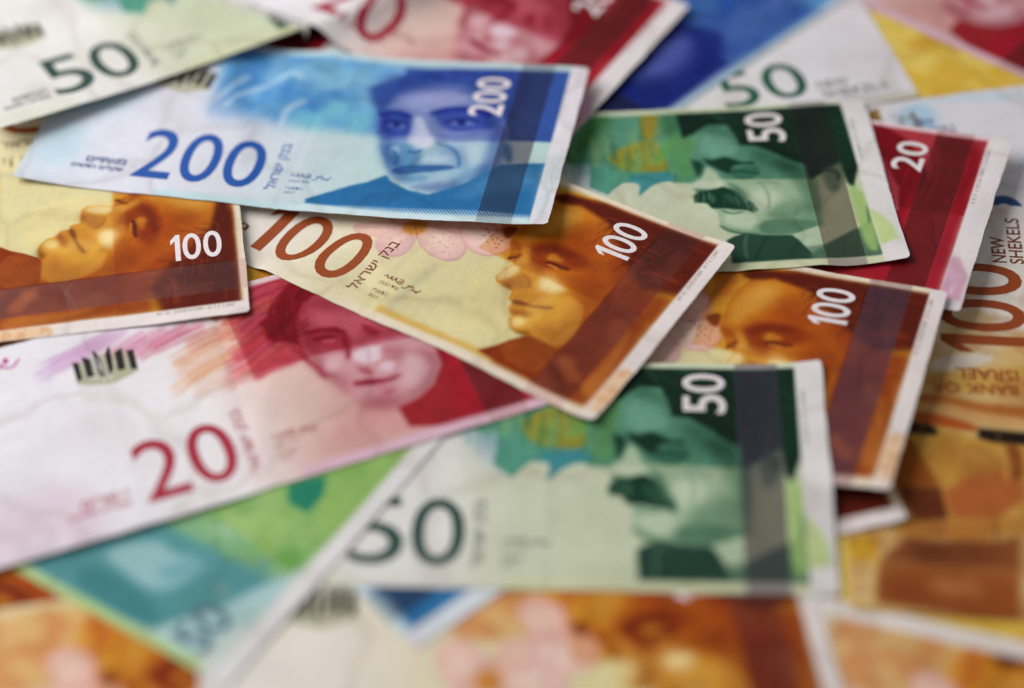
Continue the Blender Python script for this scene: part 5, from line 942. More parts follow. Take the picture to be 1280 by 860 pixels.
  ('p',(196,208,180),0.6,1,[(87.5,45.3),(89.6,42.3),(91.5,36.3),(91,34.6),(87.3,34.5),(83.9,33.9),(82.6,35.1),(82.8,36.9),(85.5,38.8)]),
  ('p',(60,104,76),0.4,0.8,[(82.6,35),(86.8,34.4),(88.2,33.5),(85.7,32.7),(83.3,33.4)]),
  ('q',(16,54,38),0.5,1,[(86.2,33.6),(90.9,35.3),(94.9,32.7),(97.8,27.8),(98.1,23.2),(96.2,24.7),(93.8,25),(89.6,25.9),(86.7,26.1),(85.6,28.1),(82.4,29.1),(82.2,31.6),(84.3,33.5)]),
  ('s',(130,160,130),0.25,0.7,[(89.5,32.6),(90.4,31.3)],0.5),
  ('s',(130,160,130),0.25,0.7,[(90.6,31.7),(91.5,30.4)],0.5),
  ('s',(130,160,130),0.25,0.7,[(91.7,30.9),(92.6,29.6)],0.5),
  ('s',(130,160,130),0.25,0.7,[(93.2,31.2),(94.1,29.9)],0.5),
  ('s',(130,160,130),0.25,0.7,[(94.4,29.5),(95.3,28.2)],0.5),
  ('s',(130,160,130),0.25,0.7,[(92,29.7),(92.9,28.4)],0.5),
  ('s',(130,160,130),0.25,0.7,[(95.6,29.1),(96.5,27.8)],0.5),
  ('p',(84,124,96),0.8,0.8,[(91.8,37.8),(94.8,35.9),(97.5,30.9),(98.1,24),(96.5,27.1),(93.5,33.1)]),
  ('p',(202,214,184),1.6,0.8,[(97.3,32.4),(103.4,34.4),(106.8,31.1),(103.8,24.4),(99.9,23.8),(97.8,27.8)]),
  ('p',(190,206,176),1,0.9,[(90.2,23.3),(96.1,23.9),(99,20.5),(96.2,16.2),(91.4,17.6),(89.1,20.4)]),
  ('s',(52,98,74),0.4,0.8,[(89,25.3),(91.2,23.3),(95.1,24)],0.7),
  ('s',(46,92,68),0.4,0.8,[(87.7,18.6),(90.2,16.1),(94.8,14.6),(98.6,14.6)],0.8),
  ('q',(96,138,106),1.5,0.8,[(97.1,17.3),(99.3,19.5),(104.3,21.3),(109,20.3),(115.3,20.6),(115.6,16.9),(111.1,15.2),(106,13.6),(98.5,14.2)]),
  ('h',(40,80,60),0.4,0.7,[(98.5,19.3),(104.3,20.7),(113.2,19.6),(114.9,16.9),(106,13.6),(98.5,14.3)],0.6,-0.6),
  ('q',(44,76,60),0.35,1,[(88.8,12.5),(93.9,14.9),(100.3,13.7),(107,13.5),(110.6,6.5),(113.2,-0.5),(110.3,-12.2),(84.8,-10.7),(89.4,3.1)]),
  ('q',(172,192,162),0.35,1,[(107,13.5),(114.2,16.9),(115.2,4.4),(113.6,1.6),(110.6,6.5)]),
  ('q',(104,138,110),0.6,1,[(110.4,5.4),(126.1,16.3),(129.9,19.8),(130.6,13.8),(129.5,-6.4),(126.8,-13.1),(106.7,-12),(110.8,1.8)]),
  ('s',(24,52,42),0.4,0.8,[(100.3,13.7),(97.9,9.8),(95,2.7)],0.9),
  ('s',(120,150,126),0.5,0.7,[(94.7,14.4),(93.2,10.1),(93.3,4.3)],0.8),
  ('h',(20,52,40),0.4,0.8,[(88.8,12.5),(93.9,14.9),(100.3,13.7),(107,13.5),(110.6,6.5),(126.1,16.3),(130.6,13.8),(129.5,-6.4),(126.8,-13.1),(84.8,-10.7),(89.4,3.1)],0.66,0.9),
  ('q',(10,38,28),0.5,1,[(81.6,68.8),(91.5,70.9),(102.7,71.1),(117,71),(129,69.4),(129.6,41.5),(126.5,31.5),(125,34.7),(124.8,43.7),(120,40),(115.5,36.8),(114.9,43.5),(111.9,45.3),(108,48.7),(102.2,53.1),(98.2,53.4),(97,59.2),(95.5,62.9),(90,63),(85.8,59.5),(82.3,57.3)]),
  ('q',(12,42,30),1.2,1,[(112,52),(129.3,46),(129.3,69.2),(104,69.2)]),
  ('p',(10,34,26),1.6,0.8,[(98.5,70.4),(114.8,70.2),(120.5,61.5),(114.3,48),(108.9,51.5),(102.6,56),(98.5,62.8)]),
  ('p',(14,48,34),1.2,0.8,[(124.6,68),(128.7,67.8),(129,43.9),(125.6,38.5),(123.3,48.2)]),
  ('s',(44,88,66),0.3,0.4,[(91.2,68.3),(96.6,63.8),(99.6,56.2)],0.5),
  ('s',(44,88,66),0.3,0.4,[(93.4,67.9),(99,62.8),(101.7,55.1)],0.5),
  ('s',(44,88,66),0.3,0.4,[(95.6,67.4),(101.4,61.8),(103.8,53.9)],0.5),
  ('s',(44,88,66),0.3,0.4,[(97.8,66.9),(103.8,60.8),(105.9,52.8)],0.5),
  ('s',(44,88,66),0.3,0.4,[(100,66.4),(106.2,59.9),(108,51.7)],0.5),
  ('s',(44,88,66),0.3,0.4,[(102.2,65.9),(108.5,58.9),(110,50.6)],0.5),
  ('s',(44,88,66),0.3,0.4,[(104.4,65.5),(110.9,57.9),(112.1,49.5)],0.5),
  ('s',(44,88,66),0.3,0.4,[(106.7,65),(113.3,57),(114.2,48.4)],0.5),
  ('p',(70,100,80),1,0.7,[(119.3,42.1),(122.9,42.7),(124.7,38.6),(122.4,30.9),(119.5,31.1),(118.9,36.6)]),
  ('s',(30,60,46),0.5,0.8,[(120,40.4),(123.3,39.5),(123.1,35.5)],1),
  ('p',(158,190,110),0.7,0.9,[(124.9,33.1),(127.6,33),(129.3,25.9),(129,3.6),(125.4,6),(125.4,23.1)]),
  ('p',(36,76,52),0.4,0.7,[(128.9,25.2),(129.2,19.8),(128.1,15.4),(128.2,19.9)]),
  ('s',(60,104,78),0.2,0.6,[(83.1,32.7),(82.6,30.8),(82,29)],0.4487983913914242),
  ('s',(16,54,38),0.2,0.6,[(83.4,32),(82.9,30.1),(82.3,28.3)],0.460087030130667),
  ('s',(96,140,108),0.2,0.6,[(83.8,32.4),(83.3,30.4),(82.7,28.6)],0.41224363828423105),
  ('s',(16,54,38),0.2,0.6,[(84.1,32.1),(83.6,30.1),(83.1,28.3)],0.3429483388905768),
  ('s',(14,46,34),0.2,0.6,[(84.4,32.2),(84,30.2),(83.5,28.4)],0.3859402148089826),
  ('s',(16,54,38),0.2,0.6,[(84.9,32.8),(84.5,30.8),(84,29)],0.43279592919485604),
  ('s',(96,140,108),0.2,0.6,[(85.2,33.1),(84.9,31.1),(84.4,29.3)],0.479086342952138),
  ('s',(96,140,108),0.2,0.6,[(85.5,32.3),(85.2,30.3),(84.7,28.5)],0.44048135689859647),
  ('s',(14,46,34),0.2,0.6,[(86,33.8),(85.7,31.8),(85.3,30)],0.2816748081375674),
  ('s',(16,54,38),0.2,0.6,[(86.4,33.9),(86.1,31.9),(85.7,30.1)],0.30236409562377947),
  ('s',(96,140,108),0.2,0.6,[(86.7,33.4),(86.4,31.4),(86,29.6)],0.46810194135920047),
  ('s',(96,140,108),0.2,0.6,[(87,33.2),(86.8,31.2),(86.4,29.4)],0.38480586721770266),
  ('s',(96,140,108),0.2,0.6,[(87.2,32.3),(87.1,30.3),(86.6,28.5)],0.2954171671364009),
  ('s',(96,140,108),0.2,0.6,[(87.5,31.7),(87.4,29.7),(87,27.9)],0.49164107807929885),
  ('s',(60,104,78),0.2,0.6,[(87.8,31.8),(87.7,29.8),(87.4,28)],0.2553925520948878),
  ('s',(96,140,108),0.2,0.6,[(88.3,32.7),(88.2,30.7),(87.9,28.9)],0.31595298473749256),
  ('s',(16,54,38),0.2,0.6,[(88.7,32.8),(88.6,30.8),(88.3,29)],0.39899473763617543),
  ('s',(16,54,38),0.2,0.6,[(88.9,32),(88.9,30),(88.6,28.1)],0.32748948290078217),
  ('s',(14,46,34),0.2,0.6,[(89.2,31.6),(89.2,29.6),(88.9,27.8)],0.4241049519102892),
  ('s',(14,46,34),0.2,0.6,[(89.7,32.9),(89.8,30.9),(89.5,29.1)],0.4261672835352273),
  ('s',(16,54,38),0.2,0.6,[(90.1,33.1),(90.2,31.1),(89.9,29.2)],0.48730511916763153),
  ('s',(14,46,34),0.2,0.6,[(90.3,32.3),(90.4,30.3),(90.2,28.5)],0.25451688384463256),
  ('s',(60,104,78),0.2,0.6,[(90.5,31.3),(90.7,29.3),(90.4,27.5)],0.3440913531529136),
  ('s',(14,46,34),0.2,0.6,[(90.8,31.1),(91,29.1),(90.8,27.2)],0.2616817796747354),
  ('s',(96,140,108),0.2,0.6,[(91.4,32.3),(91.6,30.3),(91.4,28.5)],0.27975513926844375),
  ('s',(14,46,34),0.2,0.6,[(91.7,32.1),(91.9,30),(91.7,28.2)],0.33609545326325296),
  ('s',(60,104,78),0.2,0.6,[(92,31.7),(92.2,29.7),(92.1,27.8)],0.4439007536747488),
  ('s',(60,104,78),0.2,0.6,[(92.4,32.1),(92.7,30),(92.5,28.2)],0.464923579796895),
  ('s',(16,54,38),0.2,0.6,[(92.7,32.1),(93,30),(92.9,28.2)],0.30212084826219926),
  ('s',(60,104,78),0.2,0.6,[(92.9,30.9),(93.3,28.8),(93.1,27)],0.47952179638332804),
  ('s',(16,54,38),0.2,0.6,[(93.3,31.1),(93.7,29),(93.5,27.2)],0.32811259233572676),
  ('s',(96,140,108),0.2,0.6,[(93.6,30.9),(94,28.9),(93.9,27.1)],0.44969340428374005),
  ('s',(60,104,78),0.2,0.6,[(93.8,30.1),(94.3,28.1),(94.2,26.2)],0.49918170363417597),
  ('s',(16,54,38),0.2,0.6,[(94.3,30.9),(94.8,28.8),(94.7,27)],0.2702395580461232),
  ('s',(14,46,34),0.2,0.6,[(94.5,29.7),(95,27.7),(94.9,25.9)],0.2579566207478504),
  ('s',(60,104,78),0.2,0.6,[(94.7,29.2),(95.3,27.2),(95.3,25.4)],0.45657387794965665),
  ('s',(14,46,34),0.2,0.6,[(95.1,29.6),(95.7,27.6),(95.7,25.8)],0.28640725474005047),
  ('s',(16,54,38),0.2,0.6,[(95.3,28.3),(95.9,26.3),(95.9,24.4)],0.4504161076500345),
  ('s',(96,140,108),0.2,0.6,[(95.8,29.4),(96.5,27.4),(96.5,25.6)],0.28264295678828),
  ('s',(96,140,108),0.2,0.6,[(96,28.4),(96.7,26.3),(96.7,24.5)],0.4075998233565986),
  ('s',(16,54,38),0.2,0.6,[(96.3,28),(97,26),(97,24.2)],0.29220521530984933),
  ('s',(16,54,38),0.2,0.6,[(96.7,28.7),(97.5,26.6),(97.5,24.8)],0.46118347425134076),
  ('s',(14,46,34),0.2,0.6,[(97.1,28.6),(97.8,26.6),(97.9,24.7)],0.4805008359240367),
  ('s',(96,140,108),0.2,0.6,[(97.3,27.7),(98.1,25.6),(98.2,23.8)],0.4940018924366577),
  ('s',(14,46,34),0.2,0.6,[(97.6,27.8),(98.5,25.8),(98.6,23.9)],0.4222097615329642),
  ('s',(60,104,78),0.2,0.6,[(98,27.9),(98.9,25.8),(99,24)],0.32275565428674374),
  ('s',(36,80,58),0.25,0.45,[(101,69.5),(103.4,68.4),(105.5,65)],0.4),
  ('s',(8,30,22),0.25,0.45,[(125.7,61.4),(128.1,60.3),(130,57)],0.4),
  ('s',(36,80,58),0.25,0.45,[(90.6,69.7),(93,68.5),(95.1,65.2)],0.4),
  ('s',(8,30,22),0.25,0.45,[(121.3,60.4),(123.6,59.3),(125.6,56)],0.4),
  ('s',(8,30,22),0.25,0.45,[(113.6,62.9),(116,61.7),(118,58.5)],0.4),
  ('s',(8,30,22),0.25,0.45,[(107.6,64.9),(110,63.7),(112,60.5)],0.4),
  ('s',(8,30,22),0.25,0.45,[(117.5,65.1),(119.8,64),(121.8,60.7)],0.4),
  ('s',(36,80,58),0.25,0.45,[(112.3,68),(114.7,66.9),(116.7,63.5)],0.4),
  ('s',(8,30,22),0.25,0.45,[(117.8,66.2),(120.2,65),(122.2,61.8)],0.4),
  ('s',(8,30,22),0.25,0.45,[(118.9,60.5),(121.3,59.4),(123.2,56.1)],0.4),
  ('s',(8,30,22),0.25,0.45,[(95,69.7),(97.4,68.6),(99.5,65.3)],0.4),
  ('s',(36,80,58),0.25,0.45,[(98.4,68.3),(100.7,67.1),(102.8,63.8)],0.4),
  ('s',(50,96,72),0.25,0.45,[(103.1,68.6),(105.4,67.4),(107.5,64.1)],0.4),
  ('s',(8,30,22),0.25,0.45,[(106.5,66.7),(108.9,65.5),(110.9,62.3)],0.4),
  ('s',(8,30,22),0.25,0.45,[(95.5,70.4),(97.9,69.2),(100,65.9)],0.4),
  ('s',(36,80,58),0.25,0.45,[(90.1,69),(92.5,67.8),(94.6,64.5)],0.4),
  ('s',(36,80,58),0.25,0.45,[(124.7,61.9),(127,60.8),(129,57.5)],0.4),
  ('s',(36,80,58),0.25,0.45,[(94.6,68.1),(97,67),(99.1,63.6)],0.4),
  ('s',(36,80,58),0.25,0.45,[(102.6,68.1),(105,67),(107,63.7)],0.4),
  ('s',(50,96,72),0.25,0.45,[(90.6,69.1),(92.9,67.9),(95,64.6)],0.4),
  ('s',(50,96,72),0.25,0.45,[(89.8,68.7),(92.2,67.5),(94.3,64.2)],0.4),
  ('s',(8,30,22),0.25,0.45,[(104.5,67.6),(106.8,66.5),(108.9,63.2)],0.4),
  ('s',(50,96,72),0.25,0.45,[(99.8,68.5),(102.2,67.4),(104.2,64)],0.4),
  ('s',(8,30,22),0.25,0.45,[(115.2,66),(117.6,64.8),(119.6,61.5)],0.4),
  ('s',(36,80,58),0.25,0.45,[(120.7,60.3),(123,59.1),(125,55.9)],0.4),
  ('s',(50,96,72),0.25,0.45,[(99.7,70),(102.1,68.9),(104.2,65.6)],0.4),
  ('s',(8,30,22),0.25,0.45,[(95.9,69.3),(98.3,68.1),(100.4,64.8)],0.4),
  ('s',(36,80,58),0.25,0.45,[(125.7,61.9),(128.1,60.7),(130,57.5)],0.4),
  ('s',(36,80,58),0.25,0.45,[(111.9,67.8),(114.3,66.7),(116.3,63.4)],0.4),
  ('s',(50,96,72),0.25,0.45,[(100,69),(102.4,67.8),(104.4,64.5)],0.4),
  ('s',(50,96,72),0.25,0.45,[(109.9,64.5),(112.2,63.3),(114.2,60.1)],0.4),
  ('s',(36,80,58),0.25,0.45,[(100,69.1),(102.3,67.9),(104.4,64.6)],0.4),
  ('s',(8,30,22),0.25,0.45,[(88.7,69.4),(91.1,68.3),(93.2,64.9)],0.4),
  ('s',(8,30,22),0.25,0.45,[(101.9,67),(104.2,65.9),(106.3,62.6)],0.4),
  ('s',(50,96,72),0.25,0.45,[(125.5,56.5),(127.8,55.4),(129.7,52.2)],0.4),
  ('s',(8,30,22),0.25,0.45,[(109.3,64.6),(111.6,63.4),(113.7,60.1)],0.4),
  ('s',(8,30,22),0.25,0.45,[(94,70.6),(96.4,69.5),(98.5,66.1)],0.4),
  ('s',(50,96,72),0.25,0.45,[(104.9,68),(107.3,66.9),(109.4,63.6)],0.4),
  ('s',(50,96,72),0.25,0.45,[(112.4,65.7),(114.8,64.5),(116.8,61.2)],0.4),
  ('s',(36,80,58),0.25,0.45,[(118.3,67),(120.7,65.8),(122.7,62.5)],0.4),
  ('s',(50,96,72),0.25,0.45,[(108,67.3),(110.4,66.2),(112.4,62.9)],0.4),
  ('s',(8,30,22),0.25,0.45,[(93.7,70),(96.1,68.9),(98.2,65.5)],0.4),
  ('s',(36,80,58),0.25,0.45,[(95.8,69),(98.2,67.9),(100.3,64.5)],0.4),
  ('s',(50,96,72),0.25,0.45,[(120.7,58.2),(123,57),(125,53.8)],0.4),
  ('s',(8,30,22),0.25,0.45,[(116.9,64.4),(119.3,63.2),(121.3,59.9)],0.4),
  ('s',(8,30,22),0.25,0.45,[(110.6,67.7),(112.9,66.5),(115,63.2)],0.4),
  ('s',(50,96,72),0.25,0.45,[(98.9,68.5),(101.3,67.3),(103.3,64)],0.4),
  ('s',(50,96,72),0.25,0.45,[(82.4,70.1),(84.8,68.9),(86.9,65.6)],0.4),
  ('s',(8,30,22),0.25,0.45,[(123.4,67.4),(125.7,66.2),(127.7,62.9)],0.4),
  ('s',(36,80,58),0.25,0.45,[(109.1,63.6),(111.5,62.5),(113.5,59.2)],0.4),
  ('s',(76,124,100),0.5,0.45,[(89.7,56.8),(93.9,58.2),(97,55.5)],0.8),
  ('s',(76,124,100),0.5,0.45,[(88.4,54.5),(93,55.6),(97.2,53.1)],0.8),
  ('s',(76,124,100),0.5,0.45,[(101.7,36),(103.3,30.5),(101.9,24.5)],0.8),
  ('s',(76,124,100),0.5,0.45,[(111,27),(107.4,22.6),(101.5,21.5)],0.8),
  ('s',(76,124,100),0.5,0.45,[(99.8,36.2),(102.8,36.8),(106.5,35.7)],0.8),
  ('s',(76,124,100),0.5,0.45,[(114.2,34.5),(113.9,26.8),(112,20.8)],0.8),
  ('p',(120,156,126),2.2,0.7,[(105.3,27.3),(113.4,29.9),(113.9,20.7),(106.1,20.4),(100.5,21.5)]),
  ('p',(96,138,108),2,0.6,[(112.5,36.2),(115.4,36),(115.3,20.6),(112,20.8)]),
  ('s',(150,170,80),0.6,0.4,[(60.93825091883152,58.23430625218159),(61.302907320285456,63.23430625218159),(62.20923546500725,71.52658646478613)],0.9281477507403426),
  ('s',(70,140,110),0.6,0.4,[(60.41762456097252,55.16393453867052),(60.80686753458325,60.16393453867052),(60.942956823440056,64.16846210405117)],1.2526507690765247),
  ('s',(120,176,130),0.6,0.4,[(70.20260382924928,58.21351234778027),(70.59306936520434,63.21351234778027),(71.9131979028874,72.02396525095531)],0.6489044594062219),
  ('s',(40,96,80),0.6,0.4,[(62.676287716324325,48.51121508864347),(61.813126342182066,53.51121508864347),(62.67433778832921,61.248371238361436)],1.2306407365478476),
  ('s',(44,110,70),0.6,0.4,[(70.54426568709646,53.27202810975405),(70.40293805232508,58.27202810975405),(70.1228976797023,63.1088364925389)],0.7997464377458299),
  ('s',(44,110,70),0.6,0.4,[(61.087424416211846,42.467500543901714),(61.37889926258012,47.467500543901714),(62.96326144937191,54.4546041049449)],0.6973088983677324),
  ('s',(150,170,80),0.6,0.4,[(50.173402568814495,45.849858180548836),(50.394626447455714,50.849858180548836),(50.64963681475065,53.97811743308659)],0.6347570051608775),
  ('s',(44,110,70),0.6,0.4,[(65.29455643599707,40.871257715748406),(65.78560857289517,45.871257715748406),(65.42221953091743,51.86898103458442)],1.0941905300414496),
  ('s',(40,96,80),0.6,0.4,[(49.6689762548541,47.97061024285214),(49.53231725987302,52.97061024285214),(49.88685726668466,59.17213364687002)],0.6208995857013166),
  ('s',(70,140,110),0.6,0.4,[(61.17697262730814,58.77076024653833),(60.453437368199836,63.77076024653833),(61.34325565657298,69.75129765676347)],1.323315356300593),
  ('s',(40,96,80),0.6,0.4,[(67.0163617259351,45.80473108744957),(66.45754297232375,50.80473108744957),(66.58064567830803,54.4541571511908)],0.9948952746301147),
  ('s',(120,176,130),0.6,0.4,[(71.8108458464439,45.66884450867708),(72.53785111017797,50.66884450867708),(72.38952523457627,55.391169843041574)],1.22722594373657),
  ('s',(70,140,110),0.6,0.4,[(50.066667110563706,40.37382552847471),(50.40257354217826,45.37382552847471),(49.70373062459369,48.24736691002208)],0.5767190204255505),
  ('s',(150,170,80),0.6,0.4,[(64.41320201053128,44.77170190063895),(64.05977448279923,49.77170190063895),(65.88400732605433,51.97792874717524)],0.9324211371464318),
  ('s',(120,176,130),0.6,0.4,[(68.47520638945105,41.07318384174156),(68.33387593392601,46.07318384174156),(69.940664600605,53.32043663246489)],1.35015755561618),
  ('s',(150,170,80),0.6,0.4,[(48.59709101284758,58.22816456333737),(47.87662145910114,63.22816456333737),(49.62156444438458,67.70825240129213)],1.2385365641888288),
  ('s',(40,96,80),0.6,0.4,[(53.285584166525794,46.66530161060989),(53.87766716446997,51.66530161060989),(53.668745269913764,58.72435926220196)],1.134792623026703),
  ('s',(150,170,80),0.6,0.4,[(57.10768218401507,45.91825228996622),(56.83211908578547,50.91825228996622),(56.60219371784784,59.86975055264587)],1.3651226048649736),
  ('s',(44,110,70),0.6,0.4,[(52.66130687255383,43.610715030954765),(51.727638053280444,48.610715030954765),(52.58756641934452,50.886886837634464)],0.587298876295924),
  ('s',(70,140,110),0.6,0.4,[(73.56698104031868,49.61984137613287),(73.50735416748928,54.61984137613287),(75.28040094137657,60.95609903839933)],0.5003956689260074),
  ('s',(44,110,70),0.6,0.4,[(59.287989989079634,49.31146986214786),(59.59471349670809,54.31146986214786),(58.87308517690794,62.39494022680492)],0.6724417264700377),
  ('s',(40,96,80),0.6,0.4,[(72.936410906096,49.3932014930418),(72.49127422219127,54.3932014930418),(72.75640833855854,58.402572242514644)],0.7286603912652518),
  ('s',(44,110,70),0.6,0.4,[(53.290201619474175,49.640718534046144),(53.7941981611079,54.640718534046144),(53.511970343190384,57.05297412530455)],0.8098686198299216),
  ('s',(120,176,130),0.6,0.4,[(46.674017205001604,49.13316554899987),(47.01114814383392,54.13316554899987),(46.83087894520394,60.85442343439369)],0.6061219603331018),
  ('s',(120,176,130),0.6,0.4,[(68.60823809207635,43.26457217835369),(68.75767824994391,48.26457217835369),(69.71505813900285,54.58764265833898)],1.1433262700024045),
  ('s',(70,140,110),0.6,0.4,[(74.26186397806866,54.13424840036826),(73.98478405734676,59.13424840036826),(73.83574851219,68.08958870403886)],0.6660285936387871),
  ('s',(120,176,130),0.6,0.4,[(60.50917781192027,55.51683936127024),(61.39014139139497,60.51683936127024),(61.588449238587316,65.53137507956936)],1.1049677453033029),
  ('s',(44,110,70),0.6,0.4,[(76.23838170164859,40.12545368997966),(76.6010362000196,45.12545368997966),(76.07975100956048,47.358341277220845)],0.9077305100957823),
  ('s',(40,96,80),0.6,0.4,[(71.90168815611133,56.745342093548174),(71.08931747906539,61.745342093548174),(71.48685590694815,70.03688581288722)],0.8150119702931806),
  ('s',(44,110,70),0.6,0.4,[(61.22596642263491,58.714724402318154),(61.51445782148288,63.714724402318154),(61.91925331118237,71.18556307141685)],1.1145117425852809),
  ('s',(150,170,80),0.6,0.4,[(47.48493304787823,56.668551624934665),(46.58761545768753,61.668551624934665),(46.98270489118013,70.46992444627672)],0.7753539992603972),
  ('s',(150,170,80),0.6,0.4,[(51.56097970580777,50.17258355625775),(51.02842616838475,55.17258355625775),(53.371008761105955,62.708177131168085)],0.6692529713971777),
  ('s',(120,176,130),0.6,0.4,[(48.69139468520916,59.70330863018371),(49.40492836579928,64.70330863018371),(48.64886005688395,66.82516651983954)],1.0384578590678726),
  ('s',(40,96,80),0.6,0.4,[(62.72862557385885,49.73080060231397),(62.77325806272201,54.73080060231397),(62.473740827833794,56.81727292280348)],1.1913079473299217),
  ('s',(120,176,130),0.6,0.4,[(69.44153859865621,53.772105790531924),(68.7189716559602,58.772105790531924),(70.09791822257482,66.23144483855123)],0.9990185171672563),
  ('s',(120,176,130),0.6,0.4,[(54.16790675671822,48.05195142520606),(53.33187668283125,53.05195142520606),(54.2045155943574,55.64222443736482)],0.6168321734896564),
  ('s',(120,176,130),0.6,0.4,[(59.28815343231602,51.539656023129645),(59.27347398103821,56.539656023129645),(59.33497243766293,63.464872075058175)],0.748249341214434),
  ('s',(44,110,70),0.6,0.4,[(70.68161524732834,57.653193529510894),(71.22052914272567,62.653193529510894),(71.06926268803025,70.03802756494166)],0.5646877093502892),
  ('s',(120,176,130),0.6,0.4,[(46.002334600529,45.71817914457591),(45.88669980366329,50.71817914457591),(47.52601639156406,57.30638911985862)],1.0172560358456304),
  ('s',(150,170,80),0.6,0.4,[(75.5977020530413,54.56040368187383),(76.22185406975932,59.56040368187383),(75.99195585281521,62.472115413791585)],0.7409253753415008),
  ('s',(70,140,110),0.6,0.4,[(48.04379523917872,43.387255093057476),(47.69022280030568,48.387255093057476),(47.5322881316017,54.18398364702699)],0.9479470216356733),
  ('s',(44,110,70),0.6,0.4,[(68.907748053029,40.557857457916775),(68.16798446273002,45.557857457916775),(69.23633384710146,53.576444509302235)],0.545567512307917),
  ('s',(120,176,130),0.6,0.4,[(75.4258121885004,52.240034642312466),(74.6764585466687,57.240034642312466),(75.34889329935758,61.74773874446447)],0.974693914398647),
  ('s',(120,176,130),0.6,0.4,[(51.0621497788802,52.384194854933476),(50.25274383018406,57.384194854933476),(51.84096173116866,60.582562811318304)],1.1541498414027913),
  ('s',(150,170,80),0.6,0.4,[(67.9924642776327,48.92430450986082),(67.22886989364022,53.92430450986082),(68.21685887742177,62.32924552926212)],1.2152981280275548),
  ('s',(150,170,80),0.6,0.4,[(60.290910843633355,48.683089937497186),(60.626875269082376,53.683089937497186),(60.10843596359935,58.99625415517532)],0.543586397847167),
  ('W',0.2,2.2,7),
  ('m',(200,222,200),0.12,0.35,[(78,37.6),(130,37.6),(130,72),(78,72)]),
  ('m',(166,156,148),0.1,1,[(114.4,-1),(124.8,-1),(124.8,72),(114.4,72)]),
  ('q',(208,216,186),0.5,1,[(46,69.2),(130,69.2),(130,72.5),(46,72.5)]),
  ('q',(166,160,150),0.2,1,[(114.4,69.2),(124.8,69.2),(124.8,72.5),(114.4,72.5)]),
  ('q',(204,208,170),0.5,1,[(58,-2),(130,-2),(130,3),(58,3)]),
  ('q',(160,152,140),0.2,1,[(114.4,-2),(124.8,-2),(124.8,3),(114.4,3)]),
  ('q',(222,218,216),0.15,1,[(129.2,-2),(137,-2),(137,73),(129.2,73)]),
  ('q',(192,212,140),0.6,0.9,[(129.3,7),(134.6,9),(134.2,15),(132,20),(129.3,23)]),
  ('t',(70,80,76),131.4,44,131.4,62,1),
  ('p',(214,218,196),2,0.8,[(0,0),(30,0),(20,4),(0,6)]),
 ]),
 '200F': (150, [
  ('b',[(0,(208,218,228)),(24,(218,218,228)),(56,(214,216,226)),(76,(194,208,214)),(98,(182,208,208)),(150,(182,208,206))]),
  ('p',(182,212,224),5,0.8,[(-2,30),(22,30),(26,50),(20,73),(-2,73)]),
  ('p',(178,210,222),4,0.6,[(2,6),(16,8),(14,28),(2,26)]),
  ('p',(96,158,204),2.5,1,[(42,66),(46,44),(64,36),(97,35),(100,35),(100,69.5),(60,70)]),
  ('n',(60,124,192),6,0.7,[(44,36),(100,36),(100,68),(44,68)],16,11),
  ('n',(160,206,222),5,0.5,[(44,40),(100,40),(100,66),(44,66)],12,12),
  ('n',(120,190,196),3,0.6,[(70,34),(100,34),(100,48),(70,48)],8,13),
  ('s',(206,222,232),0.9,0.7,[(46.2,41.3),(49.9,50.9),(52.4,56.6)],1.6),
  ('s',(206,222,232),0.9,0.7,[(49.2,39.1),(52.6,47.4),(60.1,52.4)],1.6),
  ('s',(206,222,232),0.9,0.7,[(59.3,52.3),(64.2,58.2),(69.1,54.9)],1.6),
  ('s',(206,222,232),0.9,0.7,[(67.4,34.1),(67,41.6),(72.2,46.2)],1.6),
  ('q',(54,88,160),0.25,1,[(95,35),(145,35.4),(145,68.6),(97,67)]),
  ('p',(158,190,208),0.35,1,[(94.8,56.6),(103.4,60.7),(113.4,62.2),(121.5,57.6),(129.8,46.7),(132.8,35.7),(133.1,26.1),(130.6,18.8),(123.5,12.9),(115.7,11.1),(107,13.1),(101.3,20.9),(96.2,32.7),(93.2,43.7)]),
  ('p',(124,140,188),0.3,1,[(94.8,56.6),(103.4,60.7),(113.4,62.2),(121.5,57.6),(129.8,46.7),(132.3,38.2),(132.8,34.9),(120.8,33.9),(109.4,33),(101.8,32.6),(96.4,32.3),(93.2,43.7)]),
  ('p',(162,168,210),2,1,[(96,54.8),(105.5,58.3),(114.7,59.7),(119.9,53.4),(113.7,49.6),(106.3,47.2),(101.1,48)]),
  ('p',(48,72,158),1.2,1,[(93.6,44),(102.1,45.3),(105,39.8),(104.5,34.5),(96.8,34.3)]),
  ('p',(54,76,162),1.2,1,[(108.3,46.4),(115.3,49.2),(125.3,47.7),(128.2,41),(121.4,38.2),(113.6,38.8)]),
  ('s',(28,50,140),0.5,1,[(93.6,43.2),(98.1,45.7),(103.4,43.6)],2.3),
  ('s',(28,50,140),0.5,1,[(108.1,45.6),(113.8,49.1),(121.6,48.9),(126.2,46.2)],2.5),
  ('p',(124,140,188),0.5,0.9,[(96.3,39.5),(99.4,41.3),(103.4,39.9),(100.5,37.9)]),
  ('p',(116,132,192),0.5,0.9,[(113.5,42.3),(117.8,44.6),(123.2,43),(118.8,40.7)]),
  ('p',(20,40,120),0.3,1,[(101.1,40),(101,39.2),(100.5,38.7),(99.7,38.6),(99,39),(98.6,39.8),(98.7,40.6),(99.2,41.2),(99.9,41.2),(100.6,40.8)]),
  ('p',(20,40,120),0.3,1,[(119.5,42.9),(119.4,41.9),(118.8,41.3),(117.9,41.2),(117.1,41.7),(116.6,42.6),(116.7,43.6),(117.3,44.2),(118.2,44.3),(119,43.8)]),
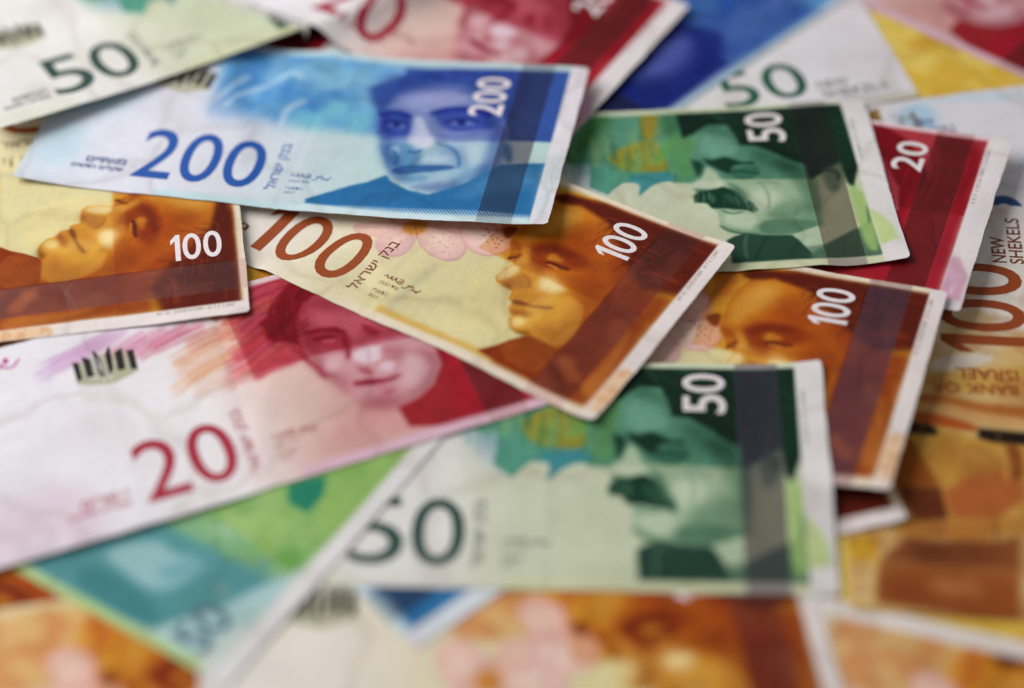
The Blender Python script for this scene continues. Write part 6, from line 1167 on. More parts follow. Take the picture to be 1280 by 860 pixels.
  ('s',(22,42,124),0.25,1,[(96.1,39.9),(99.3,42),(103.5,40.2)],1),
  ('s',(22,42,124),0.25,1,[(113.2,42.2),(117.7,45.1),(123.4,43)],1.1),
  ('s',(96,114,184),0.6,0.8,[(112.5,36.7),(118.9,35.8),(125.9,39)],0.9),
  ('s',(150,158,206),0.6,0.6,[(112.2,38.2),(118.5,37.5),(124.9,40.1)],0.8),
  ('p',(206,210,226),0.8,1,[(103.9,45),(106.9,43.7),(109.2,37.7),(112.7,33.7),(111.7,30.3),(106.3,29.6),(104.2,32.1),(104.6,37.3)]),
  ('p',(84,136,178),1.1,1,[(98.2,31.5),(104.1,32.7),(107.2,29.9),(110.2,26.5),(109.6,21.9),(104.5,20.5),(100.4,24.6)]),
  ('p',(184,208,220),0.7,0.9,[(99.9,30.1),(102.6,30.9),(103.4,26.4),(101.3,26.2)]),
  ('s',(46,94,152),0.3,1,[(105.6,28.5),(107.7,27.7),(109.5,29.4)],1.1),
  ('s',(60,108,160),0.4,1,[(101.4,28.4),(103.6,25.2),(103.4,22)],1),
  ('p',(184,206,220),1,0.75,[(109.5,26.2),(117.9,27.9),(119.6,25.6),(111.4,23.7)]),
  ('s',(80,130,176),0.45,0.9,[(112.3,32.8),(117.4,31.5),(120.9,26.7),(121.2,21.9)],1.1),
  ('p',(42,90,150),0.5,1,[(102.5,20),(107.1,22.6),(111.7,22.6),(116.1,23.4),(121.5,22.7),(116.7,20.6),(110.9,19.4),(107.4,17.9),(104.1,18.3)]),
  ('p',(94,144,184),1.2,1,[(104.4,17.6),(112.6,18.6),(114.6,16.2),(108.9,14.5)]),
  ('p',(194,214,222),1.1,0.9,[(108.2,14.2),(113.1,16.1),(120.2,18.1),(119.7,13.3),(112.5,11.8)]),
  ('p',(108,152,188),1.8,0.9,[(122,20.6),(130.7,26),(130.8,19.4),(123.5,13.2),(120.6,14.3)]),
  ('p',(184,206,214),1.8,0.9,[(120.3,32.4),(129.2,33.7),(129.6,25.9),(123.8,22.8)]),
  ('p',(90,140,180),0.9,0.9,[(96.5,31.5),(98.3,31.1),(103,18.9),(106.1,13.5),(101.5,20.5)]),
  ('m',(96,124,186),2.2,0.7,[(93.2,43.7),(96.6,45.3),(100.1,33.1),(105.6,19.2),(108.6,12.4),(101.9,18.8),(96,32.7)]),
  ('m',(96,124,186),2.2,0.7,[(119.7,58.8),(129.6,47.9),(133.1,35.8),(132.9,26.1),(130.6,18.8),(126.1,15),(127.7,25.7),(127.3,37.8),(123.4,47.5)]),
  ('m',(96,124,186),2.2,0.6,[(94.8,56.6),(103.4,60.7),(113.4,62.2),(122.4,57),(120.7,53.4),(113.6,57.5),(104.4,56.2),(97.5,51.5)]),
  ('m',(96,124,186),2.2,0.7,[(107.7,13.4),(114.7,15.7),(122.7,17.1),(123.6,12.7),(115.7,10.9)]),
  ('m',(96,124,186),2.2,0.35,[(112,31.8),(120.4,31.8),(124,25.5),(122.7,20.6),(118.8,25.1)]),
  ('m',(96,124,186),2.2,0.6,[(102,45.8),(105,39.8),(105.4,33.6),(103.9,33.5),(101.9,40.8)]),
  ('p',(52,100,150),0.7,0.9,[(131.3,34.4),(134,33.4),(135.8,26.3),(134.1,24.7)]),
  ('s',(120,160,194),0.12,0.6,[(106,14.2),(105.8,16.8)],0.22),
  ('s',(120,160,194),0.12,0.6,[(106.6,14.1),(106.5,16.9)],0.22),
  ('s',(120,160,194),0.12,0.6,[(107.3,14),(107.1,16.9)],0.22),
  ('s',(120,160,194),0.12,0.6,[(108,13.9),(107.7,17)],0.22),
  ('s',(120,160,194),0.12,0.6,[(108.6,13.8),(108.4,17)],0.22),
  ('s',(120,160,194),0.12,0.6,[(109.3,13.7),(109,17.1)],0.22),
  ('s',(120,160,194),0.12,0.6,[(110,13.5),(109.6,17.2)],0.22),
  ('s',(120,160,194),0.12,0.6,[(110.6,13.4),(110.3,17.2)],0.22),
  ('s',(120,160,194),0.12,0.6,[(111.3,13.3),(110.9,17.3)],0.22),
  ('s',(120,160,194),0.12,0.6,[(112,13.2),(111.5,17.3)],0.22),
  ('s',(120,160,194),0.12,0.6,[(112.6,13.1),(112.1,17.4)],0.22),
  ('s',(120,160,194),0.12,0.6,[(113.3,13),(112.8,17.4)],0.22),
  ('s',(120,160,194),0.12,0.6,[(114,12.8),(113.4,17.5)],0.22),
  ('s',(120,160,194),0.12,0.6,[(114.6,13.1),(114,17.5)],0.22),
  ('s',(120,160,194),0.12,0.6,[(115.1,13.3),(114.7,17.6)],0.22),
  ('s',(120,160,194),0.12,0.6,[(115.7,13.5),(115.3,17.7)],0.22),
  ('s',(120,160,194),0.12,0.6,[(116.3,13.8),(115.9,17.7)],0.22),
  ('s',(120,160,194),0.12,0.6,[(116.9,14),(116.6,17.8)],0.22),
  ('s',(120,160,194),0.12,0.6,[(117.5,14.2),(117.2,17.8)],0.22),
  ('s',(120,160,194),0.12,0.6,[(118.1,14.4),(117.8,17.9)],0.22),
  ('s',(120,160,194),0.12,0.6,[(118.7,14.6),(118.4,17.9)],0.22),
  ('s',(120,160,194),0.12,0.6,[(119.3,14.9),(119.1,18)],0.22),
  ('s',(120,160,194),0.12,0.6,[(119.9,15.1),(119.7,18)],0.22),
  ('s',(120,160,194),0.12,0.6,[(120.5,15.3),(120.3,18.1)],0.22),
  ('s',(120,160,194),0.12,0.6,[(121,15.5),(121,18.1)],0.22),
  ('s',(120,160,194),0.12,0.6,[(121.6,15.8),(121.6,18.2)],0.22),
  ('q',(38,106,160),0.4,1,[(82.1,4.9),(91.5,11.1),(97.4,14.1),(102.1,17.5),(103.9,14.9),(109.5,11.6),(115.3,10.2),(124.5,15.7),(132.6,24.6),(145.4,26.2),(145.1,0.8),(131.8,0.6),(115.6,1.3),(93.7,2.5),(82.5,3.3)]),
  ('p',(74,134,178),2.5,0.6,[(124.6,15),(133.9,23.4),(144.7,24),(144.2,14.6),(132.6,13.1),(123.1,6.5)]),
  ('s',(24,80,140),0.2,0.5,[(104.6,11.6),(106.6,1.7)],0.4),
  ('s',(24,80,140),0.2,0.5,[(107.3,10.6),(109,2)],0.4),
  ('s',(24,80,140),0.2,0.5,[(110,9.6),(111.4,2.2)],0.4),
  ('s',(24,80,140),0.2,0.5,[(111.9,12.3),(113.8,2.4)],0.4),
  ('s',(24,80,140),0.2,0.5,[(114.5,11.3),(116.2,2.6)],0.4),
  ('s',(24,80,140),0.2,0.5,[(117.2,10.2),(118.5,2.8)],0.4),
  ('s',(24,80,140),0.2,0.5,[(119.1,12.9),(120.9,3)],0.4),
  ('s',(24,80,140),0.2,0.5,[(121.8,11.9),(123.3,3.2)],0.4),
  ('s',(24,80,140),0.2,0.5,[(124.4,10.8),(125.7,3.4)],0.4),
  ('s',(24,80,140),0.2,0.5,[(126.3,13.5),(128,3.6)],0.4),
  ('s',(24,80,140),0.2,0.5,[(129,12.4),(130.4,3.8)],0.4),
  ('s',(24,80,140),0.2,0.5,[(131.6,11.3),(132.8,3.9)],0.4),
  ('s',(24,80,140),0.2,0.5,[(133.5,14),(135.2,4.1)],0.4),
  ('s',(24,80,140),0.2,0.5,[(136.2,12.9),(137.5,4.3)],0.4),
  ('s',(24,80,140),0.2,0.5,[(138.8,11.8),(139.9,4.4)],0.4),
  ('s',(24,80,140),0.2,0.5,[(140.7,14.4),(142.3,4.6)],0.4),
  ('p',(40,68,144),1.4,1,[(87.3,56.6),(97.2,63.4),(110,67.2),(127.2,68.7),(135.5,66.2),(134.1,48.2),(131.6,41.8),(126.1,52),(119.8,58.1),(112.8,61.4),(103.7,59.3),(97.4,55.6),(96.2,50.3),(94.8,42.6),(91.5,47.3)]),
  ('s',(16,36,110),0.3,0.45,[(118.3,63.6),(121,64.3),(124.8,62.7)],0.5),
  ('s',(70,96,180),0.3,0.45,[(116.5,66.6),(119.3,67.3),(123,65.7)],0.5),
  ('s',(50,76,164),0.3,0.45,[(113.1,64.6),(115.8,65.4),(119.6,63.7)],0.5),
  ('s',(16,36,110),0.3,0.45,[(102.3,62.5),(105,63.3),(108.8,61.7)],0.5),
  ('s',(16,36,110),0.3,0.45,[(106.2,65.1),(108.9,65.9),(112.8,64.3)],0.5),
  ('s',(70,96,180),0.3,0.45,[(122.6,65),(125.3,65.7),(129,64.1)],0.5),
  ('s',(50,76,164),0.3,0.45,[(95.2,62.7),(97.9,63.5),(101.8,62)],0.5),
  ('s',(50,76,164),0.3,0.45,[(98.2,62),(100.9,62.8),(104.7,61.2)],0.5),
  ('s',(70,96,180),0.3,0.45,[(91.1,62.8),(93.8,63.6),(97.7,62.1)],0.5),
  ('s',(16,36,110),0.3,0.45,[(101.6,63.9),(104.3,64.7),(108.1,63.1)],0.5),
  ('s',(70,96,180),0.3,0.45,[(104.5,65.4),(107.2,66.2),(111,64.6)],0.5),
  ('s',(70,96,180),0.3,0.45,[(114.8,63.4),(117.5,64.2),(121.3,62.5)],0.5),
  ('s',(70,96,180),0.3,0.45,[(124.1,64.9),(126.9,65.6),(130.6,64)],0.5),
  ('s',(16,36,110),0.3,0.45,[(119.7,63.3),(122.4,64.1),(126.2,62.4)],0.5),
  ('s',(50,76,164),0.3,0.45,[(123.7,63.6),(126.4,64.3),(130.1,62.7)],0.5),
  ('s',(50,76,164),0.3,0.45,[(110.2,62.3),(112.9,63.1),(116.7,61.5)],0.5),
  ('s',(16,36,110),0.3,0.45,[(124.7,67.2),(127.4,67.9),(131.2,66.2)],0.5),
  ('s',(16,36,110),0.3,0.45,[(97.1,63.4),(99.8,64.2),(103.6,62.6)],0.5),
  ('s',(50,76,164),0.3,0.45,[(110,65.9),(112.7,66.7),(116.5,65)],0.5),
  ('s',(50,76,164),0.3,0.45,[(107.5,65.6),(110.3,66.4),(114.1,64.7)],0.5),
  ('s',(16,36,110),0.3,0.45,[(98.2,62.3),(100.9,63.1),(104.8,61.6)],0.5),
  ('s',(70,96,180),0.3,0.45,[(106,65.3),(108.7,66.1),(112.5,64.5)],0.5),
  ('s',(50,76,164),0.3,0.45,[(119.9,63.5),(122.6,64.2),(126.4,62.6)],0.5),
  ('s',(70,96,180),0.3,0.45,[(88.5,61.1),(91.3,62),(95.1,60.4)],0.5),
  ('s',(50,76,164),0.3,0.45,[(112.6,64.2),(115.3,65),(119.1,63.3)],0.5),
  ('s',(16,36,110),0.3,0.45,[(111.3,65.1),(114,65.9),(117.8,64.3)],0.5),
  ('s',(50,76,164),0.3,0.45,[(107.8,64.9),(110.5,65.7),(114.3,64.1)],0.5),
  ('s',(16,36,110),0.3,0.45,[(125.6,67.1),(128.3,67.9),(132.1,66.2)],0.5),
  ('s',(70,96,180),0.3,0.45,[(110.9,62.3),(113.6,63.1),(117.4,61.5)],0.5),
  ('s',(70,96,180),0.3,0.45,[(125,66.3),(127.7,67.1),(131.5,65.4)],0.5),
  ('s',(16,36,110),0.3,0.45,[(122,64.4),(124.7,65.2),(128.4,63.5)],0.5),
  ('s',(70,96,180),0.3,0.45,[(105.2,62.5),(107.9,63.3),(111.7,61.7)],0.5),
  ('s',(50,76,164),0.3,0.45,[(107.5,64.1),(110.2,64.9),(114,63.3)],0.5),
  ('s',(70,96,180),0.3,0.45,[(119.3,63.2),(122,63.9),(125.8,62.3)],0.5),
  ('s',(16,36,110),0.3,0.45,[(116.1,65.6),(118.8,66.4),(122.6,64.7)],0.5),
  ('s',(70,96,180),0.3,0.45,[(115.7,62.8),(118.5,63.6),(122.2,61.9)],0.5),
  ('s',(50,76,164),0.3,0.45,[(88.3,63.7),(91,64.6),(94.9,63)],0.5),
  ('s',(50,76,164),0.3,0.45,[(118.1,66.1),(120.9,66.9),(124.6,65.2)],0.5),
  ('s',(16,36,110),0.3,0.45,[(105.4,62.1),(108.1,62.9),(111.9,61.3)],0.5),
  ('s',(16,36,110),0.3,0.45,[(125.5,63.6),(128.3,64.4),(132,62.7)],0.5),
  ('s',(16,36,110),0.3,0.45,[(111,65.2),(113.7,66),(117.5,64.4)],0.5),
  ('s',(50,76,164),0.3,0.45,[(112.8,64.5),(115.6,65.3),(119.4,63.6)],0.5),
  ('s',(16,36,110),0.3,0.45,[(102.1,64.3),(104.8,65.1),(108.6,63.5)],0.5),
  ('s',(50,76,164),0.3,0.45,[(100.3,62.7),(103,63.6),(106.8,62)],0.5),
  ('s',(16,36,110),0.3,0.45,[(102.3,63.1),(105,64),(108.8,62.4)],0.5),
  ('s',(50,76,164),0.3,0.45,[(112.8,62.5),(115.6,63.3),(119.3,61.7)],0.5),
  ('s',(16,36,110),0.3,0.45,[(118.4,63.1),(121.1,63.9),(124.9,62.2)],0.5),
  ('s',(70,96,180),0.3,0.45,[(109.3,63.7),(112,64.5),(115.8,62.8)],0.5),
  ('s',(50,76,164),0.3,0.45,[(94.9,62.4),(97.6,63.3),(101.4,61.7)],0.5),
  ('s',(16,36,110),0.3,0.45,[(92.3,61.7),(95,62.6),(98.8,61)],0.5),
  ('W',0.2,2.4,8),
  ('m',(190,206,240),0.12,0.35,[(95,35.2),(145,35.2),(145,72),(95,72)]),
  ('m',(160,150,160),0.1,1,[(130.4,-1),(140.2,-1),(140.2,72),(130.4,72)]),
  ('q',(188,212,214),0.6,1,[(60,68.8),(145,68.8),(145,72.5),(60,72.5)]),
  ('q',(140,158,164),0.25,1,[(130.4,68.8),(140.2,68.8),(140.2,72.5),(130.4,72.5)]),
  ('q',(190,216,220),1,1,[(40,-2),(145,-2),(145,2.6),(40,2.6)]),
  ('h',(226,234,238),0.4,0.6,[(78,-1),(145,-1),(145,5.2),(78,3.2)],0.75,0.7),
  ('m',(150,160,165),0.2,0.5,[(130.4,-2),(140.2,-2),(140.2,3.5),(130.4,3.5)]),
  ('q',(222,216,222),0.15,1,[(144.9,-2),(151,-2),(151,73),(144.9,73)]),
  ('p',(206,220,224),1.2,0.7,[(145.2,2),(149.6,2),(149.6,34),(145.2,30)]),
  ('s',(170,188,200),0.1,0.6,[(146,10),(149,15),(147,22),(149.4,30)],0.25),
 ]),
 '200D': (150, [
  ('b',[(0,(208,218,228)),(24,(218,218,228)),(56,(214,216,226)),(76,(194,208,214)),(98,(182,208,208)),(150,(182,208,206))]),
  ('p',(182,212,224),5,0.8,[(-2,30),(22,30),(26,50),(20,73),(-2,73)]),
  ('p',(178,210,222),4,0.6,[(2,6),(16,8),(14,28),(2,26)]),
  ('p',(96,158,204),2.5,1,[(42,66),(46,44),(64,36),(97,35),(100,35),(100,69.5),(60,70)]),
  ('n',(60,124,192),6,0.7,[(44,36),(100,36),(100,68),(44,68)],16,11),
  ('n',(160,206,222),5,0.5,[(44,40),(100,40),(100,66),(44,66)],12,12),
  ('n',(120,190,196),3,0.6,[(70,34),(100,34),(100,48),(70,48)],8,13),
  ('s',(206,222,232),0.9,0.7,[(46.2,41.3),(49.9,50.9),(52.4,56.6)],1.6),
  ('s',(206,222,232),0.9,0.7,[(49.2,39.1),(52.6,47.4),(60.1,52.4)],1.6),
  ('s',(206,222,232),0.9,0.7,[(59.3,52.3),(64.2,58.2),(69.1,54.9)],1.6),
  ('s',(206,222,232),0.9,0.7,[(67.4,34.1),(67,41.6),(72.2,46.2)],1.6),
  ('q',(54,88,160),0.25,1,[(95,35),(145,35.4),(145,68.6),(97,67)]),
  ('p',(158,190,208),0.35,1,[(94.8,56.6),(103.4,60.7),(113.4,62.2),(121.5,57.6),(129.8,46.7),(132.8,35.7),(133.1,26.1),(130.6,18.8),(123.5,12.9),(115.7,11.1),(107,13.1),(101.3,20.9),(96.2,32.7),(93.2,43.7)]),
  ('p',(124,140,188),0.3,1,[(94.8,56.6),(103.4,60.7),(113.4,62.2),(121.5,57.6),(129.8,46.7),(132.3,38.2),(132.8,34.9),(120.8,33.9),(109.4,33),(101.8,32.6),(96.4,32.3),(93.2,43.7)]),
  ('p',(162,168,210),2,1,[(96,54.8),(105.5,58.3),(114.7,59.7),(119.9,53.4),(113.7,49.6),(106.3,47.2),(101.1,48)]),
  ('p',(48,72,158),1.2,1,[(93.6,44),(102.1,45.3),(105,39.8),(104.5,34.5),(96.8,34.3)]),
  ('p',(54,76,162),1.2,1,[(108.3,46.4),(115.3,49.2),(125.3,47.7),(128.2,41),(121.4,38.2),(113.6,38.8)]),
  ('s',(28,50,140),0.5,1,[(93.6,43.2),(98.1,45.7),(103.4,43.6)],2.3),
  ('s',(28,50,140),0.5,1,[(108.1,45.6),(113.8,49.1),(121.6,48.9),(126.2,46.2)],2.5),
  ('p',(124,140,188),0.5,0.9,[(96.3,39.5),(99.4,41.3),(103.4,39.9),(100.5,37.9)]),
  ('p',(116,132,192),0.5,0.9,[(113.5,42.3),(117.8,44.6),(123.2,43),(118.8,40.7)]),
  ('p',(20,40,120),0.3,1,[(101.1,40),(101,39.2),(100.5,38.7),(99.7,38.6),(99,39),(98.6,39.8),(98.7,40.6),(99.2,41.2),(99.9,41.2),(100.6,40.8)]),
  ('p',(20,40,120),0.3,1,[(119.5,42.9),(119.4,41.9),(118.8,41.3),(117.9,41.2),(117.1,41.7),(116.6,42.6),(116.7,43.6),(117.3,44.2),(118.2,44.3),(119,43.8)]),
  ('s',(22,42,124),0.25,1,[(96.1,39.9),(99.3,42),(103.5,40.2)],1),
  ('s',(22,42,124),0.25,1,[(113.2,42.2),(117.7,45.1),(123.4,43)],1.1),
  ('s',(96,114,184),0.6,0.8,[(112.5,36.7),(118.9,35.8),(125.9,39)],0.9),
  ('s',(150,158,206),0.6,0.6,[(112.2,38.2),(118.5,37.5),(124.9,40.1)],0.8),
  ('p',(206,210,226),0.8,1,[(103.9,45),(106.9,43.7),(109.2,37.7),(112.7,33.7),(111.7,30.3),(106.3,29.6),(104.2,32.1),(104.6,37.3)]),
  ('p',(84,136,178),1.1,1,[(98.2,31.5),(104.1,32.7),(107.2,29.9),(110.2,26.5),(109.6,21.9),(104.5,20.5),(100.4,24.6)]),
  ('p',(184,208,220),0.7,0.9,[(99.9,30.1),(102.6,30.9),(103.4,26.4),(101.3,26.2)]),
  ('s',(46,94,152),0.3,1,[(105.6,28.5),(107.7,27.7),(109.5,29.4)],1.1),
  ('s',(60,108,160),0.4,1,[(101.4,28.4),(103.6,25.2),(103.4,22)],1),
  ('p',(184,206,220),1,0.75,[(109.5,26.2),(117.9,27.9),(119.6,25.6),(111.4,23.7)]),
  ('s',(80,130,176),0.45,0.9,[(112.3,32.8),(117.4,31.5),(120.9,26.7),(121.2,21.9)],1.1),
  ('p',(42,90,150),0.5,1,[(102.5,20),(107.1,22.6),(111.7,22.6),(116.1,23.4),(121.5,22.7),(116.7,20.6),(110.9,19.4),(107.4,17.9),(104.1,18.3)]),
  ('p',(94,144,184),1.2,1,[(104.4,17.6),(112.6,18.6),(114.6,16.2),(108.9,14.5)]),
  ('p',(194,214,222),1.1,0.9,[(108.2,14.2),(113.1,16.1),(120.2,18.1),(119.7,13.3),(112.5,11.8)]),
  ('p',(108,152,188),1.8,0.9,[(122,20.6),(130.7,26),(130.8,19.4),(123.5,13.2),(120.6,14.3)]),
  ('p',(184,206,214),1.8,0.9,[(120.3,32.4),(129.2,33.7),(129.6,25.9),(123.8,22.8)]),
  ('p',(90,140,180),0.9,0.9,[(96.5,31.5),(98.3,31.1),(103,18.9),(106.1,13.5),(101.5,20.5)]),
  ('m',(96,124,186),2.2,0.7,[(93.2,43.7),(96.6,45.3),(100.1,33.1),(105.6,19.2),(108.6,12.4),(101.9,18.8),(96,32.7)]),
  ('m',(96,124,186),2.2,0.7,[(119.7,58.8),(129.6,47.9),(133.1,35.8),(132.9,26.1),(130.6,18.8),(126.1,15),(127.7,25.7),(127.3,37.8),(123.4,47.5)]),
  ('m',(96,124,186),2.2,0.6,[(94.8,56.6),(103.4,60.7),(113.4,62.2),(122.4,57),(120.7,53.4),(113.6,57.5),(104.4,56.2),(97.5,51.5)]),
  ('m',(96,124,186),2.2,0.7,[(107.7,13.4),(114.7,15.7),(122.7,17.1),(123.6,12.7),(115.7,10.9)]),
  ('m',(96,124,186),2.2,0.35,[(112,31.8),(120.4,31.8),(124,25.5),(122.7,20.6),(118.8,25.1)]),
  ('m',(96,124,186),2.2,0.6,[(102,45.8),(105,39.8),(105.4,33.6),(103.9,33.5),(101.9,40.8)]),
  ('p',(52,100,150),0.7,0.9,[(131.3,34.4),(134,33.4),(135.8,26.3),(134.1,24.7)]),
  ('s',(120,160,194),0.12,0.6,[(106,14.2),(105.8,16.8)],0.22),
  ('s',(120,160,194),0.12,0.6,[(106.6,14.1),(106.5,16.9)],0.22),
  ('s',(120,160,194),0.12,0.6,[(107.3,14),(107.1,16.9)],0.22),
  ('s',(120,160,194),0.12,0.6,[(108,13.9),(107.7,17)],0.22),
  ('s',(120,160,194),0.12,0.6,[(108.6,13.8),(108.4,17)],0.22),
  ('s',(120,160,194),0.12,0.6,[(109.3,13.7),(109,17.1)],0.22),
  ('s',(120,160,194),0.12,0.6,[(110,13.5),(109.6,17.2)],0.22),
  ('s',(120,160,194),0.12,0.6,[(110.6,13.4),(110.3,17.2)],0.22),
  ('s',(120,160,194),0.12,0.6,[(111.3,13.3),(110.9,17.3)],0.22),
  ('s',(120,160,194),0.12,0.6,[(112,13.2),(111.5,17.3)],0.22),
  ('s',(120,160,194),0.12,0.6,[(112.6,13.1),(112.1,17.4)],0.22),
  ('s',(120,160,194),0.12,0.6,[(113.3,13),(112.8,17.4)],0.22),
  ('s',(120,160,194),0.12,0.6,[(114,12.8),(113.4,17.5)],0.22),
  ('s',(120,160,194),0.12,0.6,[(114.6,13.1),(114,17.5)],0.22),
  ('s',(120,160,194),0.12,0.6,[(115.1,13.3),(114.7,17.6)],0.22),
  ('s',(120,160,194),0.12,0.6,[(115.7,13.5),(115.3,17.7)],0.22),
  ('s',(120,160,194),0.12,0.6,[(116.3,13.8),(115.9,17.7)],0.22),
  ('s',(120,160,194),0.12,0.6,[(116.9,14),(116.6,17.8)],0.22),
  ('s',(120,160,194),0.12,0.6,[(117.5,14.2),(117.2,17.8)],0.22),
  ('s',(120,160,194),0.12,0.6,[(118.1,14.4),(117.8,17.9)],0.22),
  ('s',(120,160,194),0.12,0.6,[(118.7,14.6),(118.4,17.9)],0.22),
  ('s',(120,160,194),0.12,0.6,[(119.3,14.9),(119.1,18)],0.22),
  ('s',(120,160,194),0.12,0.6,[(119.9,15.1),(119.7,18)],0.22),
  ('s',(120,160,194),0.12,0.6,[(120.5,15.3),(120.3,18.1)],0.22),
  ('s',(120,160,194),0.12,0.6,[(121,15.5),(121,18.1)],0.22),
  ('s',(120,160,194),0.12,0.6,[(121.6,15.8),(121.6,18.2)],0.22),
  ('q',(38,106,160),0.4,1,[(82.1,4.9),(91.5,11.1),(97.4,14.1),(102.1,17.5),(103.9,14.9),(109.5,11.6),(115.3,10.2),(124.5,15.7),(132.6,24.6),(145.4,26.2),(145.1,0.8),(131.8,0.6),(115.6,1.3),(93.7,2.5),(82.5,3.3)]),
  ('p',(74,134,178),2.5,0.6,[(124.6,15),(133.9,23.4),(144.7,24),(144.2,14.6),(132.6,13.1),(123.1,6.5)]),
  ('s',(24,80,140),0.2,0.5,[(104.6,11.6),(106.6,1.7)],0.4),
  ('s',(24,80,140),0.2,0.5,[(107.3,10.6),(109,2)],0.4),
  ('s',(24,80,140),0.2,0.5,[(110,9.6),(111.4,2.2)],0.4),
  ('s',(24,80,140),0.2,0.5,[(111.9,12.3),(113.8,2.4)],0.4),
  ('s',(24,80,140),0.2,0.5,[(114.5,11.3),(116.2,2.6)],0.4),
  ('s',(24,80,140),0.2,0.5,[(117.2,10.2),(118.5,2.8)],0.4),
  ('s',(24,80,140),0.2,0.5,[(119.1,12.9),(120.9,3)],0.4),
  ('s',(24,80,140),0.2,0.5,[(121.8,11.9),(123.3,3.2)],0.4),
  ('s',(24,80,140),0.2,0.5,[(124.4,10.8),(125.7,3.4)],0.4),
  ('s',(24,80,140),0.2,0.5,[(126.3,13.5),(128,3.6)],0.4),
  ('s',(24,80,140),0.2,0.5,[(129,12.4),(130.4,3.8)],0.4),
  ('s',(24,80,140),0.2,0.5,[(131.6,11.3),(132.8,3.9)],0.4),
  ('s',(24,80,140),0.2,0.5,[(133.5,14),(135.2,4.1)],0.4),
  ('s',(24,80,140),0.2,0.5,[(136.2,12.9),(137.5,4.3)],0.4),
  ('s',(24,80,140),0.2,0.5,[(138.8,11.8),(139.9,4.4)],0.4),
  ('s',(24,80,140),0.2,0.5,[(140.7,14.4),(142.3,4.6)],0.4),
  ('p',(40,68,144),1.4,1,[(87.3,56.6),(97.2,63.4),(110,67.2),(127.2,68.7),(135.5,66.2),(134.1,48.2),(131.6,41.8),(126.1,52),(119.8,58.1),(112.8,61.4),(103.7,59.3),(97.4,55.6),(96.2,50.3),(94.8,42.6),(91.5,47.3)]),
  ('s',(16,36,110),0.3,0.45,[(118.3,63.6),(121,64.3),(124.8,62.7)],0.5),
  ('s',(70,96,180),0.3,0.45,[(116.5,66.6),(119.3,67.3),(123,65.7)],0.5),
  ('s',(50,76,164),0.3,0.45,[(113.1,64.6),(115.8,65.4),(119.6,63.7)],0.5),
  ('s',(16,36,110),0.3,0.45,[(102.3,62.5),(105,63.3),(108.8,61.7)],0.5),
  ('s',(16,36,110),0.3,0.45,[(106.2,65.1),(108.9,65.9),(112.8,64.3)],0.5),
  ('s',(70,96,180),0.3,0.45,[(122.6,65),(125.3,65.7),(129,64.1)],0.5),
  ('s',(50,76,164),0.3,0.45,[(95.2,62.7),(97.9,63.5),(101.8,62)],0.5),
  ('s',(50,76,164),0.3,0.45,[(98.2,62),(100.9,62.8),(104.7,61.2)],0.5),
  ('s',(70,96,180),0.3,0.45,[(91.1,62.8),(93.8,63.6),(97.7,62.1)],0.5),
  ('s',(16,36,110),0.3,0.45,[(101.6,63.9),(104.3,64.7),(108.1,63.1)],0.5),
  ('s',(70,96,180),0.3,0.45,[(104.5,65.4),(107.2,66.2),(111,64.6)],0.5),
  ('s',(70,96,180),0.3,0.45,[(114.8,63.4),(117.5,64.2),(121.3,62.5)],0.5),
  ('s',(70,96,180),0.3,0.45,[(124.1,64.9),(126.9,65.6),(130.6,64)],0.5),
  ('s',(16,36,110),0.3,0.45,[(119.7,63.3),(122.4,64.1),(126.2,62.4)],0.5),
  ('s',(50,76,164),0.3,0.45,[(123.7,63.6),(126.4,64.3),(130.1,62.7)],0.5),
  ('s',(50,76,164),0.3,0.45,[(110.2,62.3),(112.9,63.1),(116.7,61.5)],0.5),
  ('s',(16,36,110),0.3,0.45,[(124.7,67.2),(127.4,67.9),(131.2,66.2)],0.5),
  ('s',(16,36,110),0.3,0.45,[(97.1,63.4),(99.8,64.2),(103.6,62.6)],0.5),
  ('s',(50,76,164),0.3,0.45,[(110,65.9),(112.7,66.7),(116.5,65)],0.5),
  ('s',(50,76,164),0.3,0.45,[(107.5,65.6),(110.3,66.4),(114.1,64.7)],0.5),
  ('s',(16,36,110),0.3,0.45,[(98.2,62.3),(100.9,63.1),(104.8,61.6)],0.5),
  ('s',(70,96,180),0.3,0.45,[(106,65.3),(108.7,66.1),(112.5,64.5)],0.5),
  ('s',(50,76,164),0.3,0.45,[(119.9,63.5),(122.6,64.2),(126.4,62.6)],0.5),
  ('s',(70,96,180),0.3,0.45,[(88.5,61.1),(91.3,62),(95.1,60.4)],0.5),
  ('s',(50,76,164),0.3,0.45,[(112.6,64.2),(115.3,65),(119.1,63.3)],0.5),
  ('s',(16,36,110),0.3,0.45,[(111.3,65.1),(114,65.9),(117.8,64.3)],0.5),
  ('s',(50,76,164),0.3,0.45,[(107.8,64.9),(110.5,65.7),(114.3,64.1)],0.5),
  ('s',(16,36,110),0.3,0.45,[(125.6,67.1),(128.3,67.9),(132.1,66.2)],0.5),
  ('s',(70,96,180),0.3,0.45,[(110.9,62.3),(113.6,63.1),(117.4,61.5)],0.5),
  ('s',(70,96,180),0.3,0.45,[(125,66.3),(127.7,67.1),(131.5,65.4)],0.5),
  ('s',(16,36,110),0.3,0.45,[(122,64.4),(124.7,65.2),(128.4,63.5)],0.5),
  ('s',(70,96,180),0.3,0.45,[(105.2,62.5),(107.9,63.3),(111.7,61.7)],0.5),
  ('s',(50,76,164),0.3,0.45,[(107.5,64.1),(110.2,64.9),(114,63.3)],0.5),
  ('s',(70,96,180),0.3,0.45,[(119.3,63.2),(122,63.9),(125.8,62.3)],0.5),
  ('s',(16,36,110),0.3,0.45,[(116.1,65.6),(118.8,66.4),(122.6,64.7)],0.5),
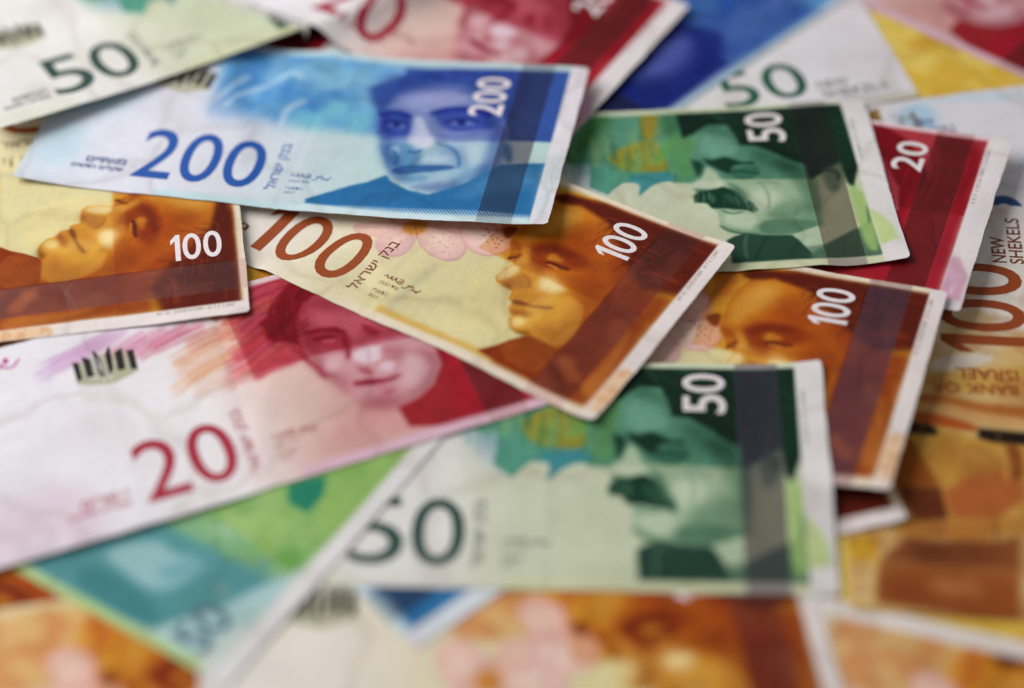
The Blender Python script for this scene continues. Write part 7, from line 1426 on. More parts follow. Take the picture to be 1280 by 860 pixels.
  ('s',(70,96,180),0.3,0.45,[(115.7,62.8),(118.5,63.6),(122.2,61.9)],0.5),
  ('s',(50,76,164),0.3,0.45,[(88.3,63.7),(91,64.6),(94.9,63)],0.5),
  ('s',(50,76,164),0.3,0.45,[(118.1,66.1),(120.9,66.9),(124.6,65.2)],0.5),
  ('s',(16,36,110),0.3,0.45,[(105.4,62.1),(108.1,62.9),(111.9,61.3)],0.5),
  ('s',(16,36,110),0.3,0.45,[(125.5,63.6),(128.3,64.4),(132,62.7)],0.5),
  ('s',(16,36,110),0.3,0.45,[(111,65.2),(113.7,66),(117.5,64.4)],0.5),
  ('s',(50,76,164),0.3,0.45,[(112.8,64.5),(115.6,65.3),(119.4,63.6)],0.5),
  ('s',(16,36,110),0.3,0.45,[(102.1,64.3),(104.8,65.1),(108.6,63.5)],0.5),
  ('s',(50,76,164),0.3,0.45,[(100.3,62.7),(103,63.6),(106.8,62)],0.5),
  ('s',(16,36,110),0.3,0.45,[(102.3,63.1),(105,64),(108.8,62.4)],0.5),
  ('s',(50,76,164),0.3,0.45,[(112.8,62.5),(115.6,63.3),(119.3,61.7)],0.5),
  ('s',(16,36,110),0.3,0.45,[(118.4,63.1),(121.1,63.9),(124.9,62.2)],0.5),
  ('s',(70,96,180),0.3,0.45,[(109.3,63.7),(112,64.5),(115.8,62.8)],0.5),
  ('s',(50,76,164),0.3,0.45,[(94.9,62.4),(97.6,63.3),(101.4,61.7)],0.5),
  ('s',(16,36,110),0.3,0.45,[(92.3,61.7),(95,62.6),(98.8,61)],0.5),
  ('W',0.2,2.4,8),
  ('m',(190,206,240),0.12,0.35,[(95,35.2),(145,35.2),(145,72),(95,72)]),
  ('m',(160,150,160),0.1,1,[(130.4,-1),(140.2,-1),(140.2,72),(130.4,72)]),
  ('q',(188,212,214),0.6,1,[(60,68.8),(145,68.8),(145,72.5),(60,72.5)]),
  ('q',(140,158,164),0.25,1,[(130.4,68.8),(140.2,68.8),(140.2,72.5),(130.4,72.5)]),
  ('q',(190,216,220),1,1,[(40,-2),(145,-2),(145,2.6),(40,2.6)]),
  ('h',(226,234,238),0.4,0.6,[(78,-1),(145,-1),(145,5.2),(78,3.2)],0.75,0.7),
  ('m',(150,160,165),0.2,0.5,[(130.4,-2),(140.2,-2),(140.2,3.5),(130.4,3.5)]),
  ('q',(222,216,222),0.15,1,[(144.9,-2),(151,-2),(151,73),(144.9,73)]),
  ('p',(206,220,224),1.2,0.7,[(145.2,2),(149.6,2),(149.6,34),(145.2,30)]),
  ('s',(170,188,200),0.1,0.6,[(146,10),(149,15),(147,22),(149.4,30)],0.25),
  ('m',(110,120,190),3,0.85,[(60,8),(146,8),(146,69),(58,69)]),
 ]),
 '50R': (136, [
  ('b',[(0,(150,196,190)),(40,(196,212,200)),(70,(220,218,218)),(136,(224,218,222))]),
  ('q',(212,214,176),0.8,1,[(-1,-1),(137,-1),(137,3),(-1,3)]),
  ('n',(96,160,150),5,0.8,[(0,4),(60,4),(60,66),(0,66)],12,21),
  ('n',(170,190,90),5,0.6,[(10,30),(60,30),(60,60),(10,60)],9,22),
  ('p',(198,188,206),2,0.5,[(96,-2),(137,-2),(137,3),(110,5)]),
 ]),
 '50T': (136, [
  ('b',[(0,(206,212,206)),(20,(190,208,204)),(136,(206,214,200))]),
  ('q',(84,146,152),0.9,1,[(3,62.8),(11.6,57),(39.3,33.5),(36.3,18.2),(32.5,7.5),(16.9,14.5),(3.3,24.2),(2.1,31.9),(1.9,43.8),(2.3,56.4)]),
  ('p',(58,122,130),1.4,0.9,[(8.8,52.1),(12.7,41.5),(10.6,30.1),(7.1,24),(3.2,27.2),(3.3,38.5),(4.6,46.9)]),
  ('p',(172,204,206),1.2,0.9,[(14.4,49.4),(25.8,40.7),(23.4,33.9),(26.2,26.5),(21,25.6),(13.2,29),(12.3,34.7),(14,42.5)]),
  ('p',(110,164,180),1.2,0.8,[(16.8,35.1),(24.8,30.2),(25.6,24.4),(16.4,28.3)]),
  ('p',(150,186,210),1,0.9,[(34.6,36.3),(37.1,27.7),(36.2,23),(33.4,28.9)]),
  ('q',(140,178,98),0.9,1,[(38.6,36.2),(35.9,18),(32.5,7.5),(36.8,5.2),(51.1,4.2),(73.6,2.1),(104,6.4),(93.1,32.1),(60.1,41.2)]),
  ('h',(70,130,120),0.4,0.35,[(2,6),(60,6),(60,60),(2,60)],1.3,0.4),
  ('n',(176,204,120),2,0.5,[(30,8),(90,8),(90,60),(30,60)],9,61),
  ('n',(110,164,76),2,0.35,[(30,8),(90,8),(90,60),(30,60)],7,62),
  ('q',(36,128,98),0.6,1,[(54.9,23.3),(61.9,17.2),(56.7,14.2),(50.1,14.2),(50.3,20.3)]),
  ('p',(96,156,76),1,0.8,[(34.4,13.6),(39.7,12.9),(40.1,7.6),(36.2,6.3),(33.5,9)]),
  ('p',(128,170,80),0.8,0.7,[(36.3,18.2),(39.3,16.5),(37,14),(34.3,15.2)]),
  ('p',(170,206,210),1.2,0.8,[(3.3,24.2),(16.9,14.5),(32.5,7.5),(31.1,5.3),(17.1,8.4),(-0.4,10.3),(-1.3,17.3)]),
  ('p',(150,170,160),0.6,0.7,[(21.2,19.4),(23.2,17.8),(21.3,16.3),(19.6,17.4)]),
  ('q',(176,204,132),0.8,1,[(-1,8),(2.4,8),(2.4,73),(-1,73)]),
  ('q',(224,220,220),0.5,1,[(-1,-1),(137,-1),(137,4.6),(-1,4.6)]),
 ]),
 '100R': (143, [
  ('b',[(0,(206,170,110)),(84,(212,180,120)),(96,(226,216,204)),(143,(226,220,216))]),
  ('p',(212,184,128),1.5,0.8,[(99.9,42.9),(102.7,30.8),(93.9,29.4),(89.5,35.3),(90.8,44.9)]),
  ('p',(214,176,110),1.2,0.9,[(94.2,25.2),(94.3,22.8),(93,14.3),(79.4,15.6),(82.4,26.2),(86,30.1)]),
  ('p',(222,212,200),0.8,1,[(83.9,46.7),(86.9,31.4),(83,31.7),(79.4,41.5),(79,48.4)]),
  ('p',(204,158,76),1,0.9,[(77,49.9),(79.1,40.2),(82.6,23.5),(83.2,15.2),(71.8,16.4),(72.2,29.8),(72.1,51.5)]),
  ('p',(170,92,34),0.9,1,[(71.2,50.9),(70.4,43.5),(67.8,33.6),(68,16.8),(62.5,17.3),(63.8,31.9),(64.5,41.2),(67.4,51.8)]),
  ('p',(208,160,100),0.9,1,[(67.9,51.7),(67.8,43.7),(65.6,38.4),(62.5,17.3),(59.8,17.6),(61.6,37.4),(64.9,48.6),(64.6,52.6)]),
  ('p',(176,78,22),0.6,1,[(64.6,53.3),(64.1,46.6),(60.7,36.8),(58.4,37.6),(60,46.9),(60.9,53.5)]),
  ('q',(196,150,64),0.8,1,[(56.9,55.1),(59.7,46.7),(56.4,37.8),(56.7,25.8),(57.4,15.5),(26.6,18.7),(23.8,59.2),(41.8,57.5)]),
  ('q',(28,20,14),0.7,1,[(61.2,54.2),(60.1,48.7),(58.5,47.3),(56.7,47.5),(57.1,54.9),(59.1,55.2)]),
  ('q',(30,20,14),0.7,1,[(59.9,37.1),(59.2,26),(59.1,15.3),(55.2,15.7),(54.9,28.1),(55.3,33.8),(56.5,37.5)]),
  ('q',(96,80,40),0.3,0.8,[(60.4,51.3),(60.1,50.4),(56.6,50.8),(56.8,51.7)]),
  ('q',(84,70,34),0.3,0.8,[(59,32.6),(58.8,31.8),(55.4,32.1),(55.6,33)]),
  ('q',(152,80,24),0.7,1,[(57.2,54.9),(49.9,51.4),(39.8,47.9),(38.8,58.5),(42.7,60.3)]),
  ('q',(92,40,22),0.6,1,[(39,58.5),(39.4,47.7),(29.6,46.4),(28,54.6)]),
  ('p',(176,92,44),1.2,1,[(39.3,47.1),(43,41.2),(48.5,32.7),(42.3,27.5),(31.1,28.6),(30.4,38.2),(29.4,46.2)]),
  ('p',(200,150,60),1,0.8,[(56.4,54.3),(55.1,40.4),(40.7,43),(39.5,45.5),(42.5,48.2),(49.9,51)]),
  ('p',(176,120,54),1.2,0.7,[(55,41.2),(54,32.2),(43.5,33.5),(43.1,39.2),(46.1,42.6)]),
  ('p',(130,64,24),0.6,1,[(54.6,31.4),(54.9,27.2),(42.9,27.5),(42.6,30.8),(49.7,30.6)]),
  ('p',(206,158,74),0.8,1,[(54.5,33),(53.5,31),(48.1,30.1),(42.1,31.2),(43.6,32.3),(49.6,31.6)]),
  ('q',(204,158,78),0.8,1,[(30.7,34.4),(36.9,28),(37.1,25.6),(31.3,26.2)]),
  ('q',(192,138,64),0.7,1,[(27.5,56.6),(30.6,35.6),(23.2,36.8),(22.4,45.4),(23.9,48.2),(23.2,57.5)]),
  ('q',(128,72,38),0.8,1,[(15.4,63.6),(23.3,56.8),(22.2,48.6),(23.1,35.9),(25.2,30),(14.5,30.9),(15.3,53.5)]),
  ('q',(160,92,44),0.6,1,[(15.4,64.2),(15.5,53.5),(14.5,30.9),(-2.2,32.3),(0.6,48.2),(2.9,65.4)]),
  ('p',(112,62,32),1.2,0.7,[(19.2,55.8),(22.3,46.7),(22.3,35.9),(16.5,36.1),(15.8,45.9),(16.1,53.4)]),
  ('s',(96,48,22),0.3,0.8,[(29.8,35.2),(24.8,35.4),(17.3,36.3)],0.6),
  ('q',(222,180,92),0.7,1,[(22.3,71.2),(23.6,63.5),(15.4,64.3),(2.9,65.4),(2.8,72.5)]),
  ('q',(206,160,40),0.8,0.9,[(21.9,71.1),(23.5,63.5),(15.8,64.2),(15.7,70.8)]),
  ('q',(226,200,150),1.2,0.7,[(14,71.7),(14.9,64.5),(2.9,65.6),(2.8,72.9)]),
  ('q',(220,205,180),0.8,1,[(22,74.8),(22.3,71.2),(2.4,72.6),(2.2,75.4)]),
  ('m',(190,120,70),3,0.4,[(12.9,64.3),(13.7,31),(-2.2,32.3),(-0.2,48.2),(2.9,65.4)]),
  ('m',(190,120,70),3,0.3,[(27.5,56.6),(30.2,35.6),(16.5,37),(15.1,56)]),
  ('p',(206,146,84),3,0.6,[(12.1,53.7),(11.3,41.2),(6.8,38.4),(5.9,50.9)]),
  ('n',(150,80,34),1,0.3,[(0,0),(143,0),(143,71),(0,71)],9,81),
 ]),
 '200R': (150, [
  ('b',[(0,(218,214,218)),(30,(222,218,222)),(150,(220,216,220))]),
  ('p',(168,200,222),1.5,0.9,[(12.7,67.8),(23.3,69.8),(24.1,58.8),(15.7,55),(10.2,57.5)]),
  ('p',(184,208,224),1.5,0.6,[(18.6,72.1),(27.6,71.8),(51.9,68.4),(50.5,64.5),(27.1,67.7)]),
  ('q',(150,112,60),0.3,1,[(2.7,68.1),(8.2,69.2),(7.5,63.4),(3.1,63.6)]),
  ('n',(90,64,30),0.5,0.6,[(10,56),(18,56),(18,66),(10,66)],2,31),
  ('n',(96,150,200),4,0.5,[(40,2),(70,2),(70,40),(40,40)],9,33),
 ]),
 '100G': (143, [
  ('b',[(0,(214,170,50)),(60,(222,184,70)),(143,(206,150,40))]),
  ('n',(230,206,110),4,0.7,[(0,0),(143,0),(143,71),(0,71)],12,41),
  ('n',(180,110,30),4,0.7,[(0,0),(143,0),(143,71),(0,71)],16,42),
  ('q',(224,212,190),0.5,1,[(-1,-1),(144,-1),(144,2.2),(-1,2.2)]),
  ('q',(224,212,190),0.5,1,[(-1,69),(144,69),(144,72),(-1,72)]),
 ]),
}
# areas of each design that are parts of the note
PARTS = {
 '100F': [('flower',[[(50.2,27.4),(54.9,25.9),(59.5,27.0),(60.6,23.6),(63.7,21.8),(67.4,22.8),(68.1,26.8),(67.3,30.4),(70.8,30.1),(75.8,28.1),(80.3,29.1),(81.1,33.1),(79.5,37.4),(83.9,35.3),(88.2,36.4),(90.2,41.2),(85.3,51.3),(79.3,56.3),(74.2,53.3),(76.2,42.6),(64.9,40.8),(58.9,46.9),(54.3,43.0),(57.2,33.9)]]),('portrait',[[(92.7,62.7),(90.2,58.5),(89.3,53.0),(89.3,47.5),(89.6,43.4),(92.4,40.1),(92.8,37.5),(95.3,36.9),(94.5,33.0),(94.1,29.6),(95.5,28.2),(98.5,28.1),(100.6,27.8),(101.2,25.0),(102.9,25.0),(102.9,22.4),(104.7,21.4),(105.4,18.7),(107.2,16.9),(110.0,16.2),(112.4,16.6),(117.0,17.3),(122.0,16.6),(123.6,27.2),(122.5,38.9),(123.8,50.0),(118.7,63.2),(106.5,70.3),(98.0,67.8)],[(105.4,5.1),(108.4,9.3),(112.4,16.1),(116.0,17.6),(122.1,16.4),(121.8,25.3),(122.8,37.0),(131.9,36.8),(135.4,31.1),(138.8,12.6),(140.2,6.9),(133.6,3.3),(122.5,4.2),(111.8,4.2)],[(89.7,64.3),(92.8,67.1),(98.0,67.8),(104.2,68.2),(112.7,68.2),(121.4,68.5),(126.0,60.7),(123.8,50.0),(111.5,62.1),(104.6,63.7),(98.6,64.9),(92.7,62.7)],[(100.6,68.6),(110.7,68.5),(137.9,69.0),(138.3,66.5),(139.3,46.7),(139.2,40.5),(134.3,39.9),(125.4,46.5),(118.9,51.3),(111.2,61.1)]]),('security_strip',[[(122.6,-1),(133.8,-1),(133.8,72),(122.6,72)]])],
 '20F': [('portrait',[[(75.4,65.7),(81.4,69.3),(91.3,70.5),(101.5,64.4),(109.4,51.9),(112.4,37.2),(109.6,24.2),(103.5,17.1),(103.9,25.5),(104.9,35.7),(103.2,44.3),(96.5,55.0),(87.9,60.5),(81.3,59.5),(77.7,57.9),(75.7,54.8),(73.5,49.2),(72.2,41.9),(71.6,37.8),(71.6,42.1),(69.0,44.4),(66.0,45.6),(65.3,49.0),(65.7,52.3),(64.9,55.3),(67.7,56.4),(69.2,59.3),(72.0,61.7)],[(77.6,57.5),(74.5,52.7),(73.3,46.8),(72.3,39.0),(73.6,31.8),(76.1,25.2),(78.3,18.8),(80.9,14.7),(85.4,13.4),(88.8,13.2),(93.9,13.5),(99.5,16.8),(103.2,20.5),(104.6,25.2),(105.8,34.4),(103.0,43.9),(96.5,55.0),(87.9,60.5),(81.5,60.0)],[(103.4,21.9),(105.3,22.4),(111.8,16.2),(119.8,6.0),(118.8,2.3),(112.7,1.0),(107.4,0.4),(99.6,1.7),(88.7,5.6),(88.4,11.1),(88.2,12.4),(93.9,13.3),(99.2,16.1)]]),('security_strip',[[(108.2,-1),(118.6,-1),(118.6,72),(108.2,72)]])],
 '50F': [('portrait',[[(87.3,61.9),(92.0,63.3),(97.0,58.8),(99.2,52.9),(108.1,49.1),(114.7,43.9),(117.5,36.7),(115.8,17.6),(106.9,13.3),(96.6,14.2),(91.5,15.0),(87.9,18.2),(87.9,23.9),(86.0,27.6),(82.6,29.4),(83.7,32.6),(82.6,35.0),(82.7,36.9),(84.4,39.5),(83.4,45.9),(84.9,52.3)],[(81.6,68.8),(91.5,70.9),(102.7,71.1),(117.0,71.0),(129.0,69.4),(129.6,41.5),(126.5,31.5),(123.1,29.3),(116.6,8.7),(110.6,6.5),(107.0,13.5),(113.6,19.2),(114.9,43.5),(111.9,45.3),(108.0,48.7),(102.2,53.1),(98.2,53.4),(97.0,59.2),(95.5,62.9),(90.0,63.0),(85.8,59.5),(82.3,57.3)],[(88.8,12.5),(93.9,14.9),(100.3,13.7),(107.0,13.5),(110.4,5.4),(126.1,16.3),(129.9,19.8),(130.6,13.8),(129.5,-6.4),(126.8,-13.1),(84.8,-10.7),(89.4,3.1)]]),('security_strip',[[(114.4,-1),(124.8,-1),(124.8,72),(114.4,72)]])],
 '200F': [('portrait',[[(94.8,56.6),(103.4,60.7),(113.4,62.2),(121.5,57.6),(129.8,46.7),(132.8,35.7),(133.1,26.1),(130.6,18.8),(123.5,12.9),(115.7,11.1),(107.0,13.1),(101.3,20.9),(96.2,32.7),(93.2,43.7)],[(82.1,4.9),(91.5,11.1),(97.4,14.1),(102.1,17.5),(103.9,14.9),(109.5,11.6),(115.3,10.2),(124.5,15.7),(132.6,24.6),(145.4,26.2),(145.2,1.5),(131.8,0.6),(115.6,1.3),(93.7,2.5),(82.5,3.3)],[(86.6,57.8),(96.1,64.2),(107.2,66.4),(119.0,65.5),(129.9,68.7),(136.1,66.0),(136.2,52.9),(136.1,26.1),(132.3,23.3),(127.6,50.6),(120.5,58.0),(112.0,60.2),(106.2,60.4),(99.7,58.5),(96.2,55.3),(96.6,45.3),(93.8,43.9),(90.5,50.7)]]),('security_strip',[[(130.4,-1),(140.2,-1),(140.2,72),(130.4,72)]])],
 '200D': [('portrait',[[(94.8,56.6),(103.4,60.7),(113.4,62.2),(121.5,57.6),(129.8,46.7),(132.8,35.7),(133.1,26.1),(130.6,18.8),(123.5,12.9),(115.7,11.1),(107.0,13.1),(101.3,20.9),(96.2,32.7),(93.2,43.7)],[(82.1,4.9),(91.5,11.1),(97.4,14.1),(102.1,17.5),(103.9,14.9),(109.5,11.6),(115.3,10.2),(124.5,15.7),(132.6,24.6),(145.4,26.2),(145.2,1.5),(131.8,0.6),(115.6,1.3),(93.7,2.5),(82.5,3.3)],[(86.6,57.8),(96.1,64.2),(107.2,66.4),(119.0,65.5),(129.9,68.7),(136.1,66.0),(136.2,52.9),(136.1,26.1),(132.3,23.3),(127.6,50.6),(120.5,58.0),(112.0,60.2),(106.2,60.4),(99.7,58.5),(96.2,55.3),(96.6,45.3),(93.8,43.9),(90.5,50.7)]]),('security_strip',[[(130.4,-1),(140.2,-1),(140.2,72),(130.4,72)]])],
 '100X': [('flower',[[(50.2,27.4),(54.9,25.9),(59.5,27.0),(60.6,23.6),(63.7,21.8),(67.4,22.8),(68.1,26.8),(67.3,30.4),(70.8,30.1),(75.8,28.1),(80.3,29.1),(81.1,33.1),(79.5,37.4),(83.9,35.3),(88.2,36.4),(90.2,41.2),(85.3,51.3),(79.3,56.3),(74.2,53.3),(76.2,42.6),(64.9,40.8),(58.9,46.9),(54.3,43.0),(57.2,33.9)]]),('portrait',[[(92.7,62.7),(90.2,58.5),(89.3,53.0),(89.3,47.5),(89.6,43.4),(92.4,40.1),(92.8,37.5),(95.3,36.9),(94.5,33.0),(94.1,29.6),(95.5,28.2),(98.5,28.1),(100.6,27.8),(101.2,25.0),(102.9,25.0),(102.9,22.4),(104.7,21.4),(105.4,18.7),(107.2,16.9),(110.0,16.2),(112.4,16.6),(117.0,17.3),(122.0,16.6),(123.6,27.2),(122.5,38.9),(123.8,50.0),(118.7,63.2),(106.5,70.3),(98.0,67.8)],[(105.4,5.1),(108.4,9.3),(112.4,16.1),(116.0,17.6),(122.1,16.4),(121.8,25.3),(122.8,37.0),(131.9,36.8),(135.4,31.1),(138.8,12.6),(140.2,6.9),(133.6,3.3),(122.5,4.2),(111.8,4.2)],[(89.7,64.3),(92.8,67.1),(98.0,67.8),(104.2,68.2),(112.7,68.2),(121.4,68.5),(126.0,60.7),(123.8,50.0),(111.5,62.1),(104.6,63.7),(98.6,64.9),(92.7,62.7)],[(100.6,68.6),(110.7,68.5),(137.9,69.0),(138.3,66.5),(139.3,46.7),(139.2,40.5),(134.3,39.9),(125.4,46.5),(118.9,51.3),(111.2,61.1)]]),('security_strip',[[(122.6,-1),(133.8,-1),(133.8,72),(122.6,72)]])],
}

# ------------------------------------------------------------------ painter: turns a design into a generated picture
def s2l(c): 
    c = np.asarray(c, float)/255
    return np.where(c < .04045, c/12.92, ((c+.055)/1.055)**2.4)
def chaikin(p, n=2):
    p = np.asarray(p, float)
    for _ in range(n):
        q = np.roll(p, -1, 0); p = np.stack([.75*p+.25*q, .25*p+.75*q], 1).reshape(-1, 2)
    return p
def box(a, r, ax):
    if r < 1: return a
    n = a.shape[ax]; pad = [(0, 0)]*a.ndim; pad[ax] = (r+1, r)
    c = np.cumsum(np.pad(a, pad, mode='edge'), ax)
    sl = lambda s: tuple(s if i == ax else slice(None) for i in range(a.ndim))
    return (c[sl(slice(2*r+1, None))]-c[sl(slice(0, n))])/(2*r+1)
def blur(a, sig):
    r = int(round(sig*.98)) if sig > .5 else 0
    for _ in range(3):
        a = box(box(a, r, 0), r, 1)
    return a
def fillpoly(pts, x0, y0, w, h, ss=2):
    """coverage of a polygon (pixel coordinates) over a window, non-zero winding, a scanline sum"""
    p = (np.asarray(pts, float)-(x0, y0))*(1, ss)
    acc = np.zeros((h*ss, w+2))
    q = np.roll(p, -1, 0)
    for (xa, ya), (xb, yb) in zip(p, q):
        if ya == yb: continue
        s = 1
        if ya > yb: xa, ya, xb, yb, s = xb, yb, xa, ya, -1
        r0 = max(0, math.ceil(ya-.5)); r1 = min(h*ss-1, math.ceil(yb-.5)-1)
        if r1 < r0: continue
        r = np.arange(r0, r1+1); x = xa+(r+.5-ya)/(yb-ya)*(xb-xa)
        x = np.clip(x, 0, w); i = np.floor(x).astype(int); f = x-i
        acc[r, i] += s*(1-f); acc[r, i+1] += s*f
    m = np.minimum(np.abs(np.cumsum(acc, 1)[:, :w]), 1)
    return m.reshape(h, ss, w).mean(1)
def ribbon(pts, wid):
    p = np.asarray(pts, float)
    if len(p) > 2:                                  # smooth open curve
        for _ in range(2):
            a, b = p[:-1], p[1:]; m = np.stack([.75*a+.25*b, .25*a+.75*b], 1).reshape(-1, 2)
            p = np.vstack([p[:1], m, p[-1:]])
    t = np.gradient(p, axis=0); t = t/(np.linalg.norm(t, axis=1)[:, None]+1e-9)
    n = np.stack([-t[:, 1], t[:, 0]], 1); k = len(p)
    ww = wid/2*np.clip(np.sin(np.linspace(.15, math.pi-.15, k))*1.6, .25, 1)[:, None]
    return np.vstack([p+n*ww, (p-n*ww)[::-1]])
def vnoise(h, w, cell, seed, octv=3):
    r = np.random.default_rng(seed); out = np.zeros((h, w)); amp = 1; tot = 0
    for o in range(octv):
        c = max(cell/2**o, 1.5); gy, gx = int(h/c)+3, int(w/c)+3; g = r.random((gy, gx))
        y = np.arange(h)/c; x = np.arange(w)/c; iy = y.astype(int); ix = x.astype(int)
        fy = (y-iy)[:, None]; fx = (x-ix)[None]; fy = fy*fy*(3-2*fy); fx = fx*fx*(3-2*fx)
        a = g[iy][:, ix]*(1-fx)+g[iy][:, ix+1]*fx; b = g[iy+1][:, ix]*(1-fx)+g[iy+1][:, ix+1]*fx
        out = out + amp*(a*(1-fy)+b*fy); tot += amp; amp *= .55
    return out/tot
def paint(name, L, ops, R):
    W, H = int(L*R), int(71*R)
    img = np.ones((H, W, 3))*.9
    def over(mask, x0, y0, col, mode, a):
        h, w = mask.shape; v = img[y0:y0+h, x0:x0+w]; m = mask[..., None]*a; c = np.asarray(col)/255.
        if mode == 'm': v *= 1-m*(1-c)
        else: v += m*(c-v)
    def window(pts, f):
        lo = np.floor(np.min(pts, 0)-3*f-2).astype(int); hi = np.ceil(np.max(pts, 0)+3*f+2).astype(int)
        x0, y0 = max(lo[0], 0), max(lo[1], 0); x1, y1 = min(hi[0], W), min(hi[1], H)
        return x0, y0, x1-x0, y1-y0
    def mask_of(pts, f, full=False):
        pf = f*R*.55
        x0, y0, w, h = window(pts, pf)
        if w < 2 or h < 2: return None
        e = int(3*pf)+2
        m = fillpoly(pts, x0-e, y0-e, w+2*e, h+2*e); m = blur(m, pf)[e:-e, e:-e]
        return m, x0, y0
    for k, op in enumerate(ops):
        t = op[0]
        if t == 'b':
            us = [s[0] for s in op[1]]; x = np.arange(W)/R
            for c in range(3): img[..., c] = np.interp(x, us, [s[1][c]/255 for s in op[1]])[None]
        elif t == 'W':                              # hand-engraved wander of the outlines drawn so far
            am, ce, sd = op[1:4]; dx = (vnoise(H, W, ce*R, sd, 3)-.5)*2*am*R; dy = (vnoise(H, W, ce*R, sd+50, 3)-.5)*2*am*R
            xx = np.arange(W)[None]+dx; yy = np.arange(H)[:, None]+dy
            xx = np.clip(xx, 0, W-1.001); yy = np.clip(yy, 0, H-1.001); i = xx.astype(int); j = yy.astype(int); fx = (xx-i)[..., None]; fy = (yy-j)[..., None]
            img = img[j, i]*(1-fx)*(1-fy)+img[j, i+1]*fx*(1-fy)+img[j+1, i]*(1-fx)*fy+img[j+1, i+1]*fx*fy
            mo = vnoise(H, W, 2.6*R, sd+9, 4)-.5; dk = np.clip((.92-img.mean(2))*2.2, 0, 1)
            img = img*(1+(.15*mo*dk))[..., None]
        elif t in 'pqmsn':
            col, f, a, pts = op[1:5]; pts = np.asarray(pts, float)
            if t in 'pm' and len(pts) > 2 and not (t == 'm' and len(pts) == 4): pts = chaikin(pts, 2)
            if t == 's': pts = ribbon(pts, op[5])
            r = mask_of(pts*R, f)
            if r is None: continue
            m, x0, y0 = r
            if t == 'p' and .35 < f < 2.1:
                r2 = mask_of(pts*R, f*2.6+.6)
                if r2: over(r2[0], r2[1], r2[2], col, 'p', a*.34)
                a = a*.9
            if t == 'n':
                nz = vnoise(*m.shape, op[5]*R, op[6]); m = m*np.clip((nz-.42)*5, 0, 1)
            over(m, x0, y0, col, t, a)
        elif t == 'h':
            col, f, a, pts, per, ang = op[1:7]
            r = mask_of(chaikin(pts, 1)*R, f)
            if r is None: continue
            m, x0, y0 = r; h, w = m.shape
            X, Y = np.meshgrid((x0+np.arange(w))/R, (y0+np.arange(h))/R)
            m = m*np.clip(.5+.9*np.sin(2*math.pi*(X*math.cos(ang)+Y*math.sin(ang))/per), 0, 1); over(m, x0, y0, col, 'n', a)
        elif t == 't':                              # a line of microprint: ticks too small to read
            col, u0, v0, u1, v1, hh = op[1:7]; r_ = random.Random(k)
            d = np.array([u1-u0, v1-v0], float); ln = np.linalg.norm(d); d /= ln; n = np.array([-d[1], d[0]]); s = 0
            while s < ln:
                if r_.random() > .16:
                    p = np.array([u0, v0])+d*s; wd = r_.uniform(.25, .6); q = p+n*hh*r_.uniform(.3, 1)
                    for quad in ([p, p+d*.16, q+d*.16, q], [p+n*hh*.8, p+n*hh*.95, p+n*hh*.95+d*wd, p+n*hh*.8+d*wd]):
                        rr = mask_of(np.array(quad)*R, .1)
                        if rr is not None: over(rr[0], rr[1], rr[2], col, 'n', .8)
                s += .55
    # fine engraved grain of the print
    Y, X = np.mgrid[0:H, 0:W]/R
    dark = 1-img.mean(2)
    lines = .5+.5*np.sin(2*math.pi*(X*.75+Y*.66+.35*np.sin(Y*.5))/.5)
    img *= 1-(.22*np.clip(dark*1.6, 0, 1)*(lines-.5))[..., None]
    img *= (1+.05*(vnoise(H, W, 1.2*R, 91)-.5)+.05*(vnoise(H, W, 9*R, 92)-.5))[..., None]
    im = bpy.data.images.new('print_'+name, W, H, alpha=False)
    px = np.ones((H, W, 4), np.float32); px[..., :3] = np.clip(img, 0, 1)
    im.pixels.foreach_set(px.ravel()); im.update(); im.pack()
    return im

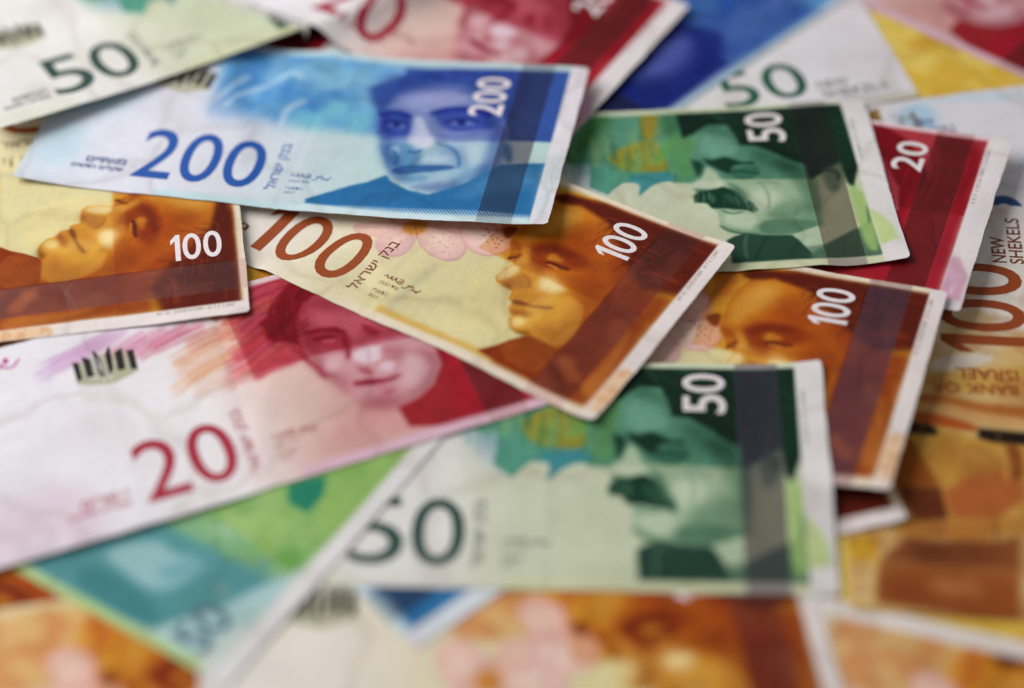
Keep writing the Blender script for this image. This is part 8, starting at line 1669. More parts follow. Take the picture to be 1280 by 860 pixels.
# ------------------------------------------------------------------ materials
def paper_mat(name, img=None, col=(.80, .78, .765), rough=.72, spec=.12, tint=None):
    m = bpy.data.materials.new(name); m.use_nodes = True; n = m.node_tree.nodes; k = m.node_tree.links
    b = n['Principled BSDF']; b.inputs['Specular IOR Level'].default_value = spec
    uvn = n.new('ShaderNodeUVMap'); uvn.uv_map = 'print'
    mp = n.new('ShaderNodeMapping'); mp.inputs['Scale'].default_value = (1, .5, 1); k.new(uvn.outputs[0], mp.inputs[0])
    at = n.new('ShaderNodeAttribute'); at.attribute_type = 'OBJECT'; at.attribute_name = 'wear'
    wv = n.new('ShaderNodeVectorMath'); wv.operation = 'MULTIPLY_ADD'; wv.inputs[1].default_value = (37, 53, 0); k.new(at.outputs['Fac'], wv.inputs[0]); k.new(mp.outputs[0], wv.inputs[2]); mp = wv
    nz = n.new('ShaderNodeTexNoise'); nz.inputs['Scale'].default_value = 7; nz.inputs['Detail'].default_value = 5; k.new(mp.outputs[0], nz.inputs['Vector'])
    mx = n.new('ShaderNodeMix'); mx.data_type = 'RGBA'; mx.blend_type = 'MULTIPLY'; mx.inputs[0].default_value = 1
    rp = n.new('ShaderNodeValToRGB'); rp.color_ramp.elements[0].color = (.92, .91, .90, 1); rp.color_ramp.elements[1].color = (1, 1, 1, 1)
    rp.color_ramp.elements[0].position = .3; rp.color_ramp.elements[1].position = .62
    k.new(nz.outputs['Fac'], rp.inputs[0]); 
    # handling: grime along the creases and a little fading, different on every note
    gr = n.new('ShaderNodeMix'); gr.data_type = 'RGBA'; gr.inputs[6].default_value = (.80, .77, .72, 1); gr.inputs[7].default_value = (1, 1, 1, 1)
    gl = n.new('ShaderNodeMapRange'); gl.inputs['To Min'].default_value = .45; gl.inputs['To Max'].default_value = 1.0
    mg = n.new('ShaderNodeMix'); mg.data_type = 'RGBA'; mg.blend_type = 'MULTIPLY'; mg.inputs[0].default_value = 1; k.new(rp.outputs[0], mg.inputs[6]); k.new(gr.outputs[2], mg.inputs[7]); k.new(mg.outputs[2], mx.inputs[7])
    if img:
        t = n.new('ShaderNodeTexImage'); t.image = img; t.extension = 'EXTEND'; k.new(uvn.outputs[0], t.inputs[0]); k.new(t.outputs[0], mx.inputs[6])
    else: mx.inputs[6].default_value = (*col, 1)
    if tint:                                        # violet reflection on a foil stripe, painted into its base colour
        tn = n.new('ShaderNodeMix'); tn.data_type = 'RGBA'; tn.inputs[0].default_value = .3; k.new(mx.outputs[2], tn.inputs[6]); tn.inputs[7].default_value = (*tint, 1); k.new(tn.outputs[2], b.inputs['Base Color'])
    else: k.new(mx.outputs[2], b.inputs['Base Color'])
    fb = n.new('ShaderNodeTexNoise'); fb.inputs['Scale'].default_value = 260; fb.inputs['Detail'].default_value = 3; k.new(mp.outputs[0], fb.inputs['Vector'])
    rr = n.new('ShaderNodeMapRange'); rr.inputs['To Min'].default_value = rough-.08; rr.inputs['To Max'].default_value = rough+.1; k.new(nz.outputs['Fac'], rr.inputs[0]); k.new(rr.outputs[0], b.inputs['Roughness'])
    ds = n.new('ShaderNodeTexNoise'); ds.inputs['Scale'].default_value = 5; ds.inputs['Detail'].default_value = 2; k.new(mp.outputs[0], ds.inputs['Vector'])
    dm = n.new('ShaderNodeVectorMath'); dm.operation = 'MULTIPLY_ADD'; dm.inputs[1].default_value = (.22, .22, .22); k.new(ds.outputs['Color'], dm.inputs[0]); k.new(mp.outputs[0], dm.inputs[2])
    vo = n.new('ShaderNodeTexVoronoi'); vo.feature = 'DISTANCE_TO_EDGE'; vo.inputs['Scale'].default_value = 3.2; k.new(dm.outputs[0], vo.inputs['Vector'])
    vr = n.new('ShaderNodeMapRange'); vr.inputs['From Max'].default_value = .05; k.new(vo.outputs['Distance'], vr.inputs[0])
    k.new(vr.outputs[0], gl.inputs[0]); k.new(gl.outputs[0], gr.inputs[0])
    b2 = n.new('ShaderNodeBump'); b2.inputs['Strength'].default_value = .55; b2.inputs['Distance'].default_value = .00022; k.new(vr.outputs[0], b2.inputs['Height'])
    b3 = n.new('ShaderNodeBump'); b3.inputs['Strength'].default_value = .5; b3.inputs['Distance'].default_value = .0012; k.new(ds.outputs['Fac'], b3.inputs['Height']); k.new(b3.outputs[0], b2.inputs['Normal'])
    bp = n.new('ShaderNodeBump'); k.new(b2.outputs[0], bp.inputs['Normal']); bp.inputs['Strength'].default_value = .12; bp.inputs['Distance'].default_value = .00012; k.new(fb.outputs['Fac'], bp.inputs['Height']); k.new(bp.outputs[0], b.inputs['Normal'])
    return m
def ink(name, rgb, rough=.45):
    m = bpy.data.materials.new(name); m.use_nodes = True; n = m.node_tree.nodes; k = m.node_tree.links
    b = n['Principled BSDF']; b.inputs['Roughness'].default_value = rough; b.inputs['Specular IOR Level'].default_value = .2
    tc = n.new('ShaderNodeTexCoord'); nz = n.new('ShaderNodeTexNoise'); nz.inputs['Scale'].default_value = 2600; nz.inputs['Detail'].default_value = 3
    k.new(tc.outputs['Object'], nz.inputs['Vector']); rp = n.new('ShaderNodeValToRGB'); c = s2l(rgb)
    rp.color_ramp.elements[0].color = (*(c*.86), 1); rp.color_ramp.elements[1].color = (*np.minimum(c*1.12, .9), 1)
    rp.color_ramp.elements[0].position = .35; rp.color_ramp.elements[1].position = .65
    k.new(nz.outputs['Fac'], rp.inputs[0]); k.new(rp.outputs[0], b.inputs['Base Color'])
    return m
M_PAPER = paper_mat('note_paper_edge')
INK = {'100': ink('ink_rust', (150, 70, 32)), '20': ink('ink_crimson', (164, 34, 58)), '50': ink('ink_slate_green', (50, 76, 70)), '200': ink('ink_blue', (36, 84, 164)),
       'white': ink('ink_white', (228, 220, 220)), 'book': ink('ink_olive_black', (36, 34, 24), .3), 'spine': ink('ink_pale_olive', (176, 172, 140), .4),
       'brown': ink('ink_brown', (120, 60, 34)), 'greenT': ink('ink_teal', (70, 104, 116)), 'dgreen': ink('ink_dark_green', (42, 92, 74)), 'navy': ink('ink_navy', (44, 76, 130)), 'grey': ink('ink_grey_green', (110, 122, 110)), 'pink': ink('ink_rose', (176, 80, 96))}
PM = {}; SM = {}; VM = {}
for nm, (L, ops) in PRINTS.items():
    im = paint(nm, L, ops, 8 if nm in ('100F', '20F', '50F', '200F') else 6)
    PM[nm] = paper_mat('print_paper_'+nm, im); SM[nm] = paper_mat('print_strip_'+nm, im, rough=.45, spec=.3); VM[nm] = paper_mat('print_violet_sheen_strip_'+nm, im, rough=.45, spec=.3, tint=(.055, .05, .085)) if nm in ('100F', '50F') else None

# ------------------------------------------------------------------ the heap: where each note lies and how it drapes over those below
HX0, HY0, HN = -260, -260, 540
GX, GY = np.meshgrid(HX0+np.arange(HN), HY0+np.arange(HN))
rasters = {}; ground = np.zeros((HN, HN))
def bil(a, x, y):
    x = np.clip(x, 0, a.shape[1]-1.001); y = np.clip(y, 0, a.shape[0]-1.001); i = x.astype(int); j = y.astype(int); fx = x-i; fy = y-j
    return a[j, i]*(1-fx)*(1-fy)+a[j, i+1]*fx*(1-fy)+a[j+1, i]*(1-fx)*fy+a[j+1, i+1]*fx*fy
def dilate(a, r):
    for _ in range(r):
        b = a.copy()
        b[1:] = np.maximum(b[1:], a[:-1]); b[:-1] = np.maximum(b[:-1], a[1:]); c = b.copy()
        c[:, 1:] = np.maximum(c[:, 1:], b[:, :-1]); c[:, :-1] = np.maximum(c[:, :-1], b[:, 1:]); a = c
    return a
THICK, GAP = .11, .13
class Note: pass
def world_xy(n, u, v):
    a, b = u-n.L/2, v-35.5; c, s = math.cos(n.a), math.sin(n.a)
    return n.x+a*c-b*s, n.y+a*s+b*c
def lay(n, skip=(), upper=None, seed=0):
    H = ground.copy()
    for k, r in rasters.items():
        if k not in skip: H = np.maximum(H, r)
    D = dilate(H, 2)
    nu, nv = int((n.L+n.ext)/2.5)+1, 29
    U, V = np.meshgrid(np.linspace(-n.ext, n.L, nu), np.linspace(0, 71, nv)); X, Y = world_xy(n, U, V)
    obs = bil(D, X-HX0, Y-HY0)+GAP+.06
    a = (U-n.L/2)/75; b = (V-35.5)/35.5
    wob = (vnoise(nv, nu, 9, 300+seed, 2)-.5)*n.wob
    if n.flex is not None:
        z0, su, sv, bw = n.flex; T = z0+su*a+sv*b+bw*(a*a-.33)+wob; wt = .06
    else:
        A = np.stack([np.ones(a.size), a.ravel(), b.ravel()], 1); cf = np.linalg.lstsq(A, obs.ravel(), rcond=None)[0]
        T = (A@cf).reshape(a.shape)-.6+wob; wt = .015
    z = np.maximum(obs, T)
    for _ in range(260):
        p = np.pad(z, 1, mode='edge'); s = (p[:-2, 1:-1]+p[2:, 1:-1]+p[1:-1, :-2]+p[1:-1, 2:])/4
        z = np.maximum(obs, (1-wt)*s+wt*T)
    z = z+wob*.35
    # refine to the 1 mm mesh
    nu2, nv2 = int(n.L+n.ext)+1, 72
    U2, V2 = np.meshgrid(np.linspace(-n.ext, n.L, nu2), np.linspace(0, 71, nv2))
    zf = bil(z, (U2+n.ext)/(n.L+n.ext)*(nu-1), V2/71*(nv-1))
    for _ in range(3):
        p = np.pad(zf, 1, mode='edge'); zf = (p[:-2, 1:-1]+p[2:, 1:-1]+p[1:-1, :-2]+p[1:-1, 2:]+4*p[1:-1, 1:-1])/8
    for (ua, va, ub, vb, dep, wd) in n.creases:
        d = np.abs((U2-ua)*(vb-va)-(V2-va)*(ub-ua))/math.hypot(ub-ua, vb-va); zf = zf+dep*np.exp(-d/wd)
    for (cu_, cv_, hh, rad) in n.curls:
        d = np.hypot(U2-cu_, V2-cv_); zf = zf+hh*np.clip(1-d/rad, 0, 1)**1.8
    X2, Y2 = world_xy(n, U2, V2)
    floor_ = bil(dilate(H, 1), X2-HX0, Y2-HY0)+GAP
    for _ in range(2):
        lift = np.maximum(floor_-zf, 0)
        for _ in range(4):
            p = np.pad(lift, 1, mode='edge'); lift = np.maximum(lift, (p[:-2, 1:-1]+p[2:, 1:-1]+p[1:-1, :-2]+p[1:-1, 2:])/4*.98)
        zf = zf+lift
    if upper is not None:
        up = bil(upper, X2-HX0, Y2-HY0); zf = np.where(up > 0, np.minimum(zf, up-THICK-GAP), zf)
    n.U, n.V, n.Z, n.X, n.Y = U2, V2, zf, X2, Y2
    c, s = math.cos(n.a), math.sin(n.a); dx, dy = GX-n.x, GY-n.y
    gu = dx*c+dy*s+n.L/2; gv = -dx*s+dy*c+35.5
    ins = (gu >= -n.ext-.8) & (gu <= n.L+.8) & (gv >= -.8) & (gv <= 71.8)
    r = np.zeros((HN, HN)); r[ins] = bil(zf, (gu[ins]+n.ext)/(n.L+n.ext)*(nu2-1), gv[ins])+THICK
    rasters[n.key] = r

# ------------------------------------------------------------------ building one note
def mesh_obj(name, verts, faces, uvs, mats, parent=None, fmat=None):
    me = bpy.data.meshes.new(name); verts = np.asarray(verts, np.float32); faces = np.asarray(faces, np.int32)
    me.vertices.add(len(verts)); me.vertices.foreach_set('co', verts.ravel())
    me.loops.add(faces.size); me.loops.foreach_set('vertex_index', faces.ravel())
    me.polygons.add(len(faces)); me.polygons.foreach_set('loop_start', np.arange(len(faces), dtype=np.int32)*faces.shape[1]); 
    if uvs is not None:
        l = me.uv_layers.new(name='print'); l.data.foreach_set('uv', np.asarray(uvs, np.float32)[faces.ravel()].ravel())
    for m in mats: me.materials.append(m)
    if fmat is not None: me.polygons.foreach_set('material_index', np.asarray(fmat, np.int32))
    me.polygons.foreach_set('use_smooth', np.ones(len(faces), bool))
    me.update(calc_edges=True); me.validate()
    o = bpy.data.objects.new(name, me); COL.objects.link(o)
    if parent: o.parent = parent
    return o
def inside(polys, U, V):
    m = np.zeros(U.shape, bool)
    for p in polys:
        p = chaikin(p, 1) if len(p) != 4 else np.asarray(p, float); q = np.roll(p, -1, 0); c = np.zeros(U.shape, bool)
        for (xa, ya), (xb, yb) in zip(p, q):
            if ya == yb: continue
            c ^= ((ya > V) != (yb > V)) & (U < (xb-xa)*(V-ya)/(yb-ya)+xa)
        m |= c
    return m
def build_sheet(n):
    L = n.L; nv, nu = n.Z.shape
    ca, sa = math.cos(n.a), math.sin(n.a)
    zc = float(n.Z.mean()); n.zc = zc
    P = np.stack([n.U-L/2, n.V-35.5, n.Z-zc], -1)
    for (i, j, su, sv) in ((0, 0, 1, 1), (0, nu-1, -1, 1), (nv-1, 0, 1, -1), (nv-1, nu-1, -1, -1)):   # slightly worn corners
        P[i, j, 0] += .35*su; P[i, j, 1] += .35*sv
    jr = np.random.default_rng(abs(hash(n.x*7+n.y)) % 9999); sm = lambda k: np.convolve(jr.normal(0, .16, k+8), np.ones(5)/5, 'same')[4:-4]
    P[0, :, 1] += sm(nu); P[-1, :, 1] += sm(nu); P[:, 0, 0] += sm(nv); P[:, -1, 0] += sm(nv)      # edges softened by handling
    n.P = P
    idx = np.arange(nu*nv).reshape(nv, nu)
    Q = np.stack([idx[:-1, :-1], idx[:-1, 1:], idx[1:, 1:], idx[1:, :-1]], -1)
    cu = (n.U[:-1, :-1]+n.U[1:, 1:])/2; cv = (n.V[:-1, :-1]+n.V[1:, 1:])/2
    lab = np.zeros(cu.shape, int); names = ['banknote']
    for k, (pn, polys) in enumerate(PARTS.get(n.prn, [])):
        names.append(pn); lab[inside(polys, cu, cv)] = k+1
    uv = np.stack([n.U/L, n.V/71], -1).reshape(-1, 2); top = P.reshape(-1, 3); N = nu*nv
    bot = top.copy(); bot[:, 2] -= THICK
    loop = np.concatenate([idx[0, :], idx[1:, -1], idx[-1, -2::-1], idx[-2:0:-1, 0]])
    lp2 = np.roll(loop, -1)
    side = np.stack([loop+N, lp2+N, lp2, loop], 1)
    f0 = Q[lab == 0]; fb = Q.reshape(-1, 4)[:, ::-1]+N
    # the side walls get their own vertices so that the rim stays crisp
    sv = np.vstack([top[loop], bot[loop]]); k = len(loop); i0 = np.arange(k); i1 = np.roll(i0, -1)
    side = np.stack([i0+k, i1+k, i1, i0], 1)+2*N
    V = np.vstack([top, bot, sv])*MM; uvs = np.vstack([uv, uv, uv[loop], uv[loop]])
    F = np.vstack([f0, fb, side]); fm = np.concatenate([np.zeros(len(f0)), np.ones(len(fb)+len(side))])
    root = mesh_obj('banknote', V, F, uvs, [PM[n.prn], M_PAPER], None, fm)
    root.location = (n.x*MM, n.y*MM, zc*MM); root.rotation_euler = (0, 0, n.a)
    root['label'] = n.label; root['category'] = 'banknote'; root['group'] = 'banknotes spread in an overlapping heap'
    for q, pn in enumerate(names[1:]):
        f = Q[lab == q+1]
        if len(f) == 0: continue
        us, inv = np.unique(f, return_inverse=True)
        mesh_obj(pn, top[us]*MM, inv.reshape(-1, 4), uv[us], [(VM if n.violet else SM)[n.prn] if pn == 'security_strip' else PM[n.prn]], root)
    n.root = root; wr = random.Random(n.key).random()
    for o in [root]+list(root.children): o['wear'] = wr
def surf(n, u, v):
    return bil(n.P[..., 2], (np.asarray(u, float)+n.ext)/(n.L+n.ext)*(n.Z.shape[1]-1), np.asarray(v, float))
def lay_flat_mesh(n, name, bm, mat, parent, lift=.045, step=2.0):
    """bm holds a flat shape in note millimetres; cut it along a grid and lay it on the bent sheet"""
    if not bm.verts: return None
    us = [v.co.x for v in bm.verts]; vv = [v.co.y for v in bm.verts]
    for ax, lo, hi in ((0, min(us), max(us)), (1, min(vv), max(vv))):
        c = math.ceil(lo/step)*step
        while c < hi:
            no = (1, 0, 0) if ax == 0 else (0, 1, 0); co = (c, 0, 0) if ax == 0 else (0, c, 0)
            bmesh.ops.bisect_plane(bm, geom=bm.verts[:]+bm.edges[:]+bm.faces[:], dist=1e-5, plane_co=co, plane_no=no)
            c += step
    bmesh.ops.triangulate(bm, faces=bm.faces[:])
    bm.normal_update()
    for f in bm.faces:
        if f.normal.z < 0: f.normal_flip()
    vs_ = np.array([v.co[:] for v in bm.verts]); z = surf(n, np.clip(vs_[:, 0], 0, n.L), np.clip(vs_[:, 1], 0, 71))+lift
    for v, zz in zip(bm.verts, z): v.co = ((v.co.x-n.L/2)*MM, (v.co.y-35.5)*MM, float(zz)*MM)
    me = bpy.data.meshes.new(name); bm.to_mesh(me); bm.free(); me.materials.append(mat)
    o = bpy.data.objects.new(name, me); COL.objects.link(o); o.parent = parent
    return o
_glyph = {}
def glyphs(s, bold):
    key = (s, bold)
    if key not in _glyph:
        cu = bpy.data.curves.new('t', 'FONT'); cu.body = s; cu.size = 1; cu.offset = bold; cu.resolution_u = 5; cu.fill_mode = 'FRONT' if hasattr(cu, 'fill_mode') else None
        ob = bpy.data.objects.new('t', cu); COL.objects.link(ob); dg = bpy.context.evaluated_depsgraph_get(); ev = ob.evaluated_get(dg); me = ev.to_mesh()
        vs_ = [tuple(v.co) for v in me.vertices]; fs = [tuple(p.vertices) for p in me.polygons]; ev.to_mesh_clear()
        bpy.data.objects.remove(ob); bpy.data.curves.remove(cu); _glyph[key] = (vs_, fs)
    return _glyph[key]
def heb(s): return s[::-1]
def text_bm(bm, s, bx, rot=0, bold=0.0):
    vs_, fs = ([(.46, 0), (1, 0), (1, 1), (.58, 1), (.0, .80), (.0, .63), (.46, .78)], [(0, 1, 2, 3, 6), (3, 4, 5, 6)]) if s == 'one' else glyphs(s, bold)
    if not vs_: return
    a = np.array(vs_)[:, :2]; lo, hi = a.min(0), a.max(0); a = (a-lo)/(hi-lo)
    x, y = a[:, 0], a[:, 1]
    if rot == 90: x, y = 1-y, x
    elif rot == 180: x, y = 1-x, 1-y
    elif rot == 270: x, y = y, 1-x
    u = bx[0]+x*(bx[2]-bx[0]); v = bx[1]+y*(bx[3]-bx[1])
    bv = [bm.verts.new((p, q, 0)) for p, q in zip(u, v)]
    for f in fs:
        try: bm.faces.new([bv[i] for i in f])
        except ValueError: pass
def lettering(n, name, items, mat, step=2.0, label=None):
    bm = bmesh.new()
    for s, bx, rot, bold in items: text_bm(bm, s, bx, rot, bold)
    o = lay_flat_mesh(n, name, bm, mat, n.root, step=step)
    if o and label: o['label'] = label
    return o
def poly_bm(bm, pts):
    try: bm.faces.new([bm.verts.new((p[0], p[1], 0)) for p in pts])
    except ValueError: pass
PAGES = [[(16.6, 59.1), (18.2, 58.6), (17.8, 52.6), (16.3, 51.9)], [(19.3, 60.2), (21.3, 58.8), (20.8, 52.2), (18.9, 52.5)], [(22.4, 61.6), (23.0, 60.8), (23.7, 58.5), (23.3, 51.2), (22.8, 51.0), (21.9, 52.9)],
         [(25.1, 58.7), (26.3, 61.0), (26.9, 61.4), (26.6, 58.1), (26.1, 53.6), (24.8, 51.1), (24.5, 52.3)], [(27.6, 58.8), (29.7, 59.8), (29.0, 52.4), (28.3, 52.0), (26.8, 52.1)], [(30.6, 58.2), (32.4, 58.2), (31.8, 51.1), (30.0, 51.3)]]
SPINES = [[(16.3, 51.9), (16.0, 51.1), (23.2, 48.4), (24.0, 48.3), (23.6, 50.0), (18.9, 52.3), (17.9, 52.4)], [(18.3, 58.4), (18.9, 58.8), (18.8, 52.4), (23.8, 49.6), (24.0, 48.4), (17.8, 52.2)], [(21.5, 58.8), (22.0, 59.6), (21.6, 52.8), (24.0, 49.6), (24.1, 48.5), (20.9, 52.0)],
          [(23.9, 58.6), (24.8, 58.6), (24.3, 52.2), (24.5, 48.4), (24.1, 48.4), (23.4, 51.2)], [(26.8, 58.3), (27.4, 58.8), (26.7, 52.0), (25.0, 48.4), (24.6, 48.3), (24.9, 50.8), (26.3, 53.6)], [(29.9, 59.4), (30.4, 58.4), (29.9, 51.2), (25.4, 48.5), (25.0, 48.3), (26.8, 51.9), (29.2, 52.4)], [(31.8, 51.0), (31.6, 50.3), (26.5, 48.8), (25.2, 48.2), (29.9, 51.1)]]
def emblem(n, du, dv):
    bm = bmesh.new()
    for s in SPINES: poly_bm(bm, [(u+du, v+dv) for u, v in s])
    e = lay_flat_mesh(n, 'book_emblem', bm, INK['spine'], n.root, lift=.035)
    for p in PAGES:
        bm = bmesh.new(); poly_bm(bm, [(u+du, v+dv) for u, v in p]); lay_flat_mesh(n, 'page', bm, INK['book'], e, lift=.05)
def strokes(n, name, lines, mat, wid):
    bm = bmesh.new()
    for l in lines:
        r = ribbon(l, wid); k = len(r)//2
        vv = [bm.verts.new((p[0], p[1], 0)) for p in r]
        for i in range(k-1): bm.faces.new((vv[i], vv[i+1], vv[2*k-2-i], vv[2*k-1-i]))
    return lay_flat_mesh(n, name, bm, mat, n.root, step=3)
def signature(n, u, v, mat):
    L_ = []
    for pts in ([(0, 1.2), (.6, 2.2), (1.3, 1.2), (1.0, 1.0)], [(1.6, 1.0), (2.3, 2.6), (2.2, 1.2), (3.0, 1.1)], [(3.0, 1.1), (3.5, 2.7), (3.6, 1.3), (4.3, .9)], [(4.2, 2.4), (5.6, 2.6), (5.8, 1.0), (4.7, .6), (4.4, 1.5), (5.2, 1.8), (5.3, 1.2)],
                [(6.2, .3), (7.2, 0.), (8.3, 1.8), (8.9, 2.2)], [(7.2, 1.7), (8.4, 1.5), (9.6, 1.7)], [(9.0, .2), (9.5, 1.3), (9.9, .5), (10.2, 1.0), (10.6, .3), (10.7, 1.2)], [(10.6, .2), (11.3, 1.5), (11.5, 1.9)]):
        L_.append([(u+a, v+b) for a, b in pts])
    strokes(n, 'signature', L_, mat, .32)
def digits(s, bx, rot, bold):
    """each digit in its own cell of the box, so that widths and gaps follow the printed figures"""
    wd = [.52 if c == '1' else 1.0 for c in s]; gap = .13; tot = sum(wd)+gap*(len(s)-1); x = 0; out = []
    for c, w_ in zip(s, wd):
        a, b = x/tot, (x+w_)/tot; x += w_+gap
        if rot == 0: r = (bx[0]+a*(bx[2]-bx[0]), bx[1], bx[0]+b*(bx[2]-bx[0]), bx[3])
        else: r = (bx[0], bx[1]+a*(bx[3]-bx[1]), bx[2], bx[1]+b*(bx[3]-bx[1]))
        out.append(('one' if c == '1' else c, r, rot, bold))
    return out
def front_print(n, small=True):
    den = n.den; I = INK[den]; H_ = heb('בנק ישראל')
    NB = {'100': (27.6, 6.1, 60.4, 26.0), '20': (22.4, 6.4, 46.9, 26.2), '50': (20.8, 6.4, 48.2, 26.8), '200': (31.4, 6.6, 67.2, 26.9)}[den]
    WB = {'100': (110.4, 51.6, 120.6, 65.2), '20': (98.8, 51.8, 107.4, 64.2), '50': (100.9, 54.5, 111.6, 67.4), '200': (118.8, 46.3, 128.6, 64.0)}[den]
    HB = {'100': (62.2, 6.4, 66.4, 27.0), '20': (48.2, 6.2, 52.2, 27.8), '50': (49.7, 6.5, 53.6, 26.8), '200': (69.4, 7.6, 73.6, 27.6)}[den]
    LB = {'100': (10.5, 7.4, 25.5), '20': (3.9, 7.4, 19.0), '50': (5.0, 7.0, 18.8), '200': (14.0, 7.6, 29.0)}[den]
    t1 = {'100': 'מאה', '20': 'עשרים', '50': 'חמישים', '200': 'מאתיים'}[den]
    sh = n.nshift
    NB = (NB[0]+sh, NB[1], NB[2]+sh, NB[3])
    for s, bx, mt, rot, bold in ((den, NB, I, 0, .004), (den, WB, INK['white'], 90, .010))[:1 if n.key == 'Q' else 2]:
        o = lettering(n, 'numeral', digits(s, bx, rot, bold), mt)
        o['label'] = 'large printed %s' % den if rot == 0 else 'white %s printed sideways' % den
    lettering(n, 'lettering', [(H_, HB, 90, .008)], INK['brown'] if den == '100' else I, label='name of the bank in Hebrew beside the large numeral')
    lettering(n, 'lettering', [(heb(t1), (LB[0]+3.5, LB[1]+2.9, LB[2], LB[1]+5.3), 0, .03), (heb('שקלים חדשים'), (LB[0], LB[1]-.2, LB[2], LB[1]+2.2), 0, .03)], INK['pink'] if den == '20' else INK['navy'] if den == '200' else INK['grey'] if den == '50' else INK['brown'])
    S = {'100': 69.2, '20': 56.0, '50': 57.0, '200': 75.4}[den]
    signature(n, S, 13.0, INK['brown'] if den == '100' else I)
    lettering(n, 'lettering', [(heb('נגיד הבנק'), (S+.2, 11.2, S+6.0, 12.5), 0, .0), (heb('התשע״ז'), (S+.1, 8.3, S+4.8, 9.5), 0, 0), ('2017', (S+.1, 6.6, S+3.2, 7.6), 0, 0)], INK['brown'] if den == '100' else I)
    if n.key == 'S': emblem(n, -2, -11)
    elif small: emblem(n, *{'100': (5, 6), '20': (0, 0), '50': (5, -1), '200': (11.2, -4.6)}[den])

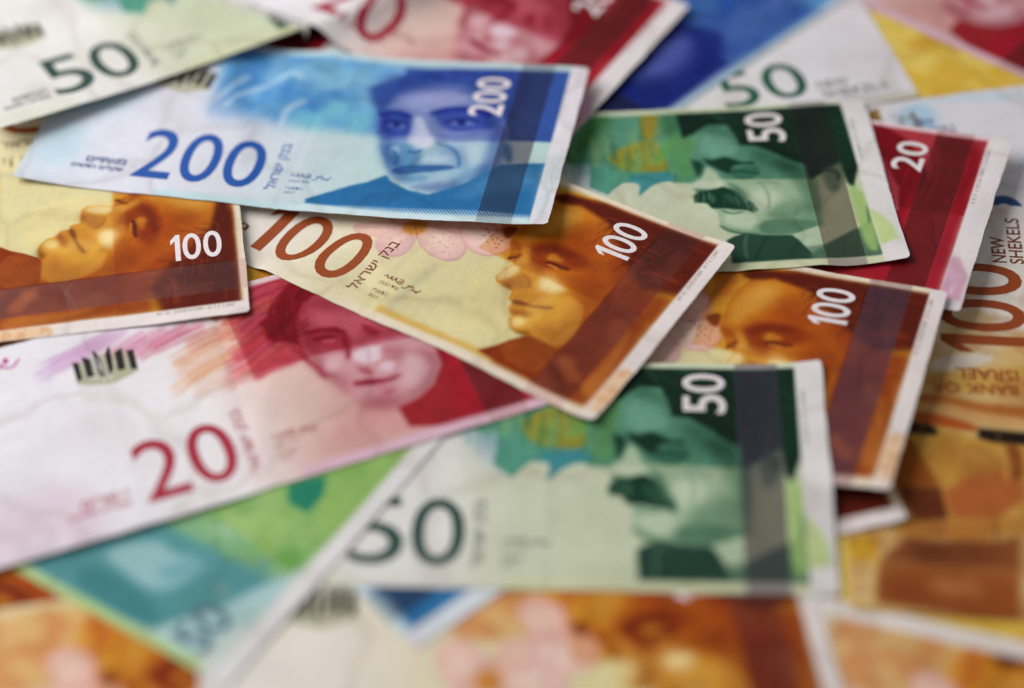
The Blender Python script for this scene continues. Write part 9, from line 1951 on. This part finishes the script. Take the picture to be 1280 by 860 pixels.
# ------------------------------------------------------------------ the notes, from the lowest to the topmost
def note(key, den, prn, x, y, yaw, flex, label, creases=(), wob=.5, ext=0.0, nshift=0.0, curls=(), violet=False):
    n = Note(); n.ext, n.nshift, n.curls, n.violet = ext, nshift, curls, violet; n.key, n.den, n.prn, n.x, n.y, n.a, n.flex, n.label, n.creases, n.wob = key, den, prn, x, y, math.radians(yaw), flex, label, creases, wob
    n.L = float({'20': 129, '50': 136, '100': 143, '200': 150}[den]); return n
NOTES = [
    ('Z', '100', '100G', 95.64, -84.53, 4.0, None,
     'yellow brown note low in the heap at the right, beside the front green 50'),
    ('O', '100', '100G', 133.83, 119.6, -34.0, None,
     'golden yellow note showing as a triangle in the top right corner'),
    ('P', '20', '20F', 130.61, 169.13, -38.91, None,
     'blurred red 20 note in the extreme top right corner'),
    ('R', '20', '20F', -116.1, 133.29, -28.0, None,
     'red note seen only as a small sliver between two blurred notes at the top left'),
    ('W', '100', '100F', -150, -75, -30, None,
     'orange 100 note peeking out at the left edge under the large red 20'),
    ('M', '200', '200R', 177.45, 74.18, 11.13, None,
     'white and pale blue 200 note face down at the right edge under the red 20'),
    ('X', '100', '100X', 82.53, -122.56, -16.72, None,
     'pale yellow 100 note in the bottom right corner, blurred, with a pink blossom'),
    ('L', '100', '100R', 118.49, -18.0, 86.0, None,
     'orange 100 note lying back up on the far right with NEW SHEKELS on it'),
    ('V', '100', '100F', -103.88, -119.52, 11.69, None,
     'blurred orange 100 note in the bottom left corner'),
    ('F', '100', '100F', 1.42, -104.86, 7.34, None,
     'blurred orange 100 note along the bottom edge below the front green 50'),
    ('U', '200', '200F', -43.73, -17.66, -49.32, None,
     'blue 200 note showing only its pointed corner at the bottom'),
    ('Y', '100', '100G', -96.13, 13.51, 14.0, None,
     'yellow note glimpsed only in the gaps around the left orange 100 and the red 20'),
    ('I', '20', '20F', 66.89, 61.08, -19.91, (1.54, 5.12, 0.43, 3.0),
     'dark red 20 note on the right with white sideways 20'),
    ('N', '50', '50R', 43.2, 116.6, 14.78, None,
     'white 50 note with dark green numeral and NEW SHEKELS at the top right'),
    ('Q', '200', '200D', 57.82, 152.66, -135.69, None,
     'deep blue blurred 200 note at the top between the red 20 and the white 50'),
    ('K', '100', '100F', 44.04, 1.6, -77.25, None,
     'orange 100 note under the right orange 100, only its white corner out', {'curls': [(143, 71, 1.6, 20)]}),
    ('J', '100', '100F', 33.87, 1.02, -18.99, (2.07, 3.51, 1.58, 2.26),
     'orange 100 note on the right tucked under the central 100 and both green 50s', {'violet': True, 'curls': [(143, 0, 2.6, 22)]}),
    ('E', '50', '50F', 9.16, -45.28, -1.53, (2.07, 0.25, 1.96, 0.56),
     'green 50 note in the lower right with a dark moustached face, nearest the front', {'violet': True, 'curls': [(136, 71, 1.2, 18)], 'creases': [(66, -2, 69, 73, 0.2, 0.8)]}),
    ('G', '50', '50T', -57.29, -31.86, 57.46, None,
     'teal and lime green 50 note face down, tilted at the lower left'),
    ('H', '50', '50F', 35.28, 56.82, 3.53, (2.44, 0.47, -1.99, -0.72),
     'green 50 note in the upper right, sharp moustached face above the orange 100s', {'curls': [(136, 0, 1.6, 20)], 'creases': [(90, -2, 88, 73, -0.15, 0.7)]}),
    ('C', '20', '20F', -58.96, -12.99, 21.62, (2.0, -0.0, -0.0, 0.08),
     'large creased red 20 note on the left with black book emblem and a face', {'ext': 24.0, 'creases': [(49.5, -2, 56.5, 73, -0.5, 0.45), (20, -2, 24, 73, 0.2, 1.2)]}),
    ('B', '100', '100F', -20.05, 37.69, -33.57, (3.12, 1.94, 2.53, 1.8),
     'orange 100 note in the very centre with pink blossom and closed-eyed face', {'curls': [(143, 71, 1.0, 14), (143, 0, 1.4, 18)], 'creases': [(72, -2, 70, 73, -0.16, 0.8)]}),
    ('D', '100', '100F', -113.87, 73.71, -81.32, (2.5, 0.01, 1.3, 0.0),
     'orange 100 note at the left edge turned so that its white 100 reads upright'),
    ('S', '50', '50F', -103.49, 141.21, 31.09, (3.87, 0.54, -3.63, 4.95),
     'blurred green 50 note in the top left corner overlapping the blue 200'),
    ('T', '20', '20F', -20.04, 142.87, -31.77, (2.04, 0.86, 0.66, 0.26),
     'blurred red 20 note at the top, tilted, behind the blue 200', {'nshift': 13.0}),
    ('A', '200', '200F', -57.82, 82.45, -10.6, (3.69, 4.29, -1.27, 2.4),
     "light blue 200 note at the upper left with a man's face in dark blue", {'curls': [(150, 0, 0.8, 14), (0, 0, 1.5, 25)], 'creases': [(75, -2, 77, 73, -0.22, 0.7), (112, -2, 111, 73, 0.12, 0.6)]}),
]
SEQ = [note(*a[:8], **(a[8] if len(a) > 8 else {})) for a in NOTES]
BY = {n.key: n for n in SEQ}
ORDER = [n.key for n in SEQ]
for i, k in enumerate(ORDER):
    n = BY[k]
    if k == 'A':
        lay(n, skip=('S',), seed=i)
        s = BY['S']; rasters.pop('S')                 # the corner 50 rests on this note but runs under the top 20
        lay(s, skip=('T',), upper=np.where(rasters['T'] > 0, rasters['T']-THICK, 0), seed=ORDER.index('S'))
    else: lay(n, seed=i)
for n in SEQ:
    build_sheet(n)
    if n.prn in ('100F', '100X', '20F', '50F', '200F', '200D'): front_print(n, n.key in 'ACFSKW')
# lettering of the notes that lie back upwards
n = BY['L']
lettering(n, 'numeral', digits('100', (86.4, 21.6, 119.4, 44.5), 0, .008), INK['100'])
lettering(n, 'lettering', [('NEW', (120.1, 25.0, 130.2, 28.8), 0, .012), ('SHEKELS', (119.9, 20.4, 138.0, 24.2), 0, .012)], INK['brown'])
lettering(n, 'lettering', [('BANK OF', (71.6, 26.0, 75.3, 47.0), 90, .012), ('ISRAEL', (76.6, 25.6, 80.6, 41.4), 90, .012)], INK['100'])
n = BY['N']
lettering(n, 'numeral', [('50', (80.4, 8.2, 106.6, 24.8), 0, .004)], INK['dgreen'])
lettering(n, 'lettering', [('NEW', (109, 10.4, 118.5, 13.8), 0, .012), ('SHEKELS', (109, 5.8, 129, 9.4), 0, .012)], INK['grey'])
n = BY['G']
lettering(n, 'numeral', [('50', (3.6, 9.6, 16.6, 19.6), 0, .02)], INK['greenT'])
n = BY['M']
lettering(n, 'numeral', [('200', (25, 5, 60, 27), 0, .006)], INK['navy'])
lettering(n, 'lettering', [('NEW', (16.5, 59.0, 22.0, 62.0), 0, .012), ('SHEKELS', (16.5, 55, 27, 58.2), 0, .012)], INK['navy'])

# ------------------------------------------------------------------ the table top under the heap
me = bpy.data.meshes.new('tabletop'); bm = bmesh.new(); bmesh.ops.create_cube(bm, size=1)
for v in bm.verts: v.co = (v.co.x*1.6, v.co.y*1.6+.1, v.co.z*.03-.0152)
bmesh.ops.bevel(bm, geom=bm.edges[:], offset=.003, segments=2, affect='EDGES'); bm.to_mesh(me); bm.free()
tb = bpy.data.objects.new('tabletop', me); COL.objects.link(tb); tb['kind'] = 'structure'
m = bpy.data.materials.new('dark_table'); m.use_nodes = True; nn = m.node_tree.nodes; kk = m.node_tree.links
nz = nn.new('ShaderNodeTexNoise'); nz.inputs['Scale'].default_value = 60; nz.inputs['Detail'].default_value = 6; rp = nn.new('ShaderNodeValToRGB')
rp.color_ramp.elements[0].color = (.015, .013, .013, 1); rp.color_ramp.elements[1].color = (.04, .034, .032, 1)
kk.new(nz.outputs['Fac'], rp.inputs[0]); kk.new(rp.outputs[0], nn['Principled BSDF'].inputs['Base Color']); nn['Principled BSDF'].inputs['Roughness'].default_value = .5
me.materials.append(m)
